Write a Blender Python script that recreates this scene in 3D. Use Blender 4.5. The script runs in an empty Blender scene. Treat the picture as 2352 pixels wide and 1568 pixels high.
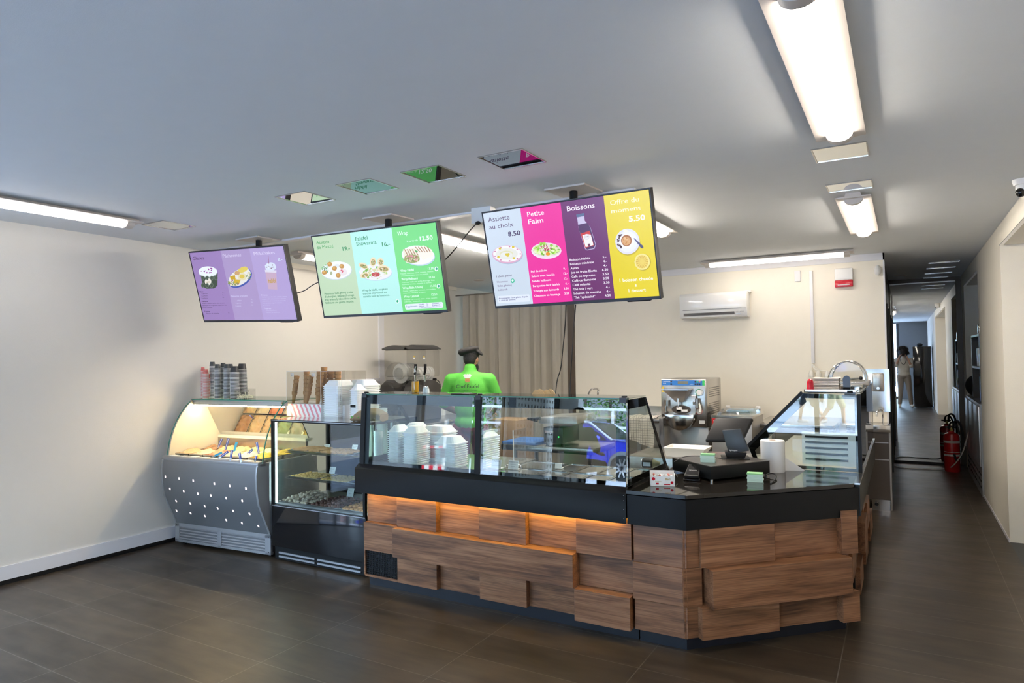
import bpy, bmesh, math, random
from mathutils import Vector, Matrix
R = math.radians
PI = math.pi
random.seed(7)
SC = bpy.context.scene
COL = SC.collection

# ------------------------------------------------------------------ camera
yaw, pit, rol = R(30.226), R(1.466), R(-0.842)
fwd = Vector((-math.sin(yaw)*math.cos(pit), math.cos(yaw)*math.cos(pit), math.sin(pit)))
rgt = Vector((math.cos(yaw), math.sin(yaw), 0))
up0 = rgt.cross(fwd)
r2 = rgt*math.cos(rol)+up0*math.sin(rol)
u2 = up0*math.cos(rol)-rgt*math.sin(rol)
FPX = 1541.3
CAM = Vector((0, 0, 1.6))
cd = bpy.data.cameras.new('camera'); cam = bpy.data.objects.new('camera', cd); COL.objects.link(cam)
cd.sensor_width = 36; cd.lens = FPX/2352*36; cd.clip_start = 0.02; cd.clip_end = 300
cam.matrix_world = Matrix(((r2.x, u2.x, -fwd.x, CAM.x), (r2.y, u2.y, -fwd.y, CAM.y), (r2.z, u2.z, -fwd.z, CAM.z), (0, 0, 0, 1)))
SC.camera = cam
def at(px, py, **k):
    """photo pixel -> point where its sight line meets the plane x=, y= or z="""
    d = fwd+r2*((px-1176)/FPX)-u2*((py-784)/FPX)
    (a, v), = k.items(); i = 'xyz'.index(a)
    return CAM+d*((v-CAM[i])/d[i])

# ------------------------------------------------------------------ view, world, sun, big lights
SC.view_settings.view_transform = 'Standard'; SC.view_settings.look = 'None'
SC.view_settings.gamma = 1; SC.view_settings.use_curve_mapping = False
SC.view_settings.exposure = 0.25
SC.cycles.transparent_max_bounces = 48
SC.cycles.max_bounces = 10
SC.cycles.diffuse_bounces = 5
SC.cycles.glossy_bounces = 6
SC.cycles.sample_clamp_indirect = 8
W = bpy.data.worlds.new('sky'); SC.world = W; W.use_nodes = True
bg = W.node_tree.nodes['Background']
tc = W.node_tree.nodes.new('ShaderNodeTexCoord'); gr = W.node_tree.nodes.new('ShaderNodeSeparateXYZ')
rp = W.node_tree.nodes.new('ShaderNodeValToRGB')
W.node_tree.links.new(tc.outputs['Generated'], gr.inputs[0]); W.node_tree.links.new(gr.outputs['Z'], rp.inputs[0])
rp.color_ramp.elements[0].color = (.56, .80, 1, 1); rp.color_ramp.elements[1].color = (.42, .62, 1, 1)
W.node_tree.links.new(rp.outputs[0], bg.inputs[0]); bg.inputs[1].default_value = 27
sd = bpy.data.lights.new('sun', 'SUN'); so = bpy.data.objects.new('sun', sd); COL.objects.link(so)
sd.energy = 34; sd.angle = R(.6); sd.color = (1, .95, .87)
so.rotation_euler = Vector((-.55, -.14, -.83)).to_track_quat('-Z', 'Y').to_euler(); so.location = (0, -12, 12)
def area(name, loc, rot, sx, sy, power, color, portal=False):
    l = bpy.data.lights.new(name, 'AREA'); l.shape = 'RECTANGLE'; l.size = sx; l.size_y = sy
    l.energy = power; l.color = color
    o = bpy.data.objects.new(name, l); o.location = loc; o.rotation_euler = rot; COL.objects.link(o)
    if portal: l.cycles.is_portal = True
    return o
# portals (sampling guides for the sky) in the shop front and the side glazing
area('sky_portal', (-2.8, -4.36, 1.35), (R(90), 0, 0), 5.5, 2.5, 1, (1, 1, 1), True)
area('sky_portal', (-5.80, -.4, 1.35), (R(90), 0, R(-90)), 4.3, 2.5, 1, (1, 1, 1), True)

# ------------------------------------------------------------------ materials
MATS = {}
def nodes(name):
    m = bpy.data.materials.new(name); m.use_nodes = True; nt = m.node_tree
    MATS[name] = m
    return m, nt, nt.nodes['Principled BSDF'], nt.nodes.new, nt.links.new
def mat(name, c, rough=.5, metal=0., em=None, es=0., var=.06, vs=9., bump=.0, bs=120., spec=.5, coat=0., alpha=1., trans=0., sss=0.):
    m, nt, b, N, L = nodes(name)
    b.inputs['Roughness'].default_value = rough; b.inputs['Metallic'].default_value = metal
    b.inputs['Specular IOR Level'].default_value = spec; b.inputs['Coat Weight'].default_value = coat
    if trans: b.inputs['Transmission Weight'].default_value = trans
    if sss:
        b.inputs['Subsurface Weight'].default_value = sss; b.inputs['Subsurface Radius'].default_value = (.01, .004, .002)
    tc = N('ShaderNodeTexCoord'); n = N('ShaderNodeTexNoise'); n.inputs['Scale'].default_value = vs; n.inputs['Detail'].default_value = 3
    L(tc.outputs['Object'], n.inputs['Vector'])
    mr = N('ShaderNodeMapRange'); mr.inputs['To Min'].default_value = 1-var; mr.inputs['To Max'].default_value = 1+var
    L(n.outputs['Fac'], mr.inputs['Value'])
    mx = N('ShaderNodeVectorMath'); mx.operation = 'SCALE'; mx.inputs[0].default_value = c[:3]; L(mr.outputs[0], mx.inputs['Scale'])
    L(mx.outputs[0], b.inputs['Base Color'])
    if bump:
        n2 = N('ShaderNodeTexNoise'); n2.inputs['Scale'].default_value = bs; L(tc.outputs['Object'], n2.inputs['Vector'])
        bp = N('ShaderNodeBump'); bp.inputs['Strength'].default_value = bump; bp.inputs['Distance'].default_value = .01
        L(n2.outputs['Fac'], bp.inputs['Height']); L(bp.outputs[0], b.inputs['Normal'])
    if em:
        b.inputs['Emission Color'].default_value = (*em[:3], 1); b.inputs['Emission Strength'].default_value = es
    return m
def glass(name, tint=(.93, .97, .95), f0=.045, rough=0.):
    m = bpy.data.materials.new(name); m.use_nodes = True; nt = m.node_tree; nt.nodes.clear(); N = nt.nodes.new; L = nt.links.new
    out = N('ShaderNodeOutputMaterial'); mix = N('ShaderNodeMixShader'); t = N('ShaderNodeBsdfTransparent'); g = N('ShaderNodeBsdfGlossy')
    t.inputs[0].default_value = (*tint, 1); g.inputs['Roughness'].default_value = rough
    lw = N('ShaderNodeLayerWeight'); lw.inputs[0].default_value = .5
    p = N('ShaderNodeMath'); p.operation = 'POWER'; p.inputs[1].default_value = 4.5; L(lw.outputs['Facing'], p.inputs[0])
    q = N('ShaderNodeMath'); q.operation = 'MULTIPLY_ADD'; q.inputs[1].default_value = 1-f0; q.inputs[2].default_value = f0; L(p.outputs[0], q.inputs[0])
    L(q.outputs[0], mix.inputs[0]); L(t.outputs[0], mix.inputs[1]); L(g.outputs[0], mix.inputs[2]); L(mix.outputs[0], out.inputs[0])
    MATS[name] = m
    return m
def hexc(h, k=1.):
    v = [int(h[i:i+2], 16)/255 for i in (0, 2, 4)]
    return tuple((x/12.92 if x <= .04045 else ((x+.055)/1.055)**2.4)*k for x in v)
def emit(name, hx, s):
    if name in MATS: return
    c = hexc(hx) if isinstance(hx, str) else hx
    mat(name, tuple(x*.25 for x in c), .25, em=c, es=s, var=.02)

mat('wall_paint', (.76, .73, .67), .6, bump=.10, bs=220, var=.015, spec=.3)
mat('kitchen_wall', (.86, .81, .70), .55, bump=.08, bs=160, var=.02, spec=.3)
mat('ceiling_paint', (.77, .80, .82), .8, bump=.06, bs=260, var=.015, spec=.2)
mat('white_trim', (.78, .77, .79), .4, var=.02)
mat('white_plastic', (.80, .80, .79), .35, var=.02)
mat('cream_plastic', (.74, .72, .66), .4, var=.02)
mat('foam', (.84, .87, .87), .55, var=.03, sss=.1)
mat('clear_plastic_solid', (.72, .78, .76), .15, var=.03, spec=.6)
mat('black_metal', (.008, .0085, .009), .45, var=.15, spec=.22, bump=.02, bs=400)
mat('black_flange', (.008, .0085, .009), .42, var=.25, vs=3, spec=.20, bump=.02, bs=300)
mat('black_plastic', (.010, .010, .011), .5, var=.1, spec=.3)
mat('black_gloss', (.008, .008, .009), .08, var=.1)
mat('granite', (.014, .012, .010), .05, var=.7, vs=180, spec=.6)
mat('navy_kick', (.010, .012, .018), .35, var=.15)
mat('steel', (.56, .54, .51), .26, 1., var=.06, vs=30)
mat('steel_bright', (.72, .71, .69), .12, 1., var=.04)
mat('chrome', (.85, .85, .86), .05, 1., var=.01)
mat('mirror', (.80, .82, .82), .012, 1., var=.02)
mat('alu', (.50, .52, .55), .35, .7, var=.04)
mat('grey_paint', (.20, .205, .215), .32, .35, var=.05, vs=4)
mat('grey_paint_light', (.35, .355, .365), .35, .4, var=.04)
mat('door_brown', (.10, .075, .055), .25, var=.15)
mat('grey_facade', (.20, .21, .23), .5, var=.05)
mat('dark_frame', (.03, .033, .04), .4, var=.1)
mat('lamp_tray', (.62, .57, .53), .45, var=.02)
mat('lamp_light', (.9, .9, .9), .4, em=(1, .90, .78), es=36, var=0)
mat('lamp_light_strong', (.9, .9, .9), .4, em=(1, .90, .79), es=84, var=0)
mat('lamp_light_soft', (.9, .9, .9), .4, em=(1, .90, .80), es=11, var=0)
mat('mirror_dim_reflection', (.10, .11, .11), .02, 1., var=.02)  # darkened tint stands in for the dim reflection of screens seen from above
mat('warm_strip', (.9, .85, .7), .4, em=(1, .72, .38), es=75, var=0)
mat('amber_led', (.9, .5, .1), .4, em=(1, .66, .10), es=44, var=0)
mat('cold_led', (.9, .95, 1), .4, em=(.72, .95, 1), es=14, var=0)
mat('red_plastic', (.55, .012, .03), .2, var=.05)
mat('red_paint', (.42, .012, .012), .25, var=.06)
mat('rubber', (.012, .012, .012), .6)
mat('wire', (.02, .02, .022), .5)
mat('white_wire', (.7, .7, .68), .5)
mat('blue_board', (.03, .12, .36), .45)
mat('card', (.30, .19, .10), .8, var=.1)
mat('paper', (.82, .82, .80), .7, var=.02)
mat('ink', (.02, .02, .025), .6)
mat('skin', (.42, .22, .14), .5, var=.06, sss=.1)
mat('skin_light', (.50, .29, .20), .5, var=.06, sss=.1)
mat('hair', (.012, .010, .009), .6, bump=.5, bs=150)
mat('polo_green', (.085, .42, .045), .75, bump=.15, bs=60, var=.08)
mat('polo_dark', (.05, .30, .07), .75, bump=.15, bs=60)
mat('trouser_red', (.16, .02, .02), .8, bump=.2, bs=50)
mat('cap_black', (.012, .011, .011), .85, bump=.3, bs=70)
mat('cream_shirt', (.62, .58, .50), .8, bump=.2, bs=60)
mat('beige_trousers', (.28, .24, .20), .8, bump=.2, bs=60)
mat('orange', (.9, .5, .1), .5)
mat('oil', (.75, .42, .015), .05, var=.05, trans=.3)
glass('glass_clear'); glass('glass_green', (.70, .88, .80), .05); glass('glass_tint', (.62, .74, .70), .055)
glass('acrylic', (.93, .93, .92), .04); glass('display_glass', (.90, .94, .93), .055)
glass('black_glass', (.10, .11, .11), .05)
mat('glass_edge', (.05, .24, .17), .15, var=.1, em=(.05, .4, .28), es=.0)

# wood laminate: grain runs along the object's local X
def wood(name, lo, mid, hi, rough=.38):
    m, nt, b, N, L = nodes(name)
    tc = N('ShaderNodeTexCoord'); oi = N('ShaderNodeObjectInfo'); sc = N('ShaderNodeVectorMath'); sc.operation = 'SCALE'
    cb = N('ShaderNodeCombineXYZ')
    for i, k in enumerate((13.1, 7.3, 29.7)):
        mm = N('ShaderNodeMath'); mm.operation = 'MULTIPLY'; mm.inputs[1].default_value = k; L(oi.outputs['Random'], mm.inputs[0]); L(mm.outputs[0], cb.inputs[i])
    ad = N('ShaderNodeVectorMath'); ad.operation = 'ADD'; L(tc.outputs['Object'], ad.inputs[0]); L(cb.outputs[0], ad.inputs[1])
    mp = N('ShaderNodeMapping'); mp.inputs['Scale'].default_value = (1.1, 6, 9); L(ad.outputs[0], mp.inputs[0])
    n1 = N('ShaderNodeTexNoise'); n1.inputs['Scale'].default_value = 1.6; n1.inputs['Detail'].default_value = 5; n1.inputs['Distortion'].default_value = .9
    L(mp.outputs[0], n1.inputs['Vector'])
    mp2 = N('ShaderNodeMapping'); mp2.inputs['Scale'].default_value = (2, 40, 95); L(ad.outputs[0], mp2.inputs[0])
    n2 = N('ShaderNodeTexNoise'); n2.inputs['Scale'].default_value = 2; n2.inputs['Detail'].default_value = 3; L(mp2.outputs[0], n2.inputs['Vector'])
    r = N('ShaderNodeValToRGB'); e = r.color_ramp.elements; e[0].position = .33; e[0].color = (*lo, 1); e[1].position = .67; e[1].color = (*hi, 1)
    x = r.color_ramp.elements.new(.48); x.color = (*mid, 1)
    L(n1.outputs['Fac'], r.inputs[0])
    mx = N('ShaderNodeMix'); mx.data_type = 'RGBA'; mx.blend_type = 'MULTIPLY'; mx.inputs['Factor'].default_value = .75
    r2_ = N('ShaderNodeValToRGB'); r2_.color_ramp.elements[0].position = .35; r2_.color_ramp.elements[0].color = (.5, .45, .42, 1); r2_.color_ramp.elements[1].position = .6; r2_.color_ramp.elements[1].color = (1, 1, 1, 1)
    L(n2.outputs['Fac'], r2_.inputs[0]); L(r.outputs[0], mx.inputs['A']); L(r2_.outputs[0], mx.inputs['B']); L(mx.outputs['Result'], b.inputs['Base Color'])
    b.inputs['Roughness'].default_value = rough
    bp = N('ShaderNodeBump'); bp.inputs['Strength'].default_value = .12; bp.inputs['Distance'].default_value = .004; L(n2.outputs['Fac'], bp.inputs['Height']); L(bp.outputs[0], b.inputs['Normal'])
wood('walnut', (.125, .056, .028), (.27, .122, .056), (.38, .185, .092))

def floor_mat():
    m, nt, b, N, L = nodes('floor_tiles')
    tc = N('ShaderNodeTexCoord'); sp = N('ShaderNodeSeparateXYZ'); L(tc.outputs['Object'], sp.inputs[0])
    def mth(op, a, v=None, w=None):
        n = N('ShaderNodeMath'); n.operation = op
        for i, s in enumerate((a, v, w)):
            if s is None: continue
            if isinstance(s, (int, float)): n.inputs[i].default_value = s
            else: L(s, n.inputs[i])
        return n.outputs[0]
    u = mth('DIVIDE', mth('ADD', sp.outputs['X'], .3235+9*.8935), .8935)
    v = mth('DIVIDE', mth('ADD', sp.outputs['Y'], -3.336+20*.2975), .2975)
    fu, fv = mth('FRACT', u), mth('FRACT', v)
    du = mth('MULTIPLY', mth('MINIMUM', fu, mth('SUBTRACT', 1., fu)), .8935)
    dv = mth('MULTIPLY', mth('MINIMUM', fv, mth('SUBTRACT', 1., fv)), .2975)
    d = mth('MINIMUM', du, dv); g = mth('LESS_THAN', d, .0026)
    cb = N('ShaderNodeCombineXYZ'); L(mth('FLOOR', u), cb.inputs[0]); L(mth('FLOOR', v), cb.inputs[1])
    wn = N('ShaderNodeTexWhiteNoise'); wn.noise_dimensions = '2D'; L(cb.outputs[0], wn.inputs['Vector'])
    mp = N('ShaderNodeMapping'); mp.inputs['Scale'].default_value = (1.2, 5, 1); L(tc.outputs['Object'], mp.inputs[0])
    n1 = N('ShaderNodeTexNoise'); n1.inputs['Scale'].default_value = 2.4; n1.inputs['Detail'].default_value = 6; L(mp.outputs[0], n1.inputs['Vector'])
    r = N('ShaderNodeValToRGB'); r.color_ramp.elements[0].position = .3; r.color_ramp.elements[0].color = (.030, .021, .013, 1)
    r.color_ramp.elements[1].position = .75; r.color_ramp.elements[1].color = (.072, .050, .030, 1); L(n1.outputs['Fac'], r.inputs[0])
    k = mth('MULTIPLY_ADD', wn.outputs['Value'], .35, .82)
    vm = N('ShaderNodeVectorMath'); vm.operation = 'SCALE'; L(r.outputs[0], vm.inputs[0]); L(k, vm.inputs['Scale'])
    mx = N('ShaderNodeMix'); mx.data_type = 'RGBA'; L(g, mx.inputs['Factor']); L(vm.outputs[0], mx.inputs['A']); mx.inputs['B'].default_value = (.11, .092, .07, 1)
    L(mx.outputs['Result'], b.inputs['Base Color'])
    n3 = N('ShaderNodeTexNoise'); n3.inputs['Scale'].default_value = 3.5; n3.inputs['Detail'].default_value = 4; L(tc.outputs['Object'], n3.inputs['Vector'])
    L(mth('MULTIPLY_ADD', n3.outputs['Fac'], .18, .30), b.inputs['Roughness'])
    bp = N('ShaderNodeBump'); bp.inputs['Strength'].default_value = .06; L(n1.outputs['Fac'], bp.inputs['Height']); bp.inputs['Distance'].default_value = .01
    L(bp.outputs[0], b.inputs['Normal'])
floor_mat()

# ------------------------------------------------------------------ mesh helper
def V(*a): return Vector(a if len(a) == 3 else a[0])
class M:
    """collects shapes, then links them as ONE mesh object"""
    def __init__(s): s.bm = bmesh.new(); s.ms = []; s.tx = None
    def _m(s, name):
        if name not in s.ms: s.ms.append(name)
        return s.ms.index(name)
    def _v(s, p):
        p = V(p)
        return s.bm.verts.new(s.tx @ p if s.tx else p)
    def face(s, pts, m, smooth=False):
        f = s.bm.faces.new([s._v(p) for p in pts]); f.material_index = s._m(m); f.smooth = smooth
        return s
    def box(s, a, b, m):
        lo = [min(a[i], b[i]) for i in range(3)]; hi = [max(a[i], b[i]) for i in range(3)]
        v = [s._v((x, y, z)) for z in (lo[2], hi[2]) for y in (lo[1], hi[1]) for x in (lo[0], hi[0])]
        k = s._m(m)
        for q in ((0, 2, 3, 1), (4, 5, 7, 6), (0, 1, 5, 4), (2, 6, 7, 3), (0, 4, 6, 2), (1, 3, 7, 5)):
            s.bm.faces.new([v[i] for i in q]).material_index = k
        return s
    def hexa(s, bot, top, m):
        """solid between two same-length rings"""
        a = [s._v(p) for p in bot]; b = [s._v(p) for p in top]; k = s._m(m); n = len(a)
        fs = [s.bm.faces.new(a[::-1]), s.bm.faces.new(b)]
        for i in range(n): fs.append(s.bm.faces.new((a[i], a[(i+1) % n], b[(i+1) % n], b[i])))
        for f in fs: f.material_index = k
        return s
    def prism(s, poly, axis, lo, hi, m):
        def P(p, t):
            return {'x': (t, p[0], p[1]), 'y': (p[0], t, p[1]), 'z': (p[0], p[1], t)}[axis]
        return s.hexa([P(p, lo) for p in poly], [P(p, hi) for p in poly], m)
    def loft(s, rings, m, caps=True, smooth=True, closed=True):
        rs = [[s._v(p) for p in r] for r in rings]; k = s._m(m); n = len(rs[0])
        for a, b in zip(rs, rs[1:]):
            for i in range(n if closed else n-1):
                f = s.bm.faces.new((a[i], a[(i+1) % n], b[(i+1) % n], b[i])); f.material_index = k; f.smooth = smooth
        if caps and closed:
            for r in (rs[0][::-1], rs[-1]):
                f = s.bm.faces.new(r); f.material_index = k
        return s
    def cyl(s, p, q, r0, m, r1=None, n=16, caps=True):
        p, q = V(p), V(q); r1 = r0 if r1 is None else r1; d = (q-p).normalized(); a = d.orthogonal().normalized(); b = d.cross(a)
        ring = lambda c, r: [c+(a*math.cos(2*PI*i/n)+b*math.sin(2*PI*i/n))*r for i in range(n)]
        return s.loft([ring(p, r0), ring(q, r1)], m, caps)
    def lathe(s, prof, c, m, n=20, caps=True, axis='z', sx=1., sy=1.):
        c = V(c)
        rings = []
        for r, h in prof:
            r = max(r, 1e-4); ring = []
            for i in range(n):
                t = 2*PI*i/n; x, y = r*math.cos(t)*sx, r*math.sin(t)*sy
                ring.append(c+{'z': V(x, y, h), 'y': V(x, h, -y), 'x': V(h, x, y)}[axis])
            rings.append(ring)
        return s.loft(rings, m, caps)
    def tube(s, pts, r, m, n=8, smooth_path=0):
        pts = [V(p) for p in pts]
        for _ in range(smooth_path):
            q = [pts[0]]
            for a, b in zip(pts, pts[1:]): q += [a*.75+b*.25, a*.25+b*.75]
            q.append(pts[-1]); pts = q
        if isinstance(r, (list, tuple)):
            L_ = len(r)-1; n_ = len(pts)-1; r = [r[min(int(i*L_/n_), L_-1)]+(r[min(int(i*L_/n_), L_-1)+1]-r[min(int(i*L_/n_), L_-1)])*(i*L_/n_-min(int(i*L_/n_), L_-1)) for i in range(n_+1)]
        rings = []; up = None
        for i, p in enumerate(pts):
            d = (pts[min(i+1, len(pts)-1)]-pts[max(i-1, 0)]).normalized()
            if up is None: up = d.orthogonal().normalized()
            up = (up-d*up.dot(d)); up = up.normalized() if up.length > 1e-6 else d.orthogonal().normalized()
            b = d.cross(up); rr = r[i] if isinstance(r, (list, tuple)) else r
            rings.append([p+(up*math.cos(2*PI*k/n)+b*math.sin(2*PI*k/n))*rr for k in range(n)])
        return s.loft(rings, m)
    def ball(s, c, r, m, n=14, h=9, sc=(1, 1, 1), rot=None):
        c = V(c); rings = []
        for j in range(1, h):
            t = PI*j/h; rings.append([])
            for i in range(n):
                a = 2*PI*i/n; v = V(math.sin(t)*math.cos(a)*sc[0], math.sin(t)*math.sin(a)*sc[1], -math.cos(t)*sc[2])*r
                if rot: v = rot @ v
                rings[-1].append(c+v)
        s.loft(rings, m, caps=False)
        k = s._m(m)
        bm = s.bm; bm.verts.ensure_lookup_table()
        vs = bm.verts[-n*(h-1):]
        for sgn, ring in ((-1, vs[:n]), (1, vs[-n:])):
            v = V(0, 0, sgn*sc[2])*r
            if rot: v = rot @ v
            pv = s._v(c+v)
            for i in range(n):
                q = (ring[(i+1) % n], ring[i], pv) if sgn < 0 else (ring[i], ring[(i+1) % n], pv)
                f = bm.faces.new(q); f.material_index = k; f.smooth = True
        return s
    def sheet(s, fn, nu, nv, m, thick=0.):
        """grid surface fn(u,v)->point with u,v in 0..1"""
        k = s._m(m)
        g = [[s._v(fn(i/nu, j/nv)) for i in range(nu+1)] for j in range(nv+1)]
        for j in range(nv):
            for i in range(nu):
                f = s.bm.faces.new((g[j][i], g[j][i+1], g[j+1][i+1], g[j+1][i])); f.material_index = k; f.smooth = True
        return s
    def text(s, txt, org, ux, uy, size, m, bold=0., align='LEFT', off=.0, squash=1.):
        """letters in the plane spanned by ux (reading direction) and uy (up)"""
        cu = bpy.data.curves.new('t', 'FONT'); cu.body = txt; cu.size = size; cu.align_x = align; cu.offset = bold*size; cu.resolution_u = 2; cu.fill_mode = 'FRONT'
        ob = bpy.data.objects.new('t', cu); COL.objects.link(ob)
        dg = bpy.context.evaluated_depsgraph_get(); me = bpy.data.meshes.new_from_object(ob.evaluated_get(dg))
        ux, uy, org = V(ux), V(uy), V(org); nz = ux.cross(uy).normalized(); k = s._m(m)
        vs = [s._v(org+ux*(v.co.x*squash)+uy*v.co.y+nz*off) for v in me.vertices]
        for p in me.polygons:
            try: s.bm.faces.new([vs[i] for i in p.vertices]).material_index = k
            except ValueError: pass
        bpy.data.objects.remove(ob); bpy.data.meshes.remove(me); bpy.data.curves.remove(cu)
        return s
    def build(s, name, parent=None, label=None, cat=None, group=None, kind=None, bevel=0., seg=2, sharp=.6, org=None, normals=True, at_world=True):
        bm = s.bm
        if normals: bmesh.ops.recalc_face_normals(bm, faces=bm.faces[:])
        if bevel:
            es = [e for e in bm.edges if len(e.link_faces) == 2 and e.calc_face_angle(0) > .5]
            bmesh.ops.bevel(bm, geom=es, offset=bevel, segments=seg, affect='EDGES', profile=.5, clamp_overlap=True)
            for f in bm.faces: f.smooth = True
        for e in bm.edges:
            if len(e.link_faces) == 2: e.smooth = e.calc_face_angle(0) < sharp
        me = bpy.data.meshes.new(name); bm.to_mesh(me); bm.free()
        for n in s.ms: me.materials.append(MATS[n])
        o = bpy.data.objects.new(name, me); COL.objects.link(o)
        if parent is not None:
            o.parent = parent
            if at_world:
                me.transform(Matrix.Translation(-wloc(parent)))
        elif org is not None:
            me.transform(Matrix.Translation(-V(org))); o.location = org
        tag(o, label, cat, group, kind)
        return o
def wloc(o):
    v = V(o.location)
    while o.parent: o = o.parent; v += V(o.location)
    return v
def tag(o, label=None, cat=None, group=None, kind=None):
    if label: o['label'] = label
    if cat: o['category'] = cat
    if group: o['group'] = group
    if kind: o['kind'] = kind
    return o
def thing(name, label, cat, loc=(0, 0, 0), group=None, kind=None, rz=0.):
    o = bpy.data.objects.new(name, None); o.empty_display_size = .05; COL.objects.link(o); o.location = loc; o.rotation_euler.z = rz
    return tag(o, label, cat, group, kind)
def struct(name, m, **k): return m.build(name, kind='structure', **k)
def copy_tree(o, parent=None):
    c = o.copy(); COL.objects.link(c)
    if parent is not None: c.parent = parent
    for ch in list(o.children): copy_tree(ch, c)
    return c
def dup(o, loc, label=None, rz=None, group=None):
    c = copy_tree(o); c.location = loc
    if rz is not None: c.rotation_euler.z = rz
    if label: c['label'] = label
    if group: c['group'] = group
    return c
mat('biscuit', (.72, .48, .24), .8, var=.15, vs=30)
mat('grey_top', (.055, .048, .042), .28, var=.05)
mat('till_grey', (.045, .05, .055), .4)
mat('green_card', (.30, .62, .28), .4)
mat('mint_card', (.58, .76, .64), .6)
mat('gold', (.55, .38, .10), .4)
mat('candy_red', (.55, .18, .14), .4)
mat('khaki', (.28, .27, .15), .4)
mat('napkin', (.62, .57, .50), .8, var=.05)
def gelato_mat(name, c):
    mat(name, c, .45, var=.12, vs=14, bump=.5, bs=28, sss=.15)
for n_, c_ in (('gel_cream', (.80, .66, .44)), ('gel_tan', (.66, .46, .26)), ('gel_brown', (.30, .16, .08)), ('gel_yellow', (.85, .55, .06)), ('gel_coral', (.80, .30, .16)), ('gel_pistachio', (.55, .58, .28)), ('gel_white', (.82, .78, .68))): gelato_mat(n_, c_)
mat('blue_handle', (.04, .08, .42), .35); mat('cyan_handle', (.03, .38, .62), .35)
mat('case_inner', (.80, .74, .62), .4, var=.02)
mat('cookie_brown', (.34, .17, .06), .8, var=.2, vs=40, bump=.4, bs=90)
mat('cookie_gold', (.62, .42, .12), .8, var=.2, vs=40, bump=.4, bs=90)
mat('date_pale', (.42, .36, .27), .6, var=.5, vs=35, bump=.3)
mat('date_dark', (.16, .07, .06), .5, var=.5, vs=35, bump=.3)
mat('cookie_amber', (.50, .25, .10), .7, var=.3, vs=40, bump=.4)
mat('cone', (.46, .25, .10), .75, var=.15, vs=60, bump=.5, bs=150)
mat('cup_red', (.62, .16, .14), .5, var=.5, vs=60); mat('cup_dark', (.05, .055, .06), .45, var=.4, vs=50); mat('cup_black', (.03, .032, .036), .5)
mat('cup_rim', (.75, .75, .74), .5)
mat('brown_paper', (.36, .25, .14), .8, var=.2, vs=12)
mat('pink_stripe', (.72, .28, .32), .5)
mat('led_square', (.9, .85, .85), .4, em=(1, .82, .78), es=.9)
mat('spoon_ivory', (.78, .74, .58), .5)
mat('asphalt', (.22, .24, .27), .9, var=.15, vs=3, bump=.3, bs=60); mat('pavement', (.46, .48, .52), .9, var=.1, vs=2)
mat('leaf', (.05, .14, .03), .6, var=.4, vs=3); mat('leaf_light', (.18, .32, .06), .6, var=.3, vs=3); mat('bark', (.07, .05, .035), .9)
mat('car_blue', (.035, .05, .62), .18, .3, var=.02, coat=1.); mat('screen_beige', (.46, .43, .38), .6); mat('facade_pale', (.22, .22, .23), .8, var=.05)

mat('curtain', (.50, .46, .39), .85, bump=.2, bs=200, var=.03)
mat('machine_grey', (.055, .052, .05), .3)
mat('panel_blue', (.02, .16, .50), .4)
mat('warn_yellow', (.75, .50, .03), .5)
mat('lcd', (.16, .16, .12), .3); mat('btn_green', (.05, .5, .12), .4)
mat('slate_steel', (.42, .40, .37), .38, .85, var=.08, vs=5)
mat('cabinet_brown', (.055, .045, .038), .3)
mat('book_blue', (.05, .14, .42), .5); mat('book_tan', (.45, .30, .16), .6)
def tea_towel():
    m, nt, b, N, L = nodes('tea_towel')
    tc = N('ShaderNodeTexCoord'); sp = N('ShaderNodeSeparateXYZ'); L(tc.outputs['Object'], sp.inputs[0])
    outs = []
    for ax in 'XZ':
        a = N('ShaderNodeMath'); a.operation = 'MULTIPLY'; a.inputs[1].default_value = 42; L(sp.outputs[ax], a.inputs[0])
        f = N('ShaderNodeMath'); f.operation = 'FRACT'; L(a.outputs[0], f.inputs[0]); g = N('ShaderNodeMath'); g.operation = 'LESS_THAN'; g.inputs[1].default_value = .14; L(f.outputs[0], g.inputs[0]); outs.append(g.outputs[0])
    mx = N('ShaderNodeMath'); mx.operation = 'MAXIMUM'; L(outs[0], mx.inputs[0]); L(outs[1], mx.inputs[1])
    r = N('ShaderNodeMix'); r.data_type = 'RGBA'; L(mx.outputs[0], r.inputs['Factor']); r.inputs['A'].default_value = (.62, .57, .50, 1); r.inputs['B'].default_value = (.16, .14, .14, 1); L(r.outputs['Result'], b.inputs['Base Color']); b.inputs['Roughness'].default_value = .9
tea_towel()
mat('white_gloss', (.84, .84, .83), .08, var=.01)
mat('facade_dark', (.07, .075, .08), .5, var=.1)
mat('dark_paving', (.07, .075, .085), .8, var=.1)
# ------------------------------------------------------------------ the room
LX, RX, CZ, KY, MY = -5.735, .73, 2.675, 8.2, 11.36
m = M(); m.face([(LX-.3, -4.6, 0), (1.6, -4.6, 0), (1.6, MY+.3, 0), (LX-.3, MY+.3, 0)], 'floor_tiles'); struct('floor', m, normals=False)
m = M(); m.box((LX-.3, -4.9, CZ), (1.6, MY+.3, CZ+.25), 'ceiling_paint'); struct('ceiling', m)
# left wall: solid from y=1.9 back, glazed nearer the street
m = M(); m.box((LX-.2, 1.9, 0), (LX, KY+2, CZ), 'wall_paint'); struct('wall_left', m)
m = M(); m.box((LX, 1.9, .035), (LX+.015, 3.9, .135), 'white_trim'); m.box((LX, 1.9, 0), (LX+.004, 3.9, .035), 'black_plastic'); struct('baseboard_left', m)
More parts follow.
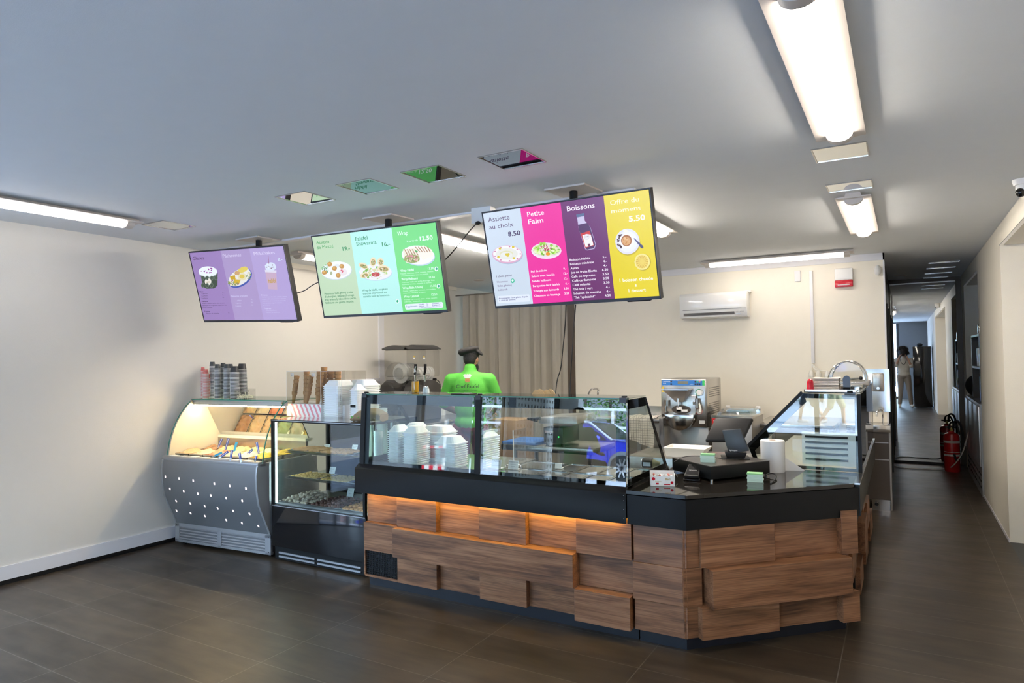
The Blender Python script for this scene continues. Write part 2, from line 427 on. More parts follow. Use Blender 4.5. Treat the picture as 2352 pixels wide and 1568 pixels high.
# kitchen back wall with the ventilation slot trim on its top
m = M(); m.box((-3.80, KY, 0), (-.155, KY+.12, CZ), 'kitchen_wall'); struct('wall_back', m)
m = M(); m.box((-3.80, KY-.012, CZ-.075), (-.150, KY, CZ), 'white_trim'); m.box((-.165, KY-.012, 0), (-.150, KY+.125, CZ), 'white_trim'); struct('trim_1', m)
# storeroom behind the curtain
m = M(); m.box((LX, KY+1.6, 0), (-3.2, KY+1.7, CZ), 'door_brown'); struct('wall_storeroom', m)
# left wall's trims
m = M(); m.box((LX, 4.12, CZ-.05), (LX+.02, KY, CZ), 'kitchen_wall'); struct('trim_2', m)
y0 = at(869, 800, x=LX)[1]; y1 = at(880, 800, x=LX)[1]
m = M(); m.box((LX, y0, .9), (LX+.02, y1, CZ-.05), 'white_trim'); z = at(855, 872, x=LX)[2]
m.box((LX, 5.6, z-.02), (LX+.05, y0, z+.02), 'white_trim'); struct('trim_3', m)
# ceiling lip where the kitchen begins
m = M(); m.box((LX, 4.06, CZ-.014), (-1.45, 4.14, CZ), 'white_trim'); struct('trim_4', m)
# dark gap between curtain and back wall: door frame
m = M(); m.box((-3.90, KY-.02, 0), (-3.80, KY+.10, CZ), 'door_brown'); struct('door_1', m)
# corridor left wall
m = M(); m.box((-.40, KY+.12, 0), (-.165, MY, CZ), 'door_brown')
for a, b in ((8.5, 8.62), (9.3, 9.42), (10.4, 10.5)): m.box((-.165, a, 0), (-.15, b, 2.2), 'dark_frame')
struct('wall_corridor', m)
# right wall with its recesses
def rw(a, b, x=RX, z0=0, z1=CZ, mt='kitchen_wall'):
    m = M(); m.box((x, a, z0), (x+.62, b, z1), mt); return m
m = rw(6.98, 9.0)
m.box((RX, 9.0, 2.50), (RX+.62, 10.95, CZ), 'kitchen_wall'); m.box((RX+.35, 9.0, 0), (RX+.62, 10.95, 2.5), 'wall_paint')
m.box((RX, 10.95, 0), (RX+.62, MY, CZ), 'kitchen_wall')
m.box((RX, 2.2, 2.50), (RX+.62, 6.98, CZ), 'kitchen_wall'); m.box((RX+.55, 2.2, 0), (RX+.62, 6.98, 2.5), 'wall_paint')
m.box((RX, -4.4, 0), (RX+.62, 2.2, CZ), 'wall_paint')
struct('wall_right', m)
m = M(); m.box((RX-.005, 6.98, .0), (RX, 9.0, .03), 'white_trim'); struct('baseboard_right', m)
m = M(); m.face([(RX, 5.3, .004), (RX+.6, 5.3, .004), (RX+.6, 6.98, .004), (RX, 6.98, .004)], 'navy_kick'); m.build('floor_mat', None, 'dark purple mat in the recess at the right edge', 'mat', normals=False)
for a, b, n in ((6.98, 9.0, 5), (10.95, MY, 7)):
    m = M(); m.box((RX-.006, a, CZ-.012), (RX, b, CZ), 'chrome'); struct('trim_%d' % n, m)
m = M(); m.box((RX-.006, 2.2, CZ-.012), (RX, 6.98, CZ), 'chrome'); m.box((RX-.006, 2.2, 2.494), (RX+.02, 6.98, 2.50), 'chrome'); m.box((RX-.006, 9.0, 2.494), (RX+.02, 10.95, 2.50), 'chrome'); m.box((RX-.006, 9.0, CZ-.012), (RX, 10.95, CZ), 'chrome'); struct('trim_8', m)
# end wall of the corridor
m = M(); m.box((-.6, MY, 0), (1.4, MY+.2, CZ), 'door_brown'); struct('wall_end', m)
t = thing('wall_mirror', 'full-height smeared mirror closing the end of the corridor', 'mirror', (.17, MY, 0))
m = M(); m.box((-.15, MY-.02, .035), (.66, MY, 2.60), 'mirror'); m.build('mirror_sheet', t)
m = M(); m.box((-.15, MY-.025, 0), (.66, MY, .035), 'black_plastic'); m.build('bottom_rail', t)
m = M(); m.box((-.15, MY-.025, 2.6), (.66, MY, 2.615), 'steel'); m.build('top_rail', t)
# front of the shop, behind the camera
m = M(); m.box((-.12, -4.6, 0), (1.4, -4.35, CZ), 'grey_facade'); m.box((LX-.2, -4.6, 2.62), (-.12, -4.35, CZ), 'grey_facade'); struct('wall_front', m)
m = M()
for x in (LX+.05, -4.15, -2.8, -1.45, -.16): m.box((x-.04, -4.5, 0), (x+.04, -4.4, 2.62), 'dark_frame')
m.box((LX, -4.5, 0), (-.12, -4.4, .08), 'dark_frame'); struct('window_1', m)
m = M()
m.box((LX-.12, -4.4, 2.60), (LX-.02, 1.9, CZ), 'dark_frame'); m.box((LX-.12, -4.4, 0), (LX-.02, 1.9, .08), 'dark_frame')
for y in (-4.35, -2.62, -1.55, -.1, .9, 1.86): m.box((LX-.12, y-.04, 0), (LX-.02, y+.04, 2.6), 'dark_frame')
struct('window_2', m)
# ------------------------------------------------------------------ ceiling lights
def lamp_at(loc, rz, L, label, grp='tube lights on the ceiling', lm='lamp_light'):
    t = thing('ceiling_light', label, 'ceiling light', loc, grp, rz=rz)
    m = M(); n = 6   # folded tray with raised wings
    prof = [(-.108, -.030), (-.062, -.034), (.062, -.034), (.108, -.030), (.108, -.026), (.05, -.022), (.045, -.001), (-.045, -.001), (-.05, -.022), (-.108, -.026)]
    m.prism([(x, z) for x, z in prof], 'y', -L/2, L/2, 'lamp_tray'); m.build('tray', t, at_world=False)
    ll = L-.18
    m = M(); arc = [(-.055*math.cos(PI*i/12), -.034-.036*math.sin(PI*i/12)) for i in range(13)]
    m.loft([[(x, -ll/2, z) for x, z in arc], [(x, ll/2, z) for x, z in arc]], lm, caps=True); m.build('diffuser', t, at_world=False)
    for s in (-1, 1):
        m = M(); a2 = [(-.058*math.cos(PI*i/12), -.033-.039*math.sin(PI*i/12)) for i in range(13)]
        m.loft([[(x, s*ll/2, z) for x, z in a2], [(x, s*(ll/2+.055), z) for x, z in a2]], 'lamp_tray', caps=True); m.build('end_cap', t, at_world=False)
    return t
lamp_at((-.235, 2.80, CZ), 0, 1.6, 'long tube light overhead at the top right, nearest the camera')
lamp_at((-.265, 5.80, CZ), 0, 1.6, 'tube light along the corridor, behind the nearest one at the top right')
lamp_at((-4.93, 2.10, CZ), 0, 1.6, 'tube light above the left wall, cut by the left edge', lm='lamp_light_soft')
lamp_at((-5.08, 5.35, CZ), 0, 1.6, 'tube light behind the lilac menu screen, only its end showing', lm='lamp_light_soft')
lamp_at((-3.40, 5.30, CZ), 0, 1.6, 'tube light seen between the green and the four-colour menu screens', lm='lamp_light_strong')
lamp_at((-1.73, 4.80, CZ), 0, 1.6, 'tube light whose end sticks out right of the four-colour menu screen', lm='lamp_light_strong')
lamp_at((-1.19, 7.74, CZ), R(90), 1.55, 'tube light running across, above the air conditioner', lm='lamp_light_soft')
# ------------------------------------------------------------------ mirror plates recessed in the ceiling
def plate(cx, cy, sx, sy, label, grp, mm='mirror'):
    t = thing('ceiling_plate', label, 'ceiling plate', (cx, cy, CZ), grp)
    m = M(); m.box((cx-sx/2, cy-sy/2, CZ-.003), (cx+sx/2, cy+sy/2, CZ), mm); m.build('mirror_face', t)
    m = M(); q = .006
    for a, b in (((cx-sx/2-q, cy-sy/2-q), (cx+sx/2+q, cy-sy/2)), ((cx-sx/2-q, cy+sy/2), (cx+sx/2+q, cy+sy/2+q)), ((cx-sx/2-q, cy-sy/2), (cx-sx/2, cy+sy/2)), ((cx+sx/2, cy-sy/2), (cx+sx/2+q, cy+sy/2))):
        m.box((a[0], a[1], CZ-.006), (b[0], b[1], CZ), 'steel')
    m.build('rim', t)
for px, py, lb in ((704, 455, 'mirrored square above the gap between lilac and green screens, beige reflection'), (843, 427, 'mirrored ceiling square second from the left in the row of four'), (993, 398, 'mirrored ceiling square third from the left in the row of four'), (1177, 365, 'mirrored ceiling square nearest, above the four-colour menu screen')):
    p = at(px, py, z=CZ); plate(p.x, 3.11, .26, .26, lb, 'mirrored squares in the ceiling', 'mirror' if px < 800 else 'mirror_dim_reflection')
p = at(388, 517, z=CZ); plate(p.x, p.y, .26, .26, 'dull square plate in the ceiling beyond the left tube light', 'mirrored squares in the ceiling')
plate(-.262, 3.96, .25, .27, 'mirrored rectangle just beyond the nearest overhead tube light', 'mirrored rectangles in the corridor ceiling')
plate(-.27, 4.79, .25, .22, 'beige-reflecting rectangle before the second corridor tube light', 'mirrored rectangles in the corridor ceiling')
for i, (px, py) in enumerate(((2168, 601), (2161, 614), (2155, 626), (2149, 636))):
    p = at(px, py, z=CZ); plate(p.x, p.y, .3, .10, ('first', 'second', 'third', 'last')[i]+' of the thin slots in the far corridor ceiling', 'slots in the corridor ceiling')
for px, py, lb in ((2068, 632, 'round downlight in the far corridor ceiling'), (1100, 643, 'round speaker grille in the ceiling before the curtain')):
    p = at(px, py, z=CZ); m = M(); m.lathe([(.0, -.008), (.06, -.010), (.075, -.004), (.078, 0)], p, 'lamp_tray', 24); m.build('ceiling_spot', None, lb, 'ceiling spot', org=p)
p = at(1098, 637, z=CZ)
# dome camera at the right edge
t = thing('security_camera', 'white dome security camera on the ceiling at the right edge', 'security camera', at(2352, 412, z=CZ))
b = V(t.location); m = M(); m.lathe([(.055, -.035), (.062, -.01), (.062, 0)], b, 'white_plastic', 24); m.build('base', t)
m = M(); m.lathe([(.0, -.10), (.03, -.098), (.045, -.075), (.045, -.035)], b, 'white_plastic', 24); m.build('housing', t)
m = M(); m.ball(b+V(-.02, -.02, -.082), .03, 'black_gloss'); m.build('lens_dome', t)
# ------------------------------------------------------------------ menu screens hanging from the ceiling
def scol(hx):
    n = 'screen_'+hx; emit(n, hx, .78); return n
class Screen:
    def __init__(s, label, c, yaw_, tilt, roll_, W, ox, oy, k, pole):
        s.ox, s.oy, s.k, s.W = ox, oy, k, W
        rx = V(math.cos(yaw_), math.sin(yaw_), 0); n = V(math.sin(yaw_), -math.cos(yaw_), 0)
        u = V(0, 0, 1)*math.cos(tilt)+n*math.sin(tilt)
        s.r = rx*math.cos(roll_)+u*math.sin(roll_); s.u = u*math.cos(roll_)-rx*math.sin(roll_)
        s.n = s.r.cross(s.u); s.c = V(c); s.H = W*9/16
        s.t = thing('menu_screen', label, 'menu screen', (pole[0], pole[1], CZ), 'menu screens over the counter')
        s.m = M(); s.pole = pole; s.lay = 0
    def P(s, a, b, d=0.): return s.c+s.r*a+s.u*b+s.n*d
    def Z(s, x, y, d=0.):
        """zoomed photo coordinates -> point on the screen face"""
        px, py = s.ox+x/s.k, s.oy+y/s.k
        dr = fwd+r2*((px-1176)/FPX)-u2*((py-784)/FPX)
        t = (s.c-CAM).dot(s.n)/dr.dot(s.n); return CAM+dr*t+s.n*(.002+d)
    def poly(s, pts, hx, lay=1): s.m.face([s.Z(x, y, lay*.00025) for x, y in pts], scol(hx)); return s
    def bands(s, cuts, cols):
        hw, hh = s.W/2-.009, s.H/2-.010
        loc = []
        for (x0, y0) in cuts: loc.append((s.Z(x0, y0)-s.c).dot(s.r))
        xs = [-hw]+loc+[hw]
        for a, b, c in zip(xs, xs[1:], cols):
            s.m.face([s.P(a, -hh+.008, .002), s.P(b, -hh+.008, .002), s.P(b, hh, .002), s.P(a, hh, .002)], scol(c))
    def disc(s, x, y, rx, ry, hx, lay=2, rot=0., n=20, j=0.):
        pts = []
        for i in range(n):
            t = 2*PI*i/n; q = 1+random.uniform(-j, j); a, b = rx*math.cos(t)*q, ry*math.sin(t)*q
            pts.append((x+a*math.cos(rot)-b*math.sin(rot), y+a*math.sin(rot)+b*math.cos(rot)))
        s.poly(pts, hx, lay); return s
    def specks(s, x, y, rx, ry, cols, n, r, lay=4):
        for i in range(n):
            a, q = random.uniform(0, 2*PI), math.sqrt(random.random())
            s.disc(x+rx*q*math.cos(a), y+ry*q*math.sin(a), r*random.uniform(.5, 1.2), r*random.uniform(.4, 1), random.choice(cols), lay+i % 3, random.random()*3, 7, .25)
    def tx(s, txt, x, y, cap, hx, bold=0., sl=-.085, align='LEFT', w=None, lay=3):
        """text with baseline at zoom (x,y), capital height cap (zoom px), optional width w"""
        o = s.Z(x, y, lay*.0003); h = (s.Z(x, y-cap, lay*.0003)-o).length
        size = h/.70; sq = 1.
        if w:
            want = (s.Z(x+w, y+w*sl, lay*.0003)-o).length
            cu = bpy.data.curves.new('t', 'FONT'); cu.body = txt; cu.size = size; ob = bpy.data.objects.new('t', cu); COL.objects.link(ob)
            bpy.context.view_layer.update(); sq = want/max(ob.dimensions.x, 1e-4); bpy.data.objects.remove(ob); bpy.data.curves.remove(cu)
        s.m.text(txt, o, s.r, s.u, size, scol(hx), bold, align, 0, sq); return s
    def finish(s):
        s.m.build('display', s.t, normals=False)
        m = M(); W, H = s.W, s.H; f = .006
        m.hexa([s.P(a*W/2, b*H/2, -.045) for a, b in ((-1, -1), (1, -1), (1, 1), (-1, 1))], [s.P(a*W/2, b*H/2, 0) for a, b in ((-1, -1), (1, -1), (1, 1), (-1, 1))], 'black_plastic')
        for a, b in (((-W/2, -H/2), (W/2, -H/2+.017)), ((-W/2, H/2-f), (W/2, H/2)), ((-W/2, -H/2), (-W/2+f, H/2)), ((W/2-f, -H/2), (W/2, H/2))):
            m.hexa([s.P(a[0], a[1], 0), s.P(b[0], a[1], 0), s.P(b[0], b[1], 0), s.P(a[0], b[1], 0)], [s.P(a[0], a[1], .004), s.P(b[0], a[1], .004), s.P(b[0], b[1], .004), s.P(a[0], b[1], .004)], 'dark_frame')
        m.build('casing', s.t)
        m = M(); m.hexa([s.P(W*.32, -H/2-.008, -.03), s.P(W*.44, -H/2-.008, -.03), s.P(W*.44, -H/2-.008, -.004), s.P(W*.32, -H/2-.008, -.004)], [s.P(W*.31, -H/2, -.03), s.P(W*.45, -H/2, -.03), s.P(W*.45, -H/2, -.002), s.P(W*.31, -H/2, -.002)], 'black_plastic'); m.build('sensor', s.t)
        px_, py_ = s.pole; b = s.P(0, .05, -.06)
        m = M(); m.cyl((px_, py_, b.z-.1), (px_, py_, CZ-.01), .026, 'black_metal', n=20); m.build('pole', s.t)
        m = M(); q = s.P(0, 0, -.05); m.box((px_-.12, q.y-.005, q.z-.10), (px_+.12, py_+.02, q.z+.02), 'black_metal'); m.build('bracket', s.t)
        m = M(); m.prism([(px_+.17*math.cos(a), py_+.17*math.sin(a)) for a in (R(0+8), R(90+8), R(180+8), R(270+8))] if False else [(px_-.15, py_-.12), (px_+.13, py_-.12), (px_+.15, py_+.12), (px_-.13, py_+.12)], 'z', CZ-.012, CZ-.001, 'lamp_tray'); m.build('ceiling_rose', s.t)

K1 = 2352/630
# --- lilac screen
s = Screen('leftmost hanging menu screen, lilac, with Glaces, Pâtisseries and Milkshakes', (-4.812, 3.74, 2.25), .052, .281, -.035, 1.119, 420, 480, K1, (-4.83, 3.93))
s.bands([(320, 345), (568, 325)], ['9A80B8', 'A996C4', 'B09FD0'])
s.tx('Glaces', 88, 438, 28, '4A2A50', -.004, -.10, w=95).tx('Pâtisseries', 345, 415, 26, 'D8D0E8', -.004, -.1, w=155).tx('Milkshakes', 610, 396, 27, 'D8D0EA', 0, -.09, w=178)
s.tx('8.-', 818, 444, 26, 'D0E0F0', .01, w=38)
# ice cream tub
s.poly([(150, 550), (300, 545), (298, 655), (270, 680), (205, 682), (175, 665)], '3C4A3E'); s.disc(216, 535, 80, 45, 'E8EEF4', 2); s.disc(216, 545, 78, 42, 'C8D4DC', 1)
s.specks(215, 530, 55, 28, ['8A2A90', 'A848A8'], 14, 7); s.disc(218, 622, 28, 30, 'E6E2DA', 2); s.tx('habibi', 200, 630, 10, 'B09040', .02, w=36)
for i in range(7): s.disc(165+i % 4*38+8, 590+i//4*62, 15, 22, '6A7868', 2, n=10).disc(165+i % 4*38+8, 590+i//4*62, 11, 17, '46544A', 3, n=10)
# pastries plate
s.disc(492, 590, 112, 72, '3F55A8', 1, -.55).disc(488, 584, 106, 64, 'E2E0DC', 2, -.55)
s.specks(440, 625, 42, 32, ['8A9850', '9A5878', 'D8D2B0'], 26, 10); s.specks(570, 570, 22, 30, ['7A9858', 'D8D0A0'], 12, 8)
s.poly([(405, 575), (450, 565), (455, 600), (415, 605)], 'C9A52E', 6).poly([(440, 600), (500, 605), (485, 640), (445, 635)], 'D0AC34', 6).disc(468, 548, 24, 18, 'C8A070', 5, j=.1).disc(515, 520, 45, 24, 'DCC860', 4, -.4, j=.1).disc(512, 580, 38, 32, 'DED6B0', 5).disc(510, 578, 22, 18, 'D8C050', 6)
# milkshake cup
s.poly([(708, 530), (802, 535), (812, 690), (735, 685)], 'C4A8C0', 1).poly([(705, 520), (805, 525), (803, 545), (708, 540)], 'D8D4E4', 2).disc(753, 495, 48, 38, 'D4DCEC', 2, j=.06)
s.poly([(730, 400), (735, 400), (742, 470), (736, 470)], 'A07090', 2); s.specks(752, 490, 34, 22, ['7A5068', 'E8EEF6'], 12, 6); s.tx('habibi', 738, 632, 34, 'C09A48', .03, w=62)
s.tx('Glace', 145, 712, 9, '3A2048', .02, w=32)
for i, (a, b) in enumerate((('1 parfum', '4.-'), ('2 parfums', '7.-'), ('3 parfums', '10.-'))): s.tx(a, 163, 728+i*20, 8, '4A3058', w=50).tx(b, 342, 720+i*20, 8, '4A3058', w=14)
s.tx('Parfums', 165, 795, 9, '3A2048', .02, w=50)
for i, a in enumerate(('Glaces maison habibi, des saveurs', 'classiques et originales inspirées des', 'parfums orientaux.')): s.tx(a, 170, 812+i*18, 8, '4A3058', w=(190, 205, 85)[i], sl=-.06)
s.tx('Topping', 188, 882, 9, '3A2048', .02, w=46).tx('Pépites de pistache', 203, 898, 8, '4A3058', w=108).tx('1.-', 390, 893, 8, '4A3058', w=12)
s.tx('Pâtisseries orientales', 415, 752, 11, 'D4D0EC', .005, w=140, sl=-.05)
for i, (a, b) in enumerate((('1 pièce', '3.-'), ('4 pièces', '10.-'), ('8 pièces', '18.-'))): s.tx(a, 456, 786+i*24, 9, 'CCC8E4', w=45, sl=-.05).tx(b, 585, 778+i*24, 9, 'CCC8E4', w=20)
s.tx('Parfums', 675, 742, 10, 'D4D0EC', .01, w=52)
for i in range(5): s.tx(('Vanille, fraise, chocolat, pistache, banane', 'mangue, café, caramel, rose et noisette', 'datte, halva, citron, framboise et menthe', 'coco, speculoos, yogourt et amande', 'au choix')[i], 680+i*2, 758+i*17, 8, 'C6C2E4', w=(215, 205, 200, 165, 60)[i], sl=-.04)
s.tx('Toppings', 698, 856, 10, 'D4D0EC', .01, w=60).tx('Chantilly offerte', 715, 872, 8, 'C6C2E4', w=90, sl=-.03).tx('Pépites de pistache', 715, 889, 8, 'C6C2E4', w=115, sl=-.03)
s.finish()
# --- green screen
s = Screen('middle hanging menu screen in greens, with Assiette de Mezzé and Wrap', (-3.283, 3.703, 2.239), .067, .220, -.002, 1.119, 420, 480, K1, (-3.33, 3.89))
s.bands([(1432, 193), (1788, 150)], ['BCD3AE', 'B4EADF', '6FD672'])
s.tx('Assiette', 1148, 302, 30, '2E9A4A', 0, -.13, w=110).tx('de Mezzé', 1150, 344, 28, '2E9A4A', 0, -.12, w=142).tx('19.-', 1366, 358, 33, '168A48', .02, w=60)
s.tx('Falafel', 1480, 272, 32, '168A58', .005, -.12, w=103).tx('Shawarma', 1490, 315, 32, '168A58', .005, -.11, w=172).tx('16.-', 1703, 320, 34, '168A48', .02, w=66)
s.tx('Wrap', 1842, 228, 34, 'DFF8E4', 0, -.11, w=92).tx('à partir de', 1922, 283, 15, 'D4F6DA', .01, w=95).tx('12.50', 2026, 272, 36, 'EAFDF0', .025, w=108)
# mezze plate
s.disc(1320, 530, 132, 76, 'C8D0D8', 1, -.08).disc(1318, 524, 130, 76, 'EDF0F4', 2, -.08)
s.specks(1225, 510, 32, 34, ['4E8A50', '8ABE84', 'D8E4D0'], 34, 8)
for x, y in ((1262, 472), (1303, 508), (1365, 490), (1217, 543), (1335, 568)): s.disc(x, y, 21, 20, 'C08A2E', 8, j=.08).disc(x-4, y-5, 10, 8, 'D4A64A', 9, j=.2)
s.disc(1375, 540, 38, 30, 'E4DADA', 4).specks(1370, 530, 18, 12, ['C83A50', 'D85868'], 8, 6, 6); s.disc(1275, 550, 10, 15, 'A8B088', 5).disc(1325, 485, 22, 16, 'DCE0E0', 4)
# shawarma plate
s.disc(1655, 545, 142, 70, 'BCD0DC', 1).disc(1653, 538, 140, 70, 'E8E6F0', 2)
s.specks(1655, 545, 110, 50, ['7AB040', 'A8CC60', 'E6E0C8', 'D8CCA0'], 60, 12, 3)
for x, y, a, b, r in ((1550, 485, 42, 24, .4), (1632, 452, 26, 40, .1), (1698, 452, 28, 34, -.2), (1722, 510, 52, 30, .1), (1562, 565, 42, 24, -.3)):
    s.disc(x, y, a, b, 'E6D6B0', 7, r).disc(x+3, y+4, a*.72, b*.62, 'A89848', 8, r, j=.1); s.specks(x+3, y+3, a*.5, b*.4, ['7AA048', 'C07048', 'E8D8C0', '6A4828'], 12, 6, 9)
s.disc(1658, 568, 40, 28, 'E4E0DC', 12).disc(1658, 560, 35, 20, 'B83028', 13).disc(1655, 575, 38, 20, 'D89488', 11); s.specks(1655, 558, 24, 10, ['D86048', 'E8C8A0'], 8, 5, 14)
# wrap plate
s.disc(2022, 402, 142, 84, 'B8C8DC', 1, .08).disc(2018, 394, 140, 82, 'EEEEF4', 2, .08)
s.poly([(1890, 345), (1985, 335), (2035, 400), (2030, 455), (1920, 460), (1895, 410)], 'E8DFC8', 4).poly([(1975, 325), (2070, 312), (2140, 350), (2150, 400), (2060, 440), (2030, 400)], 'F0E8D8', 5)
for i in range(5): s.poly([(1900+i*22, 345), (1907+i*22, 344), (1935+i*22, 395), (1927+i*22, 396)], 'A87848', 6).poly([(1992+i*26, 324), (1999+i*26, 322), (2040+i*22, 368), (2032+i*22, 370)], 'A87848', 6)
s.disc(1965, 425, 68, 36, '96A048', 7, 0, j=.06); s.specks(1965, 423, 56, 26, ['D88890', 'E8A8A8', '7A8A38', 'D8D0A0', 'B04850'], 46, 10, 8)
s.poly([(1995, 350), (2015, 360), (2030, 335), (2022, 350), (2012, 375), (1998, 365)], '3A9838', 12)
for i, (a, b, q) in enumerate((('Wrap Falafel', '13.50', 'Falafels, houmous, salade, tomates, menthe,|concombre et sauce tahini ou piquante'), ('Wrap Halloumi', '13.50', 'Fromage halloumi grillé fromage frais|houmous, tomates, roquette et menthe'), ('Wrap Baba Ghanuj', '12.50', 'Caviar d’aubergine, tomates, concombre,|roquette, menthe et sauce'), ('Wrap Labaneh', '12.50', 'Fromage frais oriental, zaatar, origan, tomates|olives, menthe'))):
    x, y = 1868+i*10, 538+i*74; s.tx(a, x, y, 20, 'EAFDF0', .012, w=(115, 138, 170, 130)[i]).tx(b, x+232, y-18, 18, 'E2FAE8', .01, w=48)
    l = q.split('|'); s.tx(l[0], x+2, y+22, 11, 'D6F6DC', 0, w=280, sl=-.08).tx(l[1], x+4, y+40, 11, 'D6F6DC', 0, w=(235, 250, 190, 150)[i], sl=-.08)
for x, y in ((2176, 512), (2194, 660), (1842, 790)): s.disc(x, y, 16, 20, 'E2F4EC', 5).disc(x+1, y-1, 9, 11, '18A070', 6)
for i, a in enumerate(('Houmous, baba ghanuj (caviar', "d'aubergine), labaneh (fromage", 'frais oriental), tabouleh au persil,', 'falafels et une galette de pain.')): s.tx(a, 1217+i*3, 734+i*26, 17, '1E7A4A', .006, w=(245, 250, 265, 242)[i], sl=-.07)
for i, a in enumerate(('Wrap de falafel, coupé en', 'tranches et présenté sur', 'assiette avec du houmous.')): s.tx(a, 1542+i*4, 706+i*26, 17, '167A52', .006, w=(216, 207, 226)[i], sl=-.07)
s.poly([(1905, 822), (1912, 815), (2222, 795), (2230, 802), (2234, 838), (2226, 846), (1920, 862), (1910, 855)], 'E4EAFA', 2)
s.tx('Suppléments', 1918, 842, 15, '3A7A7A', .004, w=95, sl=-.05)
for i, (a, b, c, d) in enumerate((('Falafels', '2.-', 'Grenades', '1.-'), ('Halloumi', '3.-', 'Zaatar', '2.50'))): s.tx(a, 2025, 822+i*15, 10, '3A3A6A', .01, w=48, sl=-.06).tx(b, 2093, 818+i*15, 10, '3A3A6A', .01, w=14).tx(c, 2138, 815+i*15, 10, '3A3A6A', .01, w=50, sl=-.06).tx(d, 2190, 811+i*15, 10, '3A3A6A', .01, w=18)
s.tx('1 sauce (houmous/Labaneh/Baba Ghanuj) 2.-', 2030, 848, 9, '3A3A6A', 0, w=190, sl=-.055)
s.finish()
# --- four-colour screen
s = Screen('rightmost hanging menu screen with white, pink, plum and yellow columns', (-1.750, 3.675, 2.235), -.009, .246, 0, 1.119, 1080, 400, 4.6125, (-1.795, 3.89))
s.bands([(530, 352), (956, 292), (1413, 227)], ['CBD6E2', 'EC2C9C', '6E2D68', 'E3CE12'])
s.tx('Assiette', 196, 508, 52, '4E2A5E', 0, -.14, w=225).tx('au choix', 204, 584, 46, '4E2A5E', 0, -.13, w=255).tx('8.50', 405, 658, 48, '3E1E52', .02, -.11, w=127)
s.tx('Petite', 604, 452, 52, 'FBEAF4', .012, -.13, w=175).tx('Faim', 614, 530, 52, 'FBEAF4', .012, -.13, w=157)
s.tx('Boissons', 1024, 394, 56, 'F0E4F0', .012, -.12, w=292).tx('Offre du', 1482, 330, 52, 'FBF2B8', .008, -.12, w=305).tx('moment', 1492, 414, 44, 'FBF2C8', .012, -.12, w=315).tx('5.50', 1682, 502, 56, 'FBF6DC', .03, -.11, w=168)
s.disc(402, 856, 160, 96, 'A8B4C8', 1).disc(396, 848, 160, 96, 'DCA8C2', 2).disc(396, 842, 152, 86, 'F0ECEE', 3).disc(392, 842, 115, 62, 'E4E2D8', 4).disc(388, 842, 72, 34, 'DCD8B0', 5).disc(388, 850, 64, 28, 'E6E4DC', 6)
for i in range(9):
    a = 2*PI*i/9; s.disc(396+138*math.cos(a), 842+76*math.sin(a), 9, 6, 'C87898', 5)
for x, y in ((318, 786), (458, 770), (302, 876), (466, 888), (386, 848), (400, 862), (408, 846)): s.disc(x, y, 14, 12, 'D8C02A', 7)
s.disc(808, 810, 160, 86, 'F0E2EE', 1).disc(812, 800, 152, 70, 'E2D4CC', 2).poly([(690, 855), (925, 855), (850, 893), (770, 893)], 'EEDCE6', 2)
s.specks(808, 800, 140, 52, ['8CCB3C', 'B4DE60', '6AA82E', 'D8ECA0', 'E8F4C8'], 110, 17, 3); s.specks(800, 782, 60, 30, ['B02A5A', 'E8D8D8', 'C84870'], 46, 11, 8); s.disc(826, 842, 22, 18, 'E8961E', 12); s.specks(780, 740, 30, 18, ['8CCB3C', 'A4DA50'], 8, 14, 8)
# bottle
s.poly([(1124, 428), (1208, 410), (1212, 440), (1132, 458)], '5A6A8C', 5).poly([(1132, 440), (1208, 425), (1215, 490), (1275, 560), (1334, 745), (1318, 790), (1240, 806), (1218, 790), (1150, 570), (1140, 500)], 'B8A8CC', 2)
s.poly([(1145, 535), (1240, 515), (1272, 560), (1328, 745), (1312, 782), (1240, 798), (1226, 786), (1156, 590)], '54315E', 3).poly([(1136, 460), (1208, 445), (1214, 495), (1238, 515), (1146, 535), (1142, 500)], 'C8C0DC', 3)
s.poly([(1172, 628), (1268, 598), (1314, 752), (1222, 780)], 'C83838', 5).poly([(1190, 648), (1236, 632), (1280, 640), (1308, 748), (1226, 772)], 'EFEAE8', 6).disc(1237, 662, 30, 30, 'D8D4DC', 7).disc(1237, 662, 25, 25, 'E8E4E8', 8).tx('habibi', 1212, 668, 12, '8A8A98', .02, w=46, lay=9).disc(1262, 748, 15, 15, '7A3A5A', 8, n=8)
# coffee and biscuit
s.disc(1672, 722, 132, 138, 'BCA408', 1).disc(1668, 712, 130, 136, 'DEDCF0', 2).disc(1668, 712, 108, 112, 'E8E8F6', 3).specks(1600, 700, 45, 75, ['4A2A28', '5A3830'], 34, 13, 4)
s.disc(1660, 704, 76, 80, 'F4F4FA', 8).disc(1658, 702, 58, 60, 'A86A38', 9).disc(1655, 706, 46, 46, 'D8A468', 10).specks(1655, 708, 40, 40, ['C88848', 'E4BC88'], 24, 9, 11)
s.poly([(1733, 680), (1742, 676), (1830, 755), (1838, 780), (1815, 782)], '55507A', 8).disc(1818, 765, 24, 15, '4A4668', 9, .8).disc(1650, 600, 28, 14, 'F0ECD8', 6, .2)
s.disc(1832, 930, 84, 90, 'B49C08', 1).disc(1824, 926, 82, 87, 'F0E08A', 2, j=.03, n=34).disc(1822, 926, 66, 70, 'E8CE60', 3)
for i in range(16):
    a = 2*PI*i/16; s.poly([(1822+20*math.cos(a), 926+20*math.sin(a)), (1822+62*math.cos(a-.05), 926+66*math.sin(a-.05)), (1822+62*math.cos(a+.05), 926+66*math.sin(a+.05))], 'C89838', 5)
s.tx('1 choix parmi', 275, 1093, 22, '4A2A5A', .01, w=160, sl=-.1)
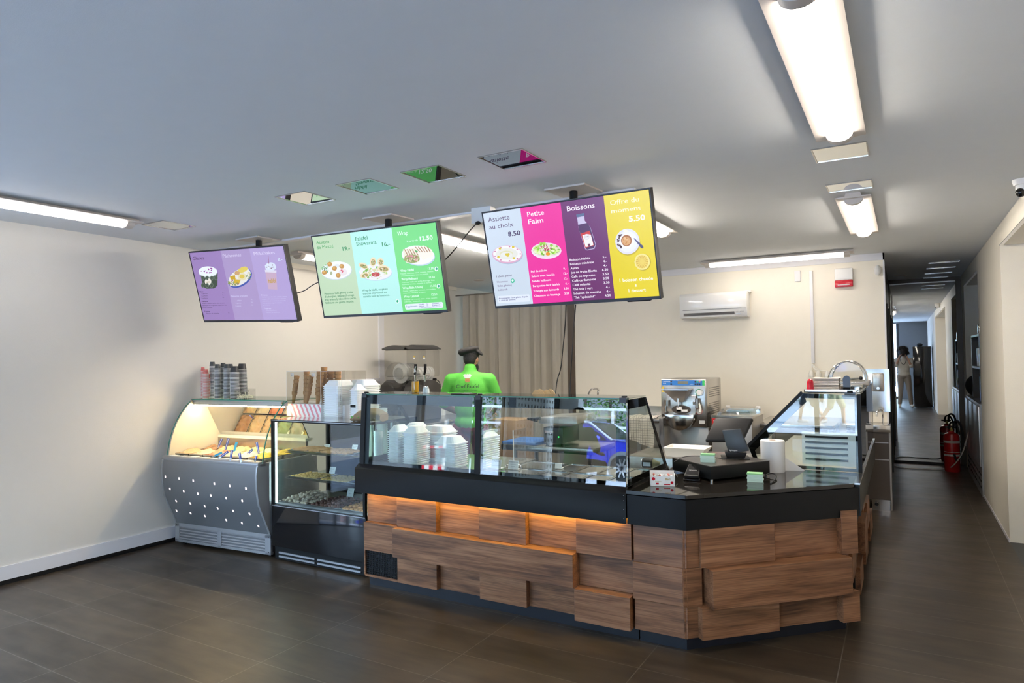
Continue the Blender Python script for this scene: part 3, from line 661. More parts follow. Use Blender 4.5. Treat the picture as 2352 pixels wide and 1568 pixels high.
for i, a in enumerate(('Houmous', 'Baba ghanuj', 'Labaneh')): s.tx(a, 286+i*6, 1150+i*42, 20, '6A5080', 0, w=(112, 148, 98)[i], sl=-.08)
s.disc(452, 1128, 20, 24, '30B890', 5).disc(452, 1124, 11, 13, 'E0F4EC', 6)
s.poly([(292, 1298), (300, 1290), (622, 1270), (632, 1278), (636, 1335), (626, 1346), (312, 1366), (300, 1356)], 'E0E6F6', 2)
s.tx("Accompagnés d'une galette de pain", 304, 1322, 15, '3A3A70', .01, w=310, sl=-.07).tx('(1 choix par assiette)', 308, 1342, 14, '3A3A70', .01, w=172, sl=-.06)
for i, (a, b, w) in enumerate((('Bol de salade', '9.-', 165), ('Salade avec falafels', '12.-', 245), ('Salade halloumi', '12.-', 200), ('Barquette de 6 falafels', '6.-', 285), ('Triangle aux épinards', '3.50', 270), ('Chausson au fromage', '3.50', 275))):
    s.tx(a, 645+i*7, 1040+i*51.5, 21, 'FBEAF4', .016, w=w, sl=-.08).tx(b, (990, 986, 993, 1010, 993, 1000)[i], 1010+i*52.5, 22, 'FBEAF4', .016, w=(30, 40, 40, 34, 50, 50)[i])
for i, (a, b, w) in enumerate((('Boisson Habibi', '5.-', 218), ('Boisson minérale', '4.-', 250), ('Ayran', '4.-', 84), ('Jus de fruits Biotta', '6.50', 276), ('Café ou expresso', '3.50', 248), ('Café cardamome', '3.50', 250), ('Café oriental', '3.50', 186), ('Thé noir / vert', '4.-', 204), ('Infusion de menthe', '4.-', 288), ('Thé "spécialité"', '4.50', 222))):
    s.tx(a, 1054+i*5.6, 919+i*44.2, 24, 'F0E4F0', .018, w=w, sl=-.08).tx(b, 1406+i*3+(0, 3, 3, -16, -14, -12, -10, 14, 16, -4)[i], 888+i*45.3, 24, 'F0E4F0', .018, w=(36, 36, 36, 62, 62, 62, 62, 38, 38, 62)[i])
s.tx('1 boisson chaude', 1578, 1142, 34, 'FBF6DC', .025, w=350, sl=-.07).tx('&', 1745, 1190, 28, 'FBF6DC', .02, w=26).tx('1 dessert', 1672, 1250, 34, 'FBF6DC', .025, w=180, sl=-.07)
s.finish()
# cables of the screens, power box behind
def cable(name, label, pts, r=.004, mt='wire', grp=None, sm=2, cat='cable'):
    m = M(); m.tube(pts, r, mt, 6, sm); return m.build(name, None, label, cat, grp, org=pts[0])
def px3(px, py, **k): return at(px, py, **k)
cable('cable', 'thin black cable sagging between the lilac and green screens', [px3(676, 674, y=3.86), px3(700, 668, y=3.86), px3(716, 655, y=3.86), px3(738, 645, y=3.86)])
cable('cable', 'thin black cable from the green screen up to the white ceiling box', [px3(1010, 606, y=3.9), px3(1030, 590, y=3.92), px3(1055, 560, y=3.95), px3(1085, 522, y=4.0), px3(1098, 512, y=4.0)])
t = thing('junction_box', 'white power box with a black plug under the ceiling, left of the four-colour screen', 'power box', at(1100, 503, y=4.02))
a, b = at(1086, 494, y=4.0), at(1130, 509, y=4.0); m = M(); m.box((a.x, 3.98, b.z), (b.x, 4.05, CZ), 'white_plastic'); m.build('box', t)
a = at(1098, 512, y=3.98); m = M(); m.ball(a, .016, 'black_plastic', sc=(1.3, 1, .9)); m.build('plug', t)
cable('cable', 'black cable hanging from the four-colour screen, left one of the pair, bending left', [px3(1300, 700, y=3.95), px3(1299, 735, y=4.2), px3(1296, 770, y=4.6), px3(1292, 810, y=5), px3(1288, 850, y=5.2), px3(1280, 868, y=5.2), px3(1276, 905, y=5.2)], .0045)
cable('cable', 'black cable hanging from the four-colour screen, right one of the pair', [px3(1322, 700, y=3.95), px3(1318, 745, y=4.3), px3(1315, 800, y=5), px3(1311, 860, y=5.2), px3(1309, 905, y=5.2)], .0045)
# ------------------------------------------------------------------ serving counter with glass display
def panel(parent, p, rz, L, h, d, mt='walnut', name='wood_panel'):
    """board whose front lower left corner is p; runs L along rz, stands h, goes d back"""
    m = M(); m.box((0, 0, 0), (L, d, h), mt); o = m.build(name, parent, bevel=.0012, seg=1, at_world=False)
    o.location = V(p)-wloc(parent); o.rotation_euler.z = rz; return o
FZ0, FZ1, TOPZ = .66, .835, .850
xs = [-3.36, -3.055, -2.717, -2.377, -2.034, -1.695, -1.352]
zr = [.07, .255, .452, .70]
t = thing('display_counter', 'long serving counter with refrigerated glass display and walnut-clad front', 'counter', (-2.4, 3.66, 0)); CT = t
m = M(); m.box((-3.36, 3.70, .07), (-1.352, 4.46, .66), 'black_metal'); m.build('carcass', t)
m = M(); m.box((-3.35, 3.67, 0), (-1.335, 4.40, .10), 'navy_kick'); m.build('kick_plate', t)
YA, YB, YC = 3.665, 3.625, 3.585
for r, (row, hh) in enumerate((((YB, 'c'), .03), ((YC, 'c'), .02), ((YB, 'c'), .02))): pass
lay = {2: [YA, YB, YA, YB, YA, YB], 0: [None, YB, YA, YB, YA, YC]}
for r, ds in lay.items():
    for c, y in enumerate(ds):
        if y is None: continue
        panel(t, (xs[c], y, zr[r]), 0, xs[c+1]-xs[c]-.001, zr[r+1]-zr[r]-.001, 3.70-y)
panel(t, (xs[0], YB, zr[1]), 0, xs[1]-xs[0]-.001, zr[2]-zr[1]-.001, 3.70-YB)
panel(t, (xs[1], YC-.01, zr[1]), 0, xs[5]-xs[1]-.001, zr[2]-zr[1]-.001, 3.70-YC+.01)
panel(t, (xs[5], YA, zr[1]), 0, xs[6]-xs[5]-.001, zr[2]-zr[1]-.001, 3.70-YA)
panel(t, (xs[0], YB, zr[0]), 0, .012, zr[1]-zr[0], .06, name='grille_frame'); panel(t, (xs[0], YB, zr[0]), 0, xs[1]-xs[0], .014, .06, name='grille_frame')
g = thing('vent_grille', None, None, (0, 0, 0)); g.parent = t
m = M(); a, b = xs[0]+.012, xs[1]-.002; nx, nz = 20, 12
for i in range(nx+1): x = a+(b-a)*i/nx; m.box((x-.0035, YB+.012, zr[0]+.014), (x+.0035, YB+.016, zr[1]), 'black_metal')
for i in range(nz+1): z = zr[0]+.014+(zr[1]-zr[0]-.014)*i/nz; m.box((a, YB+.0125, z-.003), (b, YB+.0155, z+.003), 'black_metal')
bpy.data.objects.remove(g)
m.box((a, YB+.05, zr[0]), (b, YB+.055, zr[1]), 'grey_paint'); m.build('vent_grille', t)
# black fascia with its sloping ledge
m = M(); m.prism([(3.60, FZ0), (3.60, FZ1-.005), (3.612, FZ1+.005), (3.64, .862), (3.72, .862), (3.72, FZ0+.03), (3.606, FZ0+.03), (3.606, FZ0)], 'x', -3.42, -1.372, 'black_flange'); m.build('fascia', t, bevel=.002, seg=1)
m = M()
for z in (.69, .74, .79, .82): m.cyl((-1.385, 3.5995, z), (-1.385, 3.602, z), .0016, 'steel', n=8)
m.build('rivets', t)
m = M(); m.box((-3.35, 3.607, FZ0+.014), (-1.40, 3.621, FZ0+.024), 'amber_led'); m.build('led_strip', t, 'amber light strip under the fascia')
# display well
m = M()
m.box((-3.38, 3.72, .80), (-2.40, 4.46, .845), 'steel'); m.box((-2.40, 3.66, .66), (-1.372, 4.46, .785), 'steel'); m.build('well', t)
# glazing: front leans back, top flat, ends slanted at the rear
def yz(zz): return 3.638+(zz-.86)*.0613
for a, b in ((-3.372, -2.415), (-2.372, -1.385)):
    m = M(); m.hexa([(a, yz(.86), .86), (b, yz(.86), .86), (b, yz(.86)+.006, .86), (a, yz(.86)+.006, .86)], [(a, yz(1.355), 1.355), (b, yz(1.355), 1.355), (b, yz(1.355)+.006, 1.355), (a, yz(1.355)+.006, 1.355)], 'display_glass'); m.build('front_glass', t)
    m = M(); e = .007
    def strip(x0, z0, x1, z1):
        m.hexa([(x0, yz(z0)+e, z0), (x1, yz(z0)+e, z0), (x1, yz(z0)+e+.001, z0), (x0, yz(z0)+e+.001, z0)], [(x0, yz(z1)+e, z1), (x1, yz(z1)+e, z1), (x1, yz(z1)+e+.001, z1), (x0, yz(z1)+e+.001, z1)], 'black_glass')
    strip(a, 1.29, b, 1.355); strip(a, .862, b, .885)
    if a < -3: strip(a, .885, a+.045, 1.29)
    else: strip(b-.06, .885, b, 1.29)
    m.build('printed_border', t)
m = M(); m.box((-3.38, 3.662, 1.357), (-1.375, 3.985, 1.363), 'glass_clear'); m.build('top_glass', t)
m = M(); m.box((-3.38, 3.660, 1.3565), (-1.375, 3.6625, 1.3635), 'glass_edge'); m.build('glass_edge', t)
for x in (-3.385, -2.395): 
    w = .02
    m = M(); m.hexa([(x-w, yz(.86)-.004, .86), (x+w, yz(.86)-.004, .86), (x+w, yz(.86)+.035, .86), (x-w, yz(.86)+.035, .86)], [(x-w, yz(1.35)-.004, 1.35), (x+w, yz(1.35)-.004, 1.35), (x+w, yz(1.35)+.035, 1.35), (x-w, yz(1.35)+.035, 1.35)], 'black_metal'); m.build('upright', t)
for x in (-3.375, -2.395, -1.40):
    m = M(); m.box((x-.022, 3.655, 1.335), (x+.022, 3.70, 1.366), 'dark_frame'); m.cyl((x, 3.685, 1.366), (x, 3.685, 1.376), .017, 'black_metal'); m.build('clamp', t, bevel=.002, seg=1)
def end_pane(x, parent, out=0):
    P4 = [(3.648, .855), (3.668, 1.353), (3.985, 1.353), (4.46, .80), (4.46, .765), (3.648, .765)]
    m = M(); m.prism([(3.648, .86), (3.668, 1.353), (3.985, 1.353), (4.40, .86)], 'x', x-.003, x+.003, 'glass_clear'); m.build('end_glass', parent)
    m = M()
    m.prism([(3.985, 1.353), (3.955, 1.353), (4.345, .86), (4.40, .86)], 'x', x+.0035, x+.006, 'black_gloss')
    m.prism([(3.668, 1.353), (3.955, 1.353), (3.99, 1.30), (3.666, 1.30)], 'x', x+.0035, x+.006, 'black_glass')
    m.prism([(3.648, .86), (3.668, 1.353), (3.69, 1.353), (3.67, .86)], 'x', x+.0035, x+.006, 'black_gloss')
    m.prism([(3.648, .86), (3.648, .90), (4.33, .90), (4.36, .86)], 'x', x+.0035, x+.006, 'black_glass')
    m.build('end_frame', parent)
end_pane(-1.380, t); end_pane(-3.375, t)
m = M(); m.box((-3.38, 3.64, .845), (-1.372, 3.65, .862), 'black_metal'); m.box((-1.40, 3.64, .84), (-1.372, 4.42, .862), 'black_metal'); m.box((-3.38, 3.64, .84), (-3.35, 4.42, .862), 'black_metal'); m.build('bottom_rail', t)

# ---- corner counter
t = thing('corner_counter', 'angled till counter with black stone top and walnut boards, at the corner', 'counter', (-.8, 4.2, 0)); CC = t
A, B, Cc = V(-1.368, 3.607, 0), V(-1.032, 3.607, 0), V(-.241, 4.383, 0)
chd = (Cc-B).normalized(); ang = math.atan2(chd.y, chd.x); nrm = V(chd.y, -chd.x, 0); CL = (Cc-B).length
top = [(-1.372, 3.603), (-1.032, 3.603), (-.266, 4.352), (-.266, 4.74), (-.93, 4.74), (-1.0, 4.80), (-1.372, 4.55)]
m = M(); m.prism(top, 'z', TOPZ-.022, TOPZ, 'granite'); m.build('stone_top', t, bevel=.0015, seg=1)
m = M(); off = -.004
m.prism([(-1.368, 3.607), (-1.034, 3.607), (-.243, 4.383), (-.243, 4.42), (-1.05, 3.632), (-1.368, 3.632)], 'z', FZ0, TOPZ-.026, 'black_flange'); m.build('fascia', t, bevel=.0015, seg=1)
m = M(); m.prism([(-1.368, 3.72), (-1.08, 3.72), (-.32, 4.47), (-.32, 4.74), (-1.0, 4.74), (-1.368, 4.5)], 'z', .07, TOPZ-.026, 'black_metal'); m.build('carcass', t)
m = M(); m.prism([(-1.325, 3.665), (-1.06, 3.665), (-.33, 4.385), (-.33, 4.7), (-1.325, 4.4)], 'z', 0, .11, 'navy_kick'); m.build('kick_plate', t)
zc = [.075, .245, .452, .70]
panel(t, (-1.338, 3.622, zc[0]), 0, .298, zc[1]-zc[0]-.001, .09); panel(t, (-1.345, 3.618, zc[1]), 0, .306, zc[2]-zc[1]-.001, .09); panel(t, (-1.338, 3.622, zc[2]), 0, .298, zc[3]-zc[2]-.001, .09)
def chp(u0, u1, z0, z1, d):   # board on the angled face, d = how far it stands proud
    p = B+chd*u0+nrm*(d-.022); panel(t, (p.x, p.y, z0), ang, (u1-u0)-.001, z1-z0-.001, .07+d)
chp(-.010, .085, zc[0], zc[1], 0); chp(-.014, .095, zc[1], zc[2], .008); chp(-.010, .085, zc[2], zc[3], 0)
chp(.070, .545, zc[0], zc[1], .045); chp(.545, .97, zc[0], zc[1], .0); chp(.955, 1.07, zc[0], zc[1], .050)
chp(.085, .545, zc[2], zc[3], .018); chp(.545, .985, zc[2], zc[3], -.012); chp(.975, 1.085, zc[2], zc[3], .030)
chp(.115, .995, zc[1], zc[2], .085); chp(.995, 1.06, zc[1], zc[2], -.02)
# ---- side counter running back along the corridor
t = thing('side_counter', 'second glass display counter running back along the corridor side', 'counter', (-.6, 5.7, 0)); SD = t
ES, YS, YE = -.238, 4.76, 6.75
m = M(); m.box((-.30, 4.75, .07), (-.90, YE, .83), 'black_metal'); m.build('carcass', t)
m = M(); m.box((-.33, 4.75, 0), (-.88, YE-.03, .10), 'navy_kick'); m.build('kick_plate', t)
m = M(); m.box((ES-.025, 4.384, FZ0), (ES, YE, TOPZ-.01), 'black_flange'); m.box((ES-.03, 4.384, TOPZ-.01), (ES+.002, YE, TOPZ), 'steel'); m.build('fascia', t)
yy = [4.46, 4.80, 5.15, 5.5, 5.85, 6.2, 6.7]
for r in range(3):
    for c in range(6):
        d = ((0, .05, 0, .05, 0, .05), (.03, -.02, .04, 0, .05, 0), (.0, .02, .0, .04, 0, .03))[r][c]
        if r == 1 and c == 2: d = .065
        panel(t, (-.30+d-.02, yy[c], zc[r]), R(90), yy[c+1]-yy[c]-.002, zc[r+1]-zc[r]-.001-(.03 if r == 2 else 0), .07+d if d > 0 else .05)
m = M(); m.box((-.90, 4.76, .80), (-.245, YE, .848), 'steel'); m.build('well', t)
ep = [(-.245, .852), (-.245, 1.338), (-.572, 1.345), (-.925, .975), (-.88, .852)]
m = M(); m.prism(ep, 'y', YS, YS+.006, 'glass_clear'); m.build('end_glass', t)
m = M()
m.prism([(-.245, 1.338), (-.572, 1.345), (-.60, 1.315), (-.245, 1.31)], 'y', YS+.007, YS+.009, 'black_glass')
m.prism([(-.245, .852), (-.245, 1.338), (-.275, 1.338), (-.275, .852)], 'y', YS+.007, YS+.009, 'black_glass')
m.prism([(-.572, 1.345), (-.925, .975), (-.885, .955), (-.555, 1.29)], 'y', YS+.007, YS+.009, 'black_glass')
m.prism([(-.925, .975), (-.88, .852), (-.245, .852), (-.245, .872), (-.86, .872), (-.885, .955)], 'y', YS+.007, YS+.009, 'black_glass'); m.build('printed_border', t)
m = M(); m.box((-.251, YS, .852), (-.245, YE-.03, 1.338), 'black_glass'); m.build('front_glass', t)
m = M(); m.box((-.575, YS-.01, 1.346), (-.24, YE-.03, 1.352), 'glass_clear'); m.build('top_glass', t)
m = M(); m.prism([(-.572, 1.345), (-.925, .975), (-.940, .985), (-.585, 1.36)], 'y', YS-.02, YS+.01, 'black_metal'); m.build('slant_frame', t)
m = M(); m.box((-.262, YS-.012, .852), (-.24, YS+.012, 1.345), 'black_metal'); m.build('upright', t)
for p in ((-.30, YS+.03), (-.27, YE-.25)):
    m = M(); m.box((p[0]-.03, p[1]-.03, 1.335), (p[0]+.03, p[1]+.02, 1.352), 'dark_frame'); m.cyl((p[0], p[1], 1.352), (p[0], p[1], 1.366), .02, 'black_metal'); m.build('clamp', t)
m = M(); m.box((-.60, 4.86, .87), (-.27, 4.865, 1.085), 'white_plastic')
for i in range(5): z = .90+i*.037; m.box((-.58, 4.852, z), (-.325, 4.861, z+.013), 'black_metal')
m.build('vent_cover', t, 'white slotted vent cover behind the end glass')

# ------------------------------------------------------------------ steel pans and labels in the display
t = thing('food_pan', 'empty wide steel pan at the left of the pan rows', 'food pan', (0, 0, 0), 'steel pans in the counter display')
bpy.data.objects.remove(t)
def pan_unit(w, d, h=.06):
    t = thing('food_pan', 'x', 'food pan', (0, 0, 0), 'steel pans in the counter display')
    m = M(); r = .012
    def rr(x0, y0, x1, y1, z, q): # rounded rect ring
        pts = []
        for cx, cy, a0 in ((x1-q, y1-q, 0), (x0+q, y1-q, 90), (x0+q, y0+q, 180), (x1-q, y0+q, 270)):
            for k in range(4): a = R(a0+30*k); pts.append((cx+q*math.cos(a), cy+q*math.sin(a), z))
        return pts
    m.loft([rr(0, 0, w, d, 0, .012), rr(0, 0, w, d, .004, .012), rr(r, r, w-r, d-r, .004, .02), rr(r+.004, r+.004, w-r-.004, d-r-.004, -h+.01, .02), rr(r+.012, r+.012, w-r-.012, d-r-.012, -h, .02)], 'steel_bright', caps=True, smooth=False); m.build('basin', t, at_world=False, normals=False)
    return t
ZP = .851
P1 = pan_unit(.157, .30); P2 = pan_unit(.30, .30)
cols_ = [(-2.36, 2), (-2.055, 1), (-1.895, 1), (-1.735, 1), (-1.575, 1)]
names = ['first', 'second', 'third', 'fourth']
k = 0
for i, (x, n) in enumerate(cols_):
    for j, y in enumerate((3.70, 4.01)):
        src = P2 if n == 2 else P1
        row = 'front' if j == 0 else 'back'
        lb = ('wide empty steel pan at the left end of the %s pan row' % row) if n == 2 else '%s narrow steel pan from the left in the %s pan row' % (names[i-1], row)
        if k < 2 and False: pass
        o = dup(src, (x, y, ZP), lb)
        k += 1
for o in (P1, P2):
    for ch in list(o.children): bpy.data.objects.remove(ch)
    bpy.data.objects.remove(o)
def label_card(p, w, h, label, grp, lines, tilt=.25, rz=0., txt=True):
    t = thing('price_card', label, 'price card', p, grp, rz=rz)
    m = M(); m.hexa([(-w/2, 0, 0), (w/2, 0, 0), (w/2, .003, 0), (-w/2, .003, 0)], [(-w/2, h*tilt, h), (w/2, h*tilt, h), (w/2, h*tilt+.003, h), (-w/2, h*tilt+.003, h)], 'paper')
    m.box((-w/2, -.001, -.001), (w/2, .04, .001), 'paper')
    m.build('card', t, at_world=False)
    if lines:
        m = M(); up = V(0, tilt, 1).normalized()
        for i, (s_, x, q, c) in enumerate(lines): m.text(s_, V(0, -.0012, 0)+up*(h*x)+V(q*w, 0, 0), (1, 0, 0), up, c, 'ink', .0, 'CENTER', 0)
        m.build('print', t, at_world=False)
    return t
label_card(at(1139, 1075, z=.857), .076, .056, 'small white card reading FALAFEL on the pan edge', 'price cards in the counter display', [('FALAFEL', .78, 0, .013), ('5.-', .58, 0, .008), ('pois chiches, fèves, ail, coriandre', .3, 0, .005)])
label_card(at(1178, 1077, z=.857), .076, .056, 'small white card to the right of the FALAFEL card', 'price cards in the counter display', [('MUSKETATCHE', .78, 0, .010), ('pommes de terre', .55, 0, .006), ('et coriandre', .3, 0, .006)])
label_card(at(1282, 1075, z=.857), .050, .030, 'tiny card standing among the narrow steel pans', 'price cards in the counter display', None)
# handles of pan lids
for i, (px, py) in enumerate(((1167, 1075), (1192, 1074))):
    p = at(px, py, z=.857); m = M(); m.tube([p+V(-.02, 0, 0), p+V(-.018, 0, .02), p+V(.018, 0, .02), p+V(.02, 0, 0)], .004, 'chrome', 6, 1); m.build('lid_handle', None, ('chrome lid handle behind the FALAFEL card', 'chrome lid handle right of the second card')[i], 'handle', org=p)
p = at(1180, 1062, z=.86); q = at(1180, 988, y=p.y)
m = M(); m.box((p.x-.003, p.y, .855), (p.x+.003, p.y+.18, q.z), 'acrylic'); m.box((p.x-.003, p.y-.004, .855), (p.x+.003, p.y, q.z), 'white_plastic'); m.build('divider', None, 'clear upright divider with a pale edge between the pans', 'divider', org=p)
# ---- polystyrene meal boxes stacked in the left half
def clam(w, d, n, lid=True, bh=.0165, grp='white foam box stacks'):
    pass
FB = None
def foam_tray(w, d, mt='foam'):
    t = None
    m = M()
    def rg(x, y, z, q=.02):
        pts = []
        for cx, cy, a0 in ((x-q, y-q, 0), (-x+q, y-q, 90), (-x+q, -y+q, 180), (x-q, -y+q, 270)):
            for k in range(3): a = R(a0+45*k); pts.append((cx+q*math.cos(a), cy+q*math.sin(a), z))
        return pts
    m.loft([rg(w/2-.010, d/2-.010, 0), rg(w/2-.006, d/2-.006, .0125), rg(w/2, d/2, .0130), rg(w/2, d/2, .0162), rg(w/2-.006, d/2-.006, .0165)], mt, True, smooth=False)
    return m
def foam_lid(w, d, mt='foam', h=.05):
    m = M()
    def rg(x, y, z, q=.02):
        pts = []
        for cx, cy, a0 in ((x-q, y-q, 0), (-x+q, y-q, 90), (-x+q, -y+q, 180), (x-q, -y+q, 270)):
            for k in range(3): a = R(a0+45*k); pts.append((cx+q*math.cos(a), cy+q*math.sin(a), z))
        return pts
    m.loft([rg(w/2, d/2, 0), rg(w/2, d/2, .006), rg(w/2-.008, d/2-.008, .008), rg(w/2-.035, d/2-.035, h)], mt, True, smooth=False)
    return m
def stack(x, y, z0, w, d, n, place, rz=0, mt='foam', grp='foam meal boxes', tag_='white foam meal box', pitch=.0165, lid=True, kind='meal_box'):
    """n nested boxes, each an object of its own, the topmost with its raised lid"""
    base = None
    for i in range(n):
        if base is None:
            o = foam_tray(w, d, mt).build(kind, None, '%s in the %s' % (tag_, place), 'box', grp+' in the '+place); base = o
        else:
            o = base.copy(); COL.objects.link(o)
        o.location = (x+random.uniform(-.001, .001), y, z0+i*pitch); o.rotation_euler.z = rz+random.uniform(-.012, .012)
    if lid:
        o = foam_lid(w, d, mt).build(kind, None, '%s lid atop the %s' % (tag_, place), 'box')
        o.location = (x, y, z0+n*pitch); o.rotation_euler.z = rz
Z0 = .846
def stack_px(pl, pr, py, yf, d, place, z0=Z0, mt='foam', **k):
    a, b = at(pl, py, y=yf), at(pr, py, y=yf); w = b.x-a.x
    stack((a.x+b.x)/2, yf+d/2, z0, w, d, max(3, int((a.z-z0)/.0150)), place, pitch=.0150, mt=mt, **k)
stack_px(887, 914, 991, 3.82, .17, 'left stack inside the counter')
stack_px(921, 957, 991, 3.80, .17, 'middle front stack inside the counter')
stack_px(922, 956, 984, 4.00, .18, 'left rear stack inside the counter')
stack_px(962, 1018, 992, 4.00, .20, 'tall rear stack inside the counter')
stack_px(995, 1044, 1016, 3.80, .18, 'short front stack inside the counter')
stack_px(1096, 1112, 1003, 3.86, .22, 'stack just right of the upright')
# clear cups and white tubs at the far left of the display
def tub(r, h, n, x, y, z0, place, mt='clear_plastic_solid', cat='tub', kind='plastic_tub', pit=.012, label='clear plastic tub'):
    base = None
    for i in range(n):
        if base is None:
            m = M(); m.lathe([(r*.82, 0), (r*.98, h), (r*1.04, h), (r*1.04, h+.004), (r*.96, h+.004), (r*.80, .003)], (0, 0, 0), mt, 20, caps=True)
            base = m.build(kind, None, '%s in the %s' % (label, place), cat, 'tubs in the '+place); o = base
        else: o = base.copy(); COL.objects.link(o)
        o.location = (x, y, z0+i*pit)
for px_, yq_, r_, n_, k_ in ((869, 3.84, .036, 14, dict(place='round tub column left of the foam boxes')), (846, 3.90, .032, 17, dict(place='pale tub column at the display end', mt='foam', label='white tub')), (878, 4.08, .042, 20, dict(place='tall rear tub column in the display', mt='foam', label='white cup', pit=.016))):
    tub(r_, .07, n_, at(px_, 1000, y=yq_).x, yq_, Z0, **k_)
# ------------------------------------------------------------------ things on the counter glass
def bottle():
    p = at(906, 905, z=1.365); p = V(p.x, 3.86, 1.3635)
    t = thing('oil_bottle', 'tall glass bottle of yellow oil with steel pourer on the counter glass', 'bottle', p)
    m = M(); m.lathe([(.001, .001), (.0265, .001), (.0275, .006), (.0275, .085), (.022, .105), (.012, .125), (.0105, .15), (.013, .152), (.013, .157), (.009, .158)], p, 'acrylic', 24); m.build('glass', t)
    m = M(); m.lathe([(.001, .003), (.025, .003), (.0258, .008), (.0258, .082), (.001, .0825)], p, 'oil', 20); m.build('oil', t)
    m = M(); m.tube([p+V(0, 0, .15), p+V(0, 0, .175), p+V(.006, 0, .19)], [.007, .005, .003], 'chrome', 10); m.build('pourer', t)
bottle()
for i, x in enumerate((-3.05, -3.025)):
    pass
for i, px in enumerate((944, 951)):
    p = at(px, 905, z=1.3635); p = V(p.x, 3.84, 1.3635)
    t = thing('salt_shaker', ('left', 'right')[i]+' one of two little glass shakers on the counter glass', 'shaker', p, 'two glass shakers')
    m = M(); m.lathe([(.013, 0), (.015, .003), (.014, .028), (.011, .034)], p, 'clear_plastic_solid', 12); m.build('jar', t)
    m = M(); m.ball(p+V(0, 0, .040), .010, 'chrome', 10, 6); m.build('cap', t)
p = at(1062, 906, z=1.3635); m = M(); m.box((p.x-.075, 3.70, 1.3635), (p.x+.075, 3.80, 1.372), 'black_plastic'); m.build('tablet', None, 'flat black tablet lying on the counter glass in front of the worker', 'tablet', bevel=.003, org=(p.x, 3.75, 1.3635))
# flat breads
for i in range(5):
    p = at(1247+i*8, 906-3, z=1.3635); p = V(p.x, 3.93, 1.3635)
    m = M(); h = .026+.006*math.sin(i*2.1); m.prism([(p.x-.035, p.z), (p.x+.035, p.z), (p.x+.012, p.z+h), (p.x-.006, p.z+h+.004)], 'y', p.y+i*.006-.006, p.y+i*.006-.002, 'biscuit'); m.build('flat_bread', None, ('leftmost', 'second', 'middle', 'fourth', 'rightmost')[i]+' of the pale crackers leaning together on the counter glass', 'cracker', 'crackers on the counter glass', org=p)
# ------------------------------------------------------------------ till corner
a = at(*((1430+1070/5.226), (840+1400/5.226)), z=TOPZ)
D0 = V(-1.005, 4.045, TOPZ); dx = V(.265, .42, 0).normalized()
t = thing('cash_drawer', 'black cash drawer under the till at the counter corner', 'cash drawer', D0)
c = [V(-1.005, 4.045, 0), V(-.735, 4.425, 0), V(-1.03, 4.66, 0), V(-1.315, 4.30, 0)]
m = M(); m.hexa([p_+V(0, 0, TOPZ+.014) for p_ in c], [p_+V(0, 0, TOPZ+.092) for p_ in c], 'black_metal'); m.build('body', t, bevel=.003)
m = M(); m.hexa([p_*1+V(0, 0, TOPZ+.089) for p_ in c], [p_+V(0, 0, TOPZ+.0935) for p_ in c], 'grey_top'); m.build('lid', t)
for i, p_ in enumerate(c[:3]):
    q = p_*.94+(c[0]+c[2])*.5*.06; m = M(); m.cyl(q+V(0, 0, TOPZ), q+V(0, 0, TOPZ+.015), .010, 'steel', n=12); m.build('foot', t)
DT = TOPZ+.0935
t = thing('till', 'black till tablet on a slanted stand, screen turned away', 'till', at(1690, 1054, z=DT)); b = V(t.location)
m = M(); bx, by = V(.5, .86, 0).normalized(), V(-.86, .5, 0).normalized()
def K(u, v, z): return b+V(1, .28, 0).normalized()*u+V(-.28, 1, 0).normalized()*v+V(0, 0, z)
m.hexa([K(-.085, -.02, 0), K(.085, -.02, 0), K(.085, .13, 0), K(-.085, .13, 0)], [K(-.085, -.02, .008), K(.085, -.02, .008), K(.085, .13, .008), K(-.085, .13, .008)], 'black_plastic'); m.build('foot', t, bevel=.003)
m = M(); m.hexa([K(-.055, -.015, .008), K(.055, -.015, .008), K(.055, .10, .008), K(-.055, .10, .008)], [K(-.065, -.018, .045), K(.068, -.018, .045), K(.068, .09, .045), K(-.065, .09, .045)], 'black_plastic'); m.build('base_block', t, bevel=.006)
nk = [at(x_, y_, y=b.y-.018) for x_, y_ in ((1673, 1041), (1721, 1035), (1700, 985), (1658, 988))]; m = M(); m.hexa(nk, [q_+V(0, .022, 0) for q_ in nk], 'till_grey'); m.build('neck', t, bevel=.004)
c4 = [at(x_, y_, y=b.y+.0+dy) for x_, y_, dy in ((1618, 1012, .0), (1705, 1011, .0), (1730, 959, .10), (1643, 957, .10))]
m = M(); nv = (c4[1]-c4[0]).cross(c4[3]-c4[0]).normalized(); 
if nv.y < 0: nv = -nv
m.hexa([p_ for p_ in c4], [p_+nv*.032 for p_ in c4], 'black_plastic'); m.build('tablet', t, bevel=.012, seg=3)
m = M(); m.text('lightspeed', K(-.012, -.0195, .054), V(1, .28, 0), (0, 0, 1), .013, 'paper', .01, 'CENTER', .002); m.build('lettering', t)
def pile(px, py, w, d, n, h, label, pz, rz, top='green_card'):
    p = at(px, py, z=pz); t0 = None
    rot = Matrix.Rotation(rz, 3, 'Z')
    for i in range(n):
        m = M(); q = h/n; m.box((-w/2, 0, 0), (w/2, d, q*.92), 'mint_card' if i < n-1 else top)
        o = m.build('card_bundle', None, ('%s, topmost' if i == n-1 else '%s, inside the pile') % label, 'cards', label+', bundles'); o.location = (p.x+random.uniform(-.002, .002), p.y+random.uniform(-.002, .002), pz+i*q); o.rotation_euler.z = rz+random.uniform(-.03, .03)
pile(1625, 1062, .085, .055, 6, .052, 'pale green business cards piled on the cash drawer', DT, .15)
pile(1734, 1107, .088, .06, 6, .052, 'green-topped cards piled on the stone counter top', TOPZ, .12)
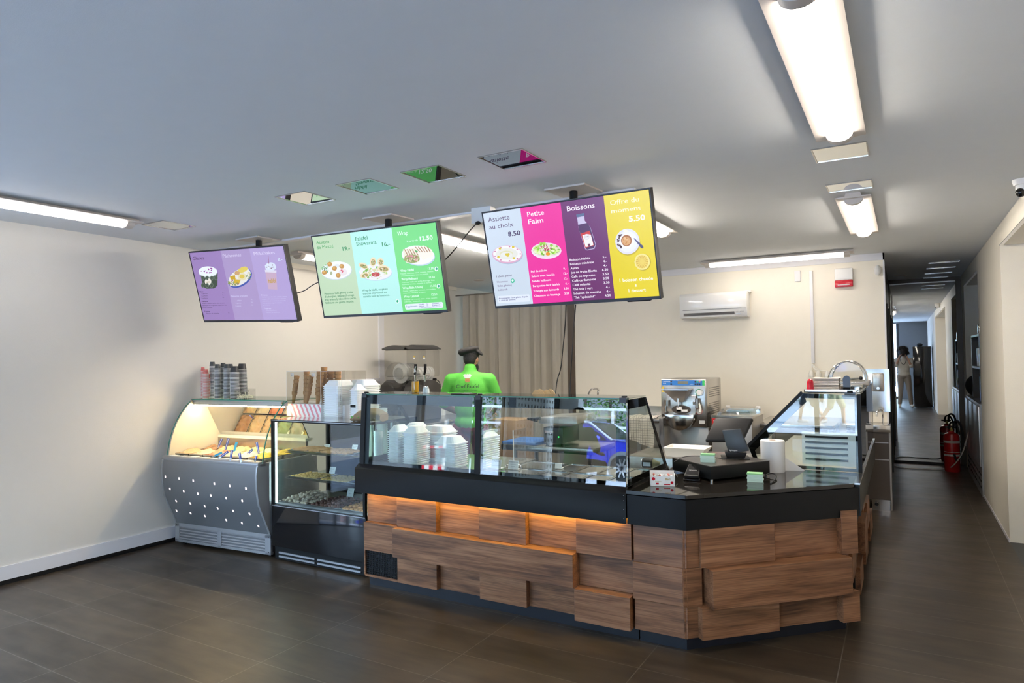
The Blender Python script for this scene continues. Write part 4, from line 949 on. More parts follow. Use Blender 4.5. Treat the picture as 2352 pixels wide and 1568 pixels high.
# candy box
p = at(1494, 1116, z=TOPZ); q = at(1551, 1117, z=TOPZ); L_ = (q-p).length; an = math.atan2((q-p).y, (q-p).x)
t = thing('sweets_box', 'white box of wrapped sweets with red and gold marks on the counter', 'box', p, rz=an)
m = M(); H = .058; D = .09
m.box((0, 0, 0), (L_, .002, H), 'paper'); m.box((0, D-.002, 0), (L_, D, H+.02), 'paper'); m.box((0, 0, 0), (.002, D, H+.008), 'paper'); m.box((L_-.002, 0, 0), (L_, D, H+.008), 'paper'); m.box((0, 0, 0), (L_, D, .002), 'paper'); m.build('carton', t, at_world=False)
m = M()
for x_, z_, r_ in ((.018, .042, .010), (L_-.018, .022, .008)): m.cyl((x_, -.0004, z_), (x_, .0, z_), r_, 'red_plastic', n=14)
m.box((L_*.55, -.0005, .008), (L_*.80, 0, .014), 'red_plastic'); m.box((L_*.22, -.0005, .010), (L_*.34, 0, .020), 'red_plastic'); m.text('Baci', (L_*.60, -.0006, .036), (1, 0, 0), (0, 0, 1), .018, 'gold', .02); m.text('bonbons', (L_*.20, -.0006, .024), (1, 0, 0), (0, 0, 1), .010, 'gold', .01); m.build('print', t, at_world=False)
for i in range(26):
    o_ = V(random.uniform(.012, L_-.012), random.uniform(.012, D-.012), H-.008+random.uniform(0, .010)); w_ = t.matrix_basis.to_3x3()
    m = M(); m.ball((0, 0, 0), .0085, random.choice(['paper', 'candy_red', 'paper']), 8, 5, sc=(1.4, .8, .8)); o = m.build('sweet', None, 'wrapped red and white sweet in the open white box on the counter', 'sweet', 'wrapped sweets in the box')
    o.location = V(p)+Matrix.Rotation(an, 3, 'Z') @ o_; o.rotation_euler = (random.random()*3, random.random(), random.random()*3)
# card terminal
p = at(1432+815/5.226, 840+1385/5.226, z=TOPZ); t = thing('card_terminal', 'black card payment terminal leaning on its dock on the counter', 'card terminal', p, rz=.12)
m = M(); m.hexa([(-.05, 0, 0), (.05, 0, 0), (.045, .11, 0), (-.045, .11, 0)], [(-.05, 0, .012), (.05, 0, .012), (.045, .11, .035), (-.045, .11, .035)], 'black_gloss'); m.build('dock', t, bevel=.004, at_world=False)
m = M(); m.hexa([(-.044, .005, .016), (.044, .005, .016), (.036, .15, .062), (-.036, .15, .062)], [(-.044, .002, .034), (.044, .002, .034), (.036, .146, .080), (-.036, .146, .080)], 'black_plastic'); m.build('body', t, bevel=.004, at_world=False)
m = M(); m.hexa([(-.037, .012, .0375), (.037, .012, .0375), (.031, .138, .0775), (-.031, .138, .0775)], [(-.037, .0118, .038), (.037, .0118, .038), (.031, .1378, .078), (-.031, .1378, .078)], 'black_gloss'); u_ = V(0, .126, .04).normalized(); m.text('lightspeed', V(0, .062, .0548), (1, 0, 0), u_, .011, 'paper', 0, 'CENTER', .0008); m.build('screen', t, at_world=False)
# receipt printer seen behind the end glass
p = at(1497, 1078, z=.85); t = thing('receipt_printer', 'small grey barrel-shaped scanner on the pans behind the end glass', 'scanner', (p.x, p.y, .851), rz=.1)
m = M(); m.cyl((-.06, 0, .035), (.01, 0, .035), .034, 'black_plastic', n=20); m.build('body', t, bevel=.004, at_world=False)
m = M(); m.cyl((.01, 0, .035), (.055, 0, .035), .030, 'khaki', r1=.012, n=20); m.build('nozzle', t, at_world=False); m = M(); m.cyl((-.066, 0, .035), (-.06, 0, .035), .028, 'alu', n=20); m.box((-.05, -.034, .02), (0, -.028, .045), 'alu'); m.build('band', t, at_world=False)
t.location.z = .856
cable('cable', 'tangled white and black leads behind the sweets box', [at(1534, 1070, z=.90), at(1542, 1085, z=.87), at(1538, 1092, z=.87), at(1548, 1080, z=.90), at(1556, 1095, z=.87)], .003)
cable('cable', 'black lead running over the cash drawer to the till', [at(1548, 1060, z=DT+.01), at(1570, 1048, z=DT+.02), at(1600, 1046, z=DT+.01), at(1640, 1050, z=DT+.01), at(1668, 1054, z=DT+.012)], .0025)
cable('cable', 'black plug lead looping on the stone top beside the paper roll', [at(1758, 1092, z=TOPZ+.012), at(1768, 1086, z=TOPZ+.02), at(1782, 1088, z=TOPZ+.02), at(1784, 1098, z=TOPZ+.01), at(1770, 1110, z=TOPZ+.003)], .004)
# paper roll
p = V(-.745, 4.60, TOPZ); t = thing('paper_roll', 'big white kitchen paper roll standing on the stone counter', 'paper roll', p); ht = at(1748, 1009, y=4.6).z-TOPZ+.0
m = M(); m.lathe([(.02, 0), (.072, 0), (.074, .004), (.074, ht-.004), (.070, ht), (.02, ht)], p, 'paper', 32); m.build('roll', t)
m = M(); m.cyl(p+V(0, 0, ht), p+V(0, 0, ht+.001), .020, 'card', n=18); m.build('core', t)
m = M(); a_, b_, c_ = at(1806, 1047, y=4.72), at(1806, 1078, y=4.72), at(1850, 1080, y=4.72); m.hexa([(a_.x, 4.66, a_.z), (b_.x, 4.66, TOPZ), (c_.x, 4.70, TOPZ)], [(a_.x, 4.665, a_.z), (b_.x, 4.665, TOPZ), (c_.x, 4.705, TOPZ)], 'paper'); m.build('folded_sheet', None, 'white paper sheet folded to a triangle beside the paper roll', 'paper sheet', org=(b_.x, 4.66, TOPZ))
# white plastic tub behind till
t = thing('plastic_tub', 'shallow white plastic tub on the kitchen unit behind the till', 'tub', at(1575, 1045, y=5.3)); y_ = 5.3
def ring(pa, pb, y0_, y1_): return [V(pa.x, y0_, pa.z), V(pb.x, y0_, pb.z), V(pb.x, y1_, pb.z), V(pa.x, y1_, pa.z)]
tA, tB, bA, bB = at(1525, 1027, y=y_), at(1621, 1030, y=y_), at(1530, 1048, y=y_), at(1606, 1048, y=y_)
zt = (tA.z+tB.z)/2; zb = bA.z
m = M(); m.loft([[V(bA.x, y_, zb), V(bB.x, y_, zb), V(bB.x, y_+.18, zb), V(bA.x, y_+.18, zb)], [V(tA.x, y_-.02, zt), V(tB.x, y_-.02, zt), V(tB.x, y_+.22, zt), V(tA.x, y_+.22, zt)], [V(tA.x+.015, y_-.005, zt), V(tB.x-.015, y_-.005, zt), V(tB.x-.015, y_+.205, zt), V(tA.x+.015, y_+.205, zt)], [V(bA.x+.015, y_+.015, zb+.01), V(bB.x-.015, y_+.015, zb+.01), V(bB.x-.015, y_+.165, zb+.01), V(bA.x+.015, y_+.165, zb+.01)]], 'cream_plastic', smooth=False); m.build('tub_body', t, bevel=.002, seg=1)
m = M(); m.box((bA.x-.3, 5.2, 0), (-.93, 5.75, zb), 'steel'); m.build('kitchen_unit', None, 'low steel kitchen unit behind the till carrying the white tub', 'kitchen unit', org=(bA.x, 5.4, 0), bevel=.003)
# ------------------------------------------------------------------ on the side counter
zt = 1.352
m = M(); m.box((-.57, 4.78, zt), (-.27, 5.25, zt+.004), 'steel_bright'); m.box((-.57, 4.78, zt), (-.27, 4.785, zt+.018), 'steel_bright'); m.box((-.57, 5.245, zt), (-.27, 5.25, zt+.018), 'steel_bright'); m.box((-.57, 4.78, zt), (-.565, 5.25, zt+.018), 'steel_bright'); m.build('steel_tray', None, 'flat steel tray on top of the side display', 'tray', org=(-.42, 5, zt))
# napkins
for i in range(9):
    a_, b_ = at(1868, 885, y=5.0), at(1930, 885, y=5.0)
    m = M(); z_ = zt+.005+i*.0095; m.sheet(lambda u, v: V(a_.x+(b_.x-a_.x)*u, 4.90+.22*v, z_+.003*math.sin(u*7+i)*v), 10, 6, 'napkin'); m.sheet(lambda u, v: V(a_.x+(b_.x-a_.x)*u, 4.90+.22*v, z_+.006+.003*math.sin(u*7+i)*v), 10, 6, 'napkin')
    m.box((a_.x, 4.9, z_+.0), (b_.x, 4.902, z_+.0065), 'napkin'); m.build('paper_bag', None, 'beige paper bag in the pile on the side display tray', 'paper bag', 'paper bags piled on the side display', org=(a_.x, 4.9, z_))
a_ = at(1861, 889, y=4.86); m = M(); m.lathe([(.020, 0), (.022, .01), (.020, .06), (.014, .075), (.006, .08)], (a_.x, 4.86, zt+.005), 'red_plastic', 14); m.build('sauce_bottle', None, 'small red plastic pot beside the beige paper bags', 'pot', org=(a_.x, 4.86, zt+.005))
a_, b_ = at(1937, 890, y=5.0), at(1953, 862, y=5.0); m = M(); w_ = (b_.x-a_.x); h_ = b_.z-zt
pr_ = [(a_.x, zt+.004), (b_.x, zt+.004)]+[((a_.x+b_.x)/2+w_/2*math.cos(R(q)), b_.z-w_/2+w_/2*math.sin(R(q))) for q in range(0, 181, 30)]
m.prism(pr_, 'y', 4.98, 5.02, 'black_gloss'); m.build('card_holder', None, 'black round-topped holder before the roll-top dish', 'holder', org=(a_.x, 5, zt))
t = thing('roll_top_dish', 'chafing dish with a clear roll-top dome at the end of the side display', 'chafing dish', (-.37, 5.9, zt)); cx_, ry_ = (at(1907, 878, y=6).x+at(1991, 878, y=6).x)/2, .14
m = M(); r_ = (at(1991, 878, y=6).x-at(1907, 878, y=6).x)/2; hz_ = 1.385
arc = lambda k, yv: [(cx_+k*r_*math.cos(R(a)), yv, hz_+k*1.18*r_*math.sin(R(a))) for a in range(0, 181, 12)]
m.loft([arc(1, 5.82), arc(1, 6.16)], 'acrylic', caps=True); m.build('dome', t)
m = M(); m.tube([V(*q) for q in arc(1.0, 5.815)], .004, 'steel_bright', 8); m.build('dome_rim', t); m = M(); m.tube([V(*q) for q in arc(1.0, 6.165)], .006, 'steel_bright', 8); m.build('dome_rim', t)
m = M(); m.box((cx_-r_-.02, 5.8, zt), (cx_+r_+.02, 6.18, hz_), 'steel'); m.build('base', t, bevel=.004)
m = M(); m.tube([(cx_-.03, 5.79, 1.40), (cx_+.09, 5.78, 1.41)], .008, 'steel_bright'); m.ball((cx_+.10, 5.78, 1.412), .014, 'black_plastic'); m.build('handle', t)
t = thing('serving_tray', 'steel serving tray propped across the top of the side display', 'tray', (-.4, 5.5, zt)); 
m = M(); m.box((-.53, 5.40, zt+.001), (-.26, 5.7, zt+.022), 'steel_bright'); m.build('tray', t, bevel=.004)
# ------------------------------------------------------------------ gelato case
GO = V(-5.60, 3.525, 0); GR = R(5.0); GL = 1.125
t = thing('gelato_case', 'silver rounded gelato display case with curved glass against the left wall', 'display case', GO, rz=GR); GT = t
prof = [(.135, .19), (.118, .235), (.06, .361), (.02, .45), (.004, .53), (-.008, .62), (-.010, .70), (-.002, .755), (.012, .785)]
def gy(z):
    for (y0, z0), (y1, z1) in zip(prof, prof[1:]):
        if z0 <= z <= z1: return y0+(y1-y0)*(z-z0)/(z1-z0)
    return prof[0][0] if z < prof[0][1] else prof[-1][0]
m = M(); rows = [[(x, y, z) for y, z in prof] for x in (0.02, GL-.02)]
m.loft(rows, 'grey_paint', caps=False, closed=False); m.build('front_panel', t, at_world=False)
m = M(); m.prism([(.005, .755), (.0, .785), (.012, .80), (.085, .80), (.085, .76)], 'x', .0, GL, 'grey_paint_light'); m.build('front_lip', t, at_world=False, bevel=.003)
for x in (0, GL-.022):   # rounded end pieces
    P = prof+[(.62, .785), (.72, .60), (.70, .19)]
    m = M(); m.prism([(y-.004, z) for y, z in P], 'x', x, x+.022, 'grey_paint_light'); m.build('end_panel', t, at_world=False, bevel=.004)
m = M(); m.box((.03, .14, .04), (GL-.03, .72, .76), 'grey_paint'); m.build('carcass', t, at_world=False)
# louvred base grille
m = M(); G0 = .132
m.box((0, G0, .165), (GL, G0+.02, .195), 'grey_paint_light'); m.box((0, G0, .03), (GL, G0+.02, .048), 'grey_paint_light')
for a, b in ((0, .05), (.52, .565), (GL-.06, GL)): m.box((a, G0, .03), (b, G0+.02, .19), 'grey_paint_light')
for i in range(5):
    z = .058+i*.024
    m.hexa([(.05, G0+.004, z), (GL-.05, G0+.004, z), (GL-.05, G0+.02, z+.016), (.05, G0+.02, z+.016)], [(.05, G0+.001, z+.003), (GL-.05, G0+.001, z+.003), (GL-.05, G0+.018, z+.019), (.05, G0+.018, z+.019)], 'grey_paint_light')
m.box((.03, G0+.022, .03), (GL-.03, G0+.03, .19), 'black_metal')
for x in (.02, GL-.02):
    for z in (.05, .175): m.cyl((x, G0-.001, z), (x, G0+.001, z), .004, 'black_plastic', n=8)
m.build('base_grille', t, at_world=False)
for x, y in ((.06, .19), (GL-.05, .19), (.06, .6), (GL-.05, .6)):
    m = M(); m.cyl((x-.012, y, .025), (x+.012, y, .025), .025, 'rubber', n=18); m.cyl((x-.016, y, .025), (x+.016, y, .025), .010, 'alu', n=10); m.box((x-.018, y-.012, .03), (x+.018, y+.012, .052), 'alu'); m.build('castor', t, at_world=False)
# lit squares on the belly
Rm = Matrix.Rotation(-GR, 3, 'Z')
sq = ((113,880),(201,892),(292,905),(428,925),(527,939),(631,955),(142,959),(231,973),(322,989),(405,1001),(504,1018),(607,1035),(182,1036),(273,1052),(366,1069),(449,1083),(549,1101),(654,1119),(184,1098),(275,1115),(367,1133),(504,1159),(605,1178),(711,1198))
for zx, zy in sq:
    px, py = 340+zx/2.8, 780+zy/2.8; z = .5
    d = fwd+r2*((px-1176)/FPX)-u2*((py-784)/FPX); dl = Rm @ d; cl = Rm @ (CAM-GO)
    for _ in range(12):
        k = (gy(z)-cl.y)/dl.y; z = (cl+dl*k).z
    p = cl+dl*k; s_ = .010; dy = (gy(z+s_)-gy(z-s_))/2
    if not (0.02 < p.x < GL-.02): p.x = min(max(p.x, .04), GL-.04)
    m = M(); m.face([(p.x-s_*.8, p.y-.0025-dy, p.z-s_), (p.x+s_*.8, p.y-.0025-dy, p.z-s_), (p.x+s_*.8, p.y-.0025+dy, p.z+s_), (p.x-s_*.8, p.y-.0025+dy, p.z+s_)], 'led_square'); m.build('lit_square', t, at_world=False, normals=False)
# deck, tubs of gelato
m = M(); m.box((.03, .06, .755), (GL-.03, .60, .765), 'dark_frame'); m.box((.025, .575, .765), (GL-.025, .60, .90), 'steel'); m.box((.025, .57, .90), (GL-.025, .66, .925), 'case_inner'); m.build('deck', t, at_world=False)
gp = [(.05, .785), (.075, .92), (.105, 1.01), (.145, 1.09), (.19, 1.155), (.25, 1.222), (.295, 1.257), (.325, 1.268)]
m = M(); m.prism([(y, z) for y, z in gp]+[(.42, 1.268), (.44, 1.24), (.60, .93), (.60, .785)], 'x', .012, .022, 'case_inner'); m.build('side_wall', t, 'warm-lit cream end wall', at_world=False)
m = M(); m.loft([[(x, y, z) for y, z in gp] for x in (0.0, GL)], 'glass_clear', caps=False, closed=False); m.build('curved_glass', t, at_world=False)
m = M(); m.tube([(.0, y, z) for y, z in gp], .0035, 'glass_edge', 6); m.build('glass_edge', t, at_world=False)
m = M(); m.tube([(GL, y, z) for y, z in gp], .0045, 'glass_edge', 6); m.build('glass_edge', t, at_world=False)
m = M(); m.prism([(y, z) for y, z in gp]+[(.42, 1.268), (.60, .93), (.60, .785)], 'x', GL-.018, GL-.014, 'glass_clear'); m.build('side_glass', t, at_world=False)
m = M(); m.box((.0, .30, 1.268), (GL, .80, 1.276), 'glass_green'); m.build('top_glass', t, at_world=False)
m = M(); m.box((.0, .296, 1.267), (GL, .300, 1.277), 'glass_edge'); m.build('top_glass_edge', t, at_world=False)
m = M(); m.box((.01, .305, 1.225), (GL-.01, .345, 1.266), 'alu'); m.build('lamp_housing', t, at_world=False)
m = M(); m.box((.03, .312, 1.214), (GL-.03, .335, 1.226), 'warm_strip'); m.build('light_strip', t, 'warm glowing light strip', at_world=False)
m = M(); m.hexa([(.025, .60, .93), (GL-.02, .60, .93), (GL-.02, .61, .93), (.025, .61, .93)], [(.025, .43, 1.24), (GL-.02, .43, 1.24), (GL-.02, .44, 1.24), (.025, .44, 1.24)], 'mirror'); m.build('rear_mirror', t, at_world=False)
for x in (.02, GL-.02):
    m = M(); m.cyl((x, .30, 1.25), (x, .285, 1.262), .011, 'steel', n=12); m.build('hinge', t, at_world=False)
for i in range(8):
    x = .10+i*.125; m = M(); m.box((x-.032, .025, .8005), (x+.032, .075, .8035), 'paper'); m.build('flavour_strip', t, at_world=False)
def gw(x, y, z): return GO+Matrix.Rotation(GR, 3, 'Z') @ V(x, y, z)
flav = [['gel_tan', 'gel_cream', 'gel_coral', 'gel_cream', 'gel_white', 'gel_yellow'], ['gel_brown', 'gel_tan', 'gel_tan', 'gel_pistachio', 'gel_cream', 'gel_yellow']]
fn = {'gel_tan': 'caramel-coloured', 'gel_cream': 'cream-coloured', 'gel_coral': 'coral-red', 'gel_white': 'off-white', 'gel_yellow': 'bright yellow', 'gel_brown': 'brown', 'gel_pistachio': 'pale green'}
on = ('first', 'second', 'third', 'fourth', 'fifth', 'sixth')
for r in range(2):
    for c in range(6):
        x0 = .045+c*.173; y0 = .095+r*.24; w, d = .165, .225
        t = thing('gelato_tub', '%s gelato, %s tub from the left in the %s row' % (fn[flav[r][c]], on[c], ('front', 'back')[r]), 'gelato tub', gw(x0+w/2, y0+d/2, .765), 'gelato tubs', rz=GR)
        m = M(); m.loft([[(sx*w/2*.9, sy*d/2*.9, 0) for sx, sy in ((-1, -1), (1, -1), (1, 1), (-1, 1))], [(sx*w/2, sy*d/2, .05) for sx, sy in ((-1, -1), (1, -1), (1, 1), (-1, 1))], [(sx*w/2*.97, sy*d/2*.97, .05) for sx, sy in ((-1, -1), (1, -1), (1, 1), (-1, 1))], [(sx*w/2*.9, sy*d/2*.9, .01) for sx, sy in ((-1, -1), (1, -1), (1, 1), (-1, 1))]], 'steel_bright', smooth=False); m.build('steel_tub', t, at_world=False)
        ph = random.random()*9
        m = M(); m.sheet(lambda u, v: V((u-.5)*w*.94, (v-.5)*d*.95, (.034+.040*math.sin(PI*u)**.6*math.sin(PI*v)**.6+.010*math.sin(u*9+ph+4*math.sin(v*6))*math.sin(v*8+ph)+.006*math.sin(u*23+ph*2)*math.sin(v*19))), 18, 20, flav[r][c]); m.build('gelato', t, at_world=False, normals=False)
# spatulas standing in the tubs: (top px, bottom px) in the close-up
sp = (((950, 825), (880, 1060), 'blue_handle'), ((1070, 880), (1015, 1080), 'cyan_handle'), ((850, 830), (770, 1010), 'blue_handle'), ((1370, 885), (1410, 1090), 'blue_handle'), ((940, 1025), (800, 1155), 'blue_handle'), ((850, 1040), (700, 1140), 'cyan_handle'), ((1000, 1005), (975, 1190), 'blue_handle'), ((1110, 1045), (1135, 1215), 'blue_handle'), ((1310, 990), (1190, 1100), 'blue_handle'), ((1365, 1085), (1345, 1205), 'blue_handle'))
hz = ('tall blue-and-white striped spatula at the back of the gelato case', 'bright cyan spatula standing beside the tall striped one', 'dark blue spatula at the far left rear of the gelato', 'blue spatula leaning right over the back tubs', 'striped spatula lying to the left over the front tubs', 'cyan spatula lying low at the front left tubs', 'striped spatula upright in the middle of the front row', 'short striped spatula right of the middle front tub', 'blue spatula lying flat over the fifth tub', 'striped spatula upright at the front right tub')
for i, ((x1, y1), (x0, y0), mt) in enumerate(sp):
    p1 = (380+x1/6.535, 880+y1/6.535); p0 = (380+x0/6.535, 880+(y0-(34 if y0 > 1110 else 0))/6.535)
    yb = 4.03 if y0 < 1110 else 3.78
    if i in (1, 0, 2, 3): yb = 4.03
    q0 = at(*p0, y=yb); q0 = V(q0.x, yb, q0.z)
    # hold the foot to the gelato surface
    dz = q0.z
    k = (.806-1.6)/(dz-1.6); q0 = CAM+(q0-CAM)*k
    q1 = at(*p1, y=q0.y+.02)
    t = thing('gelato_spatula', hz[i], 'spatula', q0, 'spatulas in the gelato')
    u = (q1-q0); L_ = u.length; u.normalize(); sd_ = u.cross(fwd).normalized(); nn = u.cross(sd_)
    def bar(m, a, b, wa, wb, th, mt): m.hexa([q0+u*a+sd_*s1*wa+nn*s2*th for s1, s2 in ((-1, -1), (1, -1), (1, 1), (-1, 1))], [q0+u*b+sd_*s1*wb+nn*s2*th for s1, s2 in ((-1, -1), (1, -1), (1, 1), (-1, 1))], mt)
    m = M(); bar(m, -.004, L_*.30, .008, .006, .001, 'steel_bright'); m.build('blade', t)
    m = M(); bar(m, L_*.28, L_, .0085, .010, .004, mt)
    if mt == 'blue_handle': bar(m, L_*.28, L_*.99, .0028, .0032, .0052, 'white_plastic')
    m.build('handle', t, bevel=.001, seg=1)
# ---- cups stacked on the gelato case
def cup_stack(px, py, yq, r, n, pitch, hcup, mt, kind, lb, grp, rim='cup_rim', lean=0.):
    p = at(px, py, y=yq); zb = 1.276; base = None
    for i in range(n):
        if base is None:
            m = M(); m.lathe([(r*.98, 0), (r*.74, hcup-.002), (r*.70, hcup)], (0, 0, 0), mt, 18); m.lathe([(r, 0), (r*1.05, .001), (r*1.05, .004), (r, .005)], (0, 0, 0), rim, 18)
            base = m.build(kind, None, lb, 'cup', grp); o = base
        else: o = base.copy(); COL.objects.link(o)
        o.location = (p.x+lean*i*pitch, yq+random.uniform(-.0007, .0007), zb+i*pitch)
C_ = lambda x: 340+x/2.8
for i, (zx, yq, n) in enumerate(((350, 4.02, 24), (372, 3.95, 22), (388, 3.99, 18))): cup_stack(C_(zx), 915, yq, .026, n, .0105, .045, 'cup_red', 'paper_cup', 'small red-patterned ice cream cup in the %s red stack' % ('leftmost', 'middle', 'right')[i], 'red cups, %s stack' % ('leftmost', 'middle', 'right')[i])
for i, (zx, yq, n) in enumerate(((415, 4.02, 27), (447, 3.95, 25), (483, 4.02, 26), (507, 3.95, 25), (530, 4.04, 25))): cup_stack(C_(zx), 915, yq, .0265, n, .0112, .045, 'cup_dark', 'paper_cup', 'dark patterned ice cream cup in the %s narrow dark stack' % on[i], 'dark patterned cups, %s stack' % on[i])
for i, (zx, yq, n, lean) in enumerate(((560, 3.95, 22, -.03), (613, 4.05, 24, -.06))): cup_stack(C_(zx), 915, yq, .040, n, .0112, .058, 'cup_black', 'paper_cup', 'wide black cup in the %s stack' % ('shorter front', 'taller rear')[i], 'wide black cups, %s stack' % ('shorter front', 'taller rear')[i], lean=lean)
t = thing('spoon_box', 'open clear acrylic box of ivory spoons on the gelato case', 'box', (-5.13, 3.95, 1.276))
m = M(); b0 = (-5.20, -5.02); m.hexa([(-5.205, 3.90, 1.276), (-5.06, 3.90, 1.276), (-5.06, 3.903, 1.276), (-5.205, 3.903, 1.276)], [(-5.17, 3.92, 1.36), (-5.02, 3.90, 1.35), (-5.02, 3.903, 1.35), (-5.17, 3.923, 1.36)], 'acrylic'); m.box((-5.205, 3.9, 1.276), (-5.03, 4.05, 1.279), 'acrylic'); m.box((-5.205, 4.047, 1.276), (-5.03, 4.05, 1.365), 'acrylic')
m.hexa([(-5.205, 3.90, 1.276), (-5.202, 3.90, 1.276), (-5.202, 4.05, 1.276), (-5.205, 4.05, 1.276)], [(-5.175, 3.92, 1.36), (-5.172, 3.92, 1.36), (-5.172, 4.05, 1.365), (-5.175, 4.05, 1.365)], 'acrylic'); m.box((-5.12, 3.9, 1.276), (-5.118, 4.05, 1.355), 'acrylic'); m.build('tray_body', t)
random.seed(3)
for i in range(46):
    x, y, z = random.uniform(-5.19, -5.045), random.uniform(3.92, 4.03), 1.285+random.random()*.022
    if i < 5: a = V(random.uniform(-.2, .5), 0, 1).normalized()*.05
    else: a = V(random.uniform(-1, 1), random.uniform(-.5, .5), random.uniform(-.1, .3)).normalized()*.035
    m = M(); m.tube([V(0, 0, 0)-a*.6, a*.4, a*.75], [.0022, .0024, .0055], 'spoon_ivory', 5); o = m.build('spoon', None, 'ivory spoon in the clear box on the gelato case', 'spoon', 'ivory spoons in the clear box'); o.location = (x, y, z)
# ------------------------------------------------------------------ pastry case
PX0, PX1, PY0, PY1 = -4.462, -3.452, 3.74, 4.36
t = thing('pastry_case', 'black refrigerated pastry case with lit glass shelves between gelato case and counter', 'display case', ((PX0+PX1)/2, PY0, 0)); PT = t
m = M(); m.box((PX0, PY0+.004, .115), (PX1, PY0+.03, .44), 'black_gloss'); m.build('front_panel', t, bevel=.003)
m = M(); m.box((PX0+.01, PY0+.03, .10), (PX1-.01, PY1, .435), 'black_metal'); m.build('carcass', t)
m = M(); m.box((PX0, PY0-.002, .438), (PX1, PY0+.03, .450), 'black_metal'); m.box((PX0+.005, PY0-.004, .4405), (PX1, PY0-.001, .4465), 'alu'); m.build('sill', t)
m = M(); m.box((PX0+.02, PY0+.02, .012), (PX1-.01, PY0+.03, .112), 'black_metal')
for a, b in ((PX0+.07, -3.99), (-3.96, PX1-.06)):
    for z in (.030, .060): m.box((a, PY0+.012, z), (b, PY0+.02, z+.013), 'alu')
m.build('base_grille', t)
for x in (PX0+.04, PX1-.04):
    for y in (PY0+.06, PY1-.06): m = M(); m.cyl((x, y, 0), (x, y, .10), .016, 'black_metal', n=12); m.build('foot', t)
for x in (PX0, PX1-.022):
    for y in (PY0, PY1-.022): m = M(); m.box((x, y, .45), (x+.022, y+.022, 1.12), 'black_metal'); m.build('post', t)
m = M(); m.box((PX0, PY0-.002, 1.118), (PX1, PY0+.022, 1.138), 'black_metal'); m.box((PX0+.01, PY0-.004, 1.128), (PX1, PY0-.002, 1.133), 'alu'); m.box((PX0, PY0, 1.118), (PX0+.02, PY1, 1.138), 'black_metal'); m.box((PX1-.02, PY0, 1.118), (PX1, PY1, 1.138), 'black_metal'); m.box((PX0, PY1-.02, 1.118), (PX1, PY1, 1.138), 'black_metal'); m.build('top_frame', t)
m = M(); m.box((PX0+.004, PY0+.004, 1.132), (PX1-.004, PY1-.004, 1.1385), 'steel_bright'); m.build('top_glass', t)
m = M(); m.box((PX0+.02, PY0+.004, .452), (PX1-.02, PY0+.010, 1.118), 'display_glass'); m.build('front_glass', t)
m = M(); m.box((PX0+.006, PY0+.02, .452), (PX0+.010, PY1-.02, 1.118), 'glass_clear'); m.build('side_glass', t)
m = M(); m.box((PX1-.010, PY0+.02, .452), (PX1-.006, PY1-.02, 1.118), 'glass_clear'); m.build('side_glass', t)
m = M(); m.box((PX0+.02, PY1-.012, .452), (PX1-.02, PY1-.006, 1.118), 'black_glass')
for x in (-4.02, -3.94, -3.70): m.box((x-.008, PY1-.03, .452), (x+.008, PY1-.012, 1.118), 'alu')
m.box((-3.995, PY1-.03, .452), (-3.965, PY1-.02, 1.118), 'black_metal'); m.build('rear_doors', t)
for x in (PX0+.0225, PX1-.0255): m = M(); m.box((x, PY0+.024, .46), (x+.003, PY0+.040, 1.11), 'cold_led'); m.build('light_strip', t, 'cold white vertical light strip')
m = M(); m.box((PX0+.04, PY0+.030, 1.115), (PX1-.04, PY0+.050, 1.118), 'cold_led'); m.build('light_strip', t, 'cold white light strip under the top')
m = M(); m.box((PX0+.012, PY0+.02, .452), (PX1-.012, PY1-.02, .458), 'alu'); m.build('floor_panel', t)
for z in (.655, .865):
    m = M(); m.box((PX0+.10, PY0+.06, z), (PX1-.015, PY1-.05, z+.006), 'glass_tint'); m.box((PX0+.10, PY0+.058, z), (PX1-.015, PY0+.06, z+.006), 'black_metal'); m.build('shelf', t)
random.seed(11)
def tray(x0, x1, y0, y1, z, label):
    t = thing('pastry_tray', label, 'tray', ((x0+x1)/2, (y0+y1)/2, z), 'steel trays in the pastry case')
    m = M()
    def rg(q, zz): return [(x0+q, y0+q, zz), (x1-q, y0+q, zz), (x1-q, y1-q, zz), (x0+q, y1-q, zz)]
    m.loft([rg(.012, z), rg(0, z+.012), rg(.004, z+.013), rg(.016, z+.003)], 'steel_bright', smooth=False); m.build('tray_body', t, bevel=.001, seg=1)
def scatter(x0, x1, y0, y1, z, nx, ny, mk, name, label, grp, layers=1, jit=.2, rzr=.3, cat='pastry'):
    protos = [mk(k) for k in range(3)]; objs = []
    for l in range(layers):
        q = l*.022
        for j in range(ny):
            for i in range(nx):
                x = x0+(x1-x0)*(i+.5)/nx+q*.3; y = y0+(y1-y0)*(j+.5)/ny
                if l and (i < l or i >= nx-l or j < l*.5 or j >= ny-l*.5): continue
                o = random.choice(protos).copy(); COL.objects.link(o); o.name = name
                o.location = (x+random.uniform(-jit, jit)*(x1-x0)/nx, y+random.uniform(-jit, jit)*(y1-y0)/ny, z+l*.016+random.uniform(0, .004)); o.rotation_euler = (random.uniform(-.15, .15), random.uniform(-.15, .15), random.uniform(-rzr, rzr))
                tag(o, label, cat, grp)
    for p in protos: bpy.data.objects.remove(p)
def finger(mt, sx=.026, sy=.010, sz=.009):
    def f(k): m = M(); m.ball((0, 0, sz), 1, mt, 9, 6, sc=(sx*(1+.08*k), sy, sz)); return m.build('p')
    return f
def puff(mt, r=.016, h=.011):
    def f(k): m = M(); m.lathe([(r*.8, 0), (r, h*.35), (r*.85, h*.8), (r*.4, h), (.001, h)], (0, 0, 0), mt, 10+k); return m.build('p')
    return f
Zt, Zm, Zb = .872, .662, .459
tray(-4.36, -4.03, 3.81, 4.06, Zt, 'tray of brown finger pastries, left one on the top shelf')
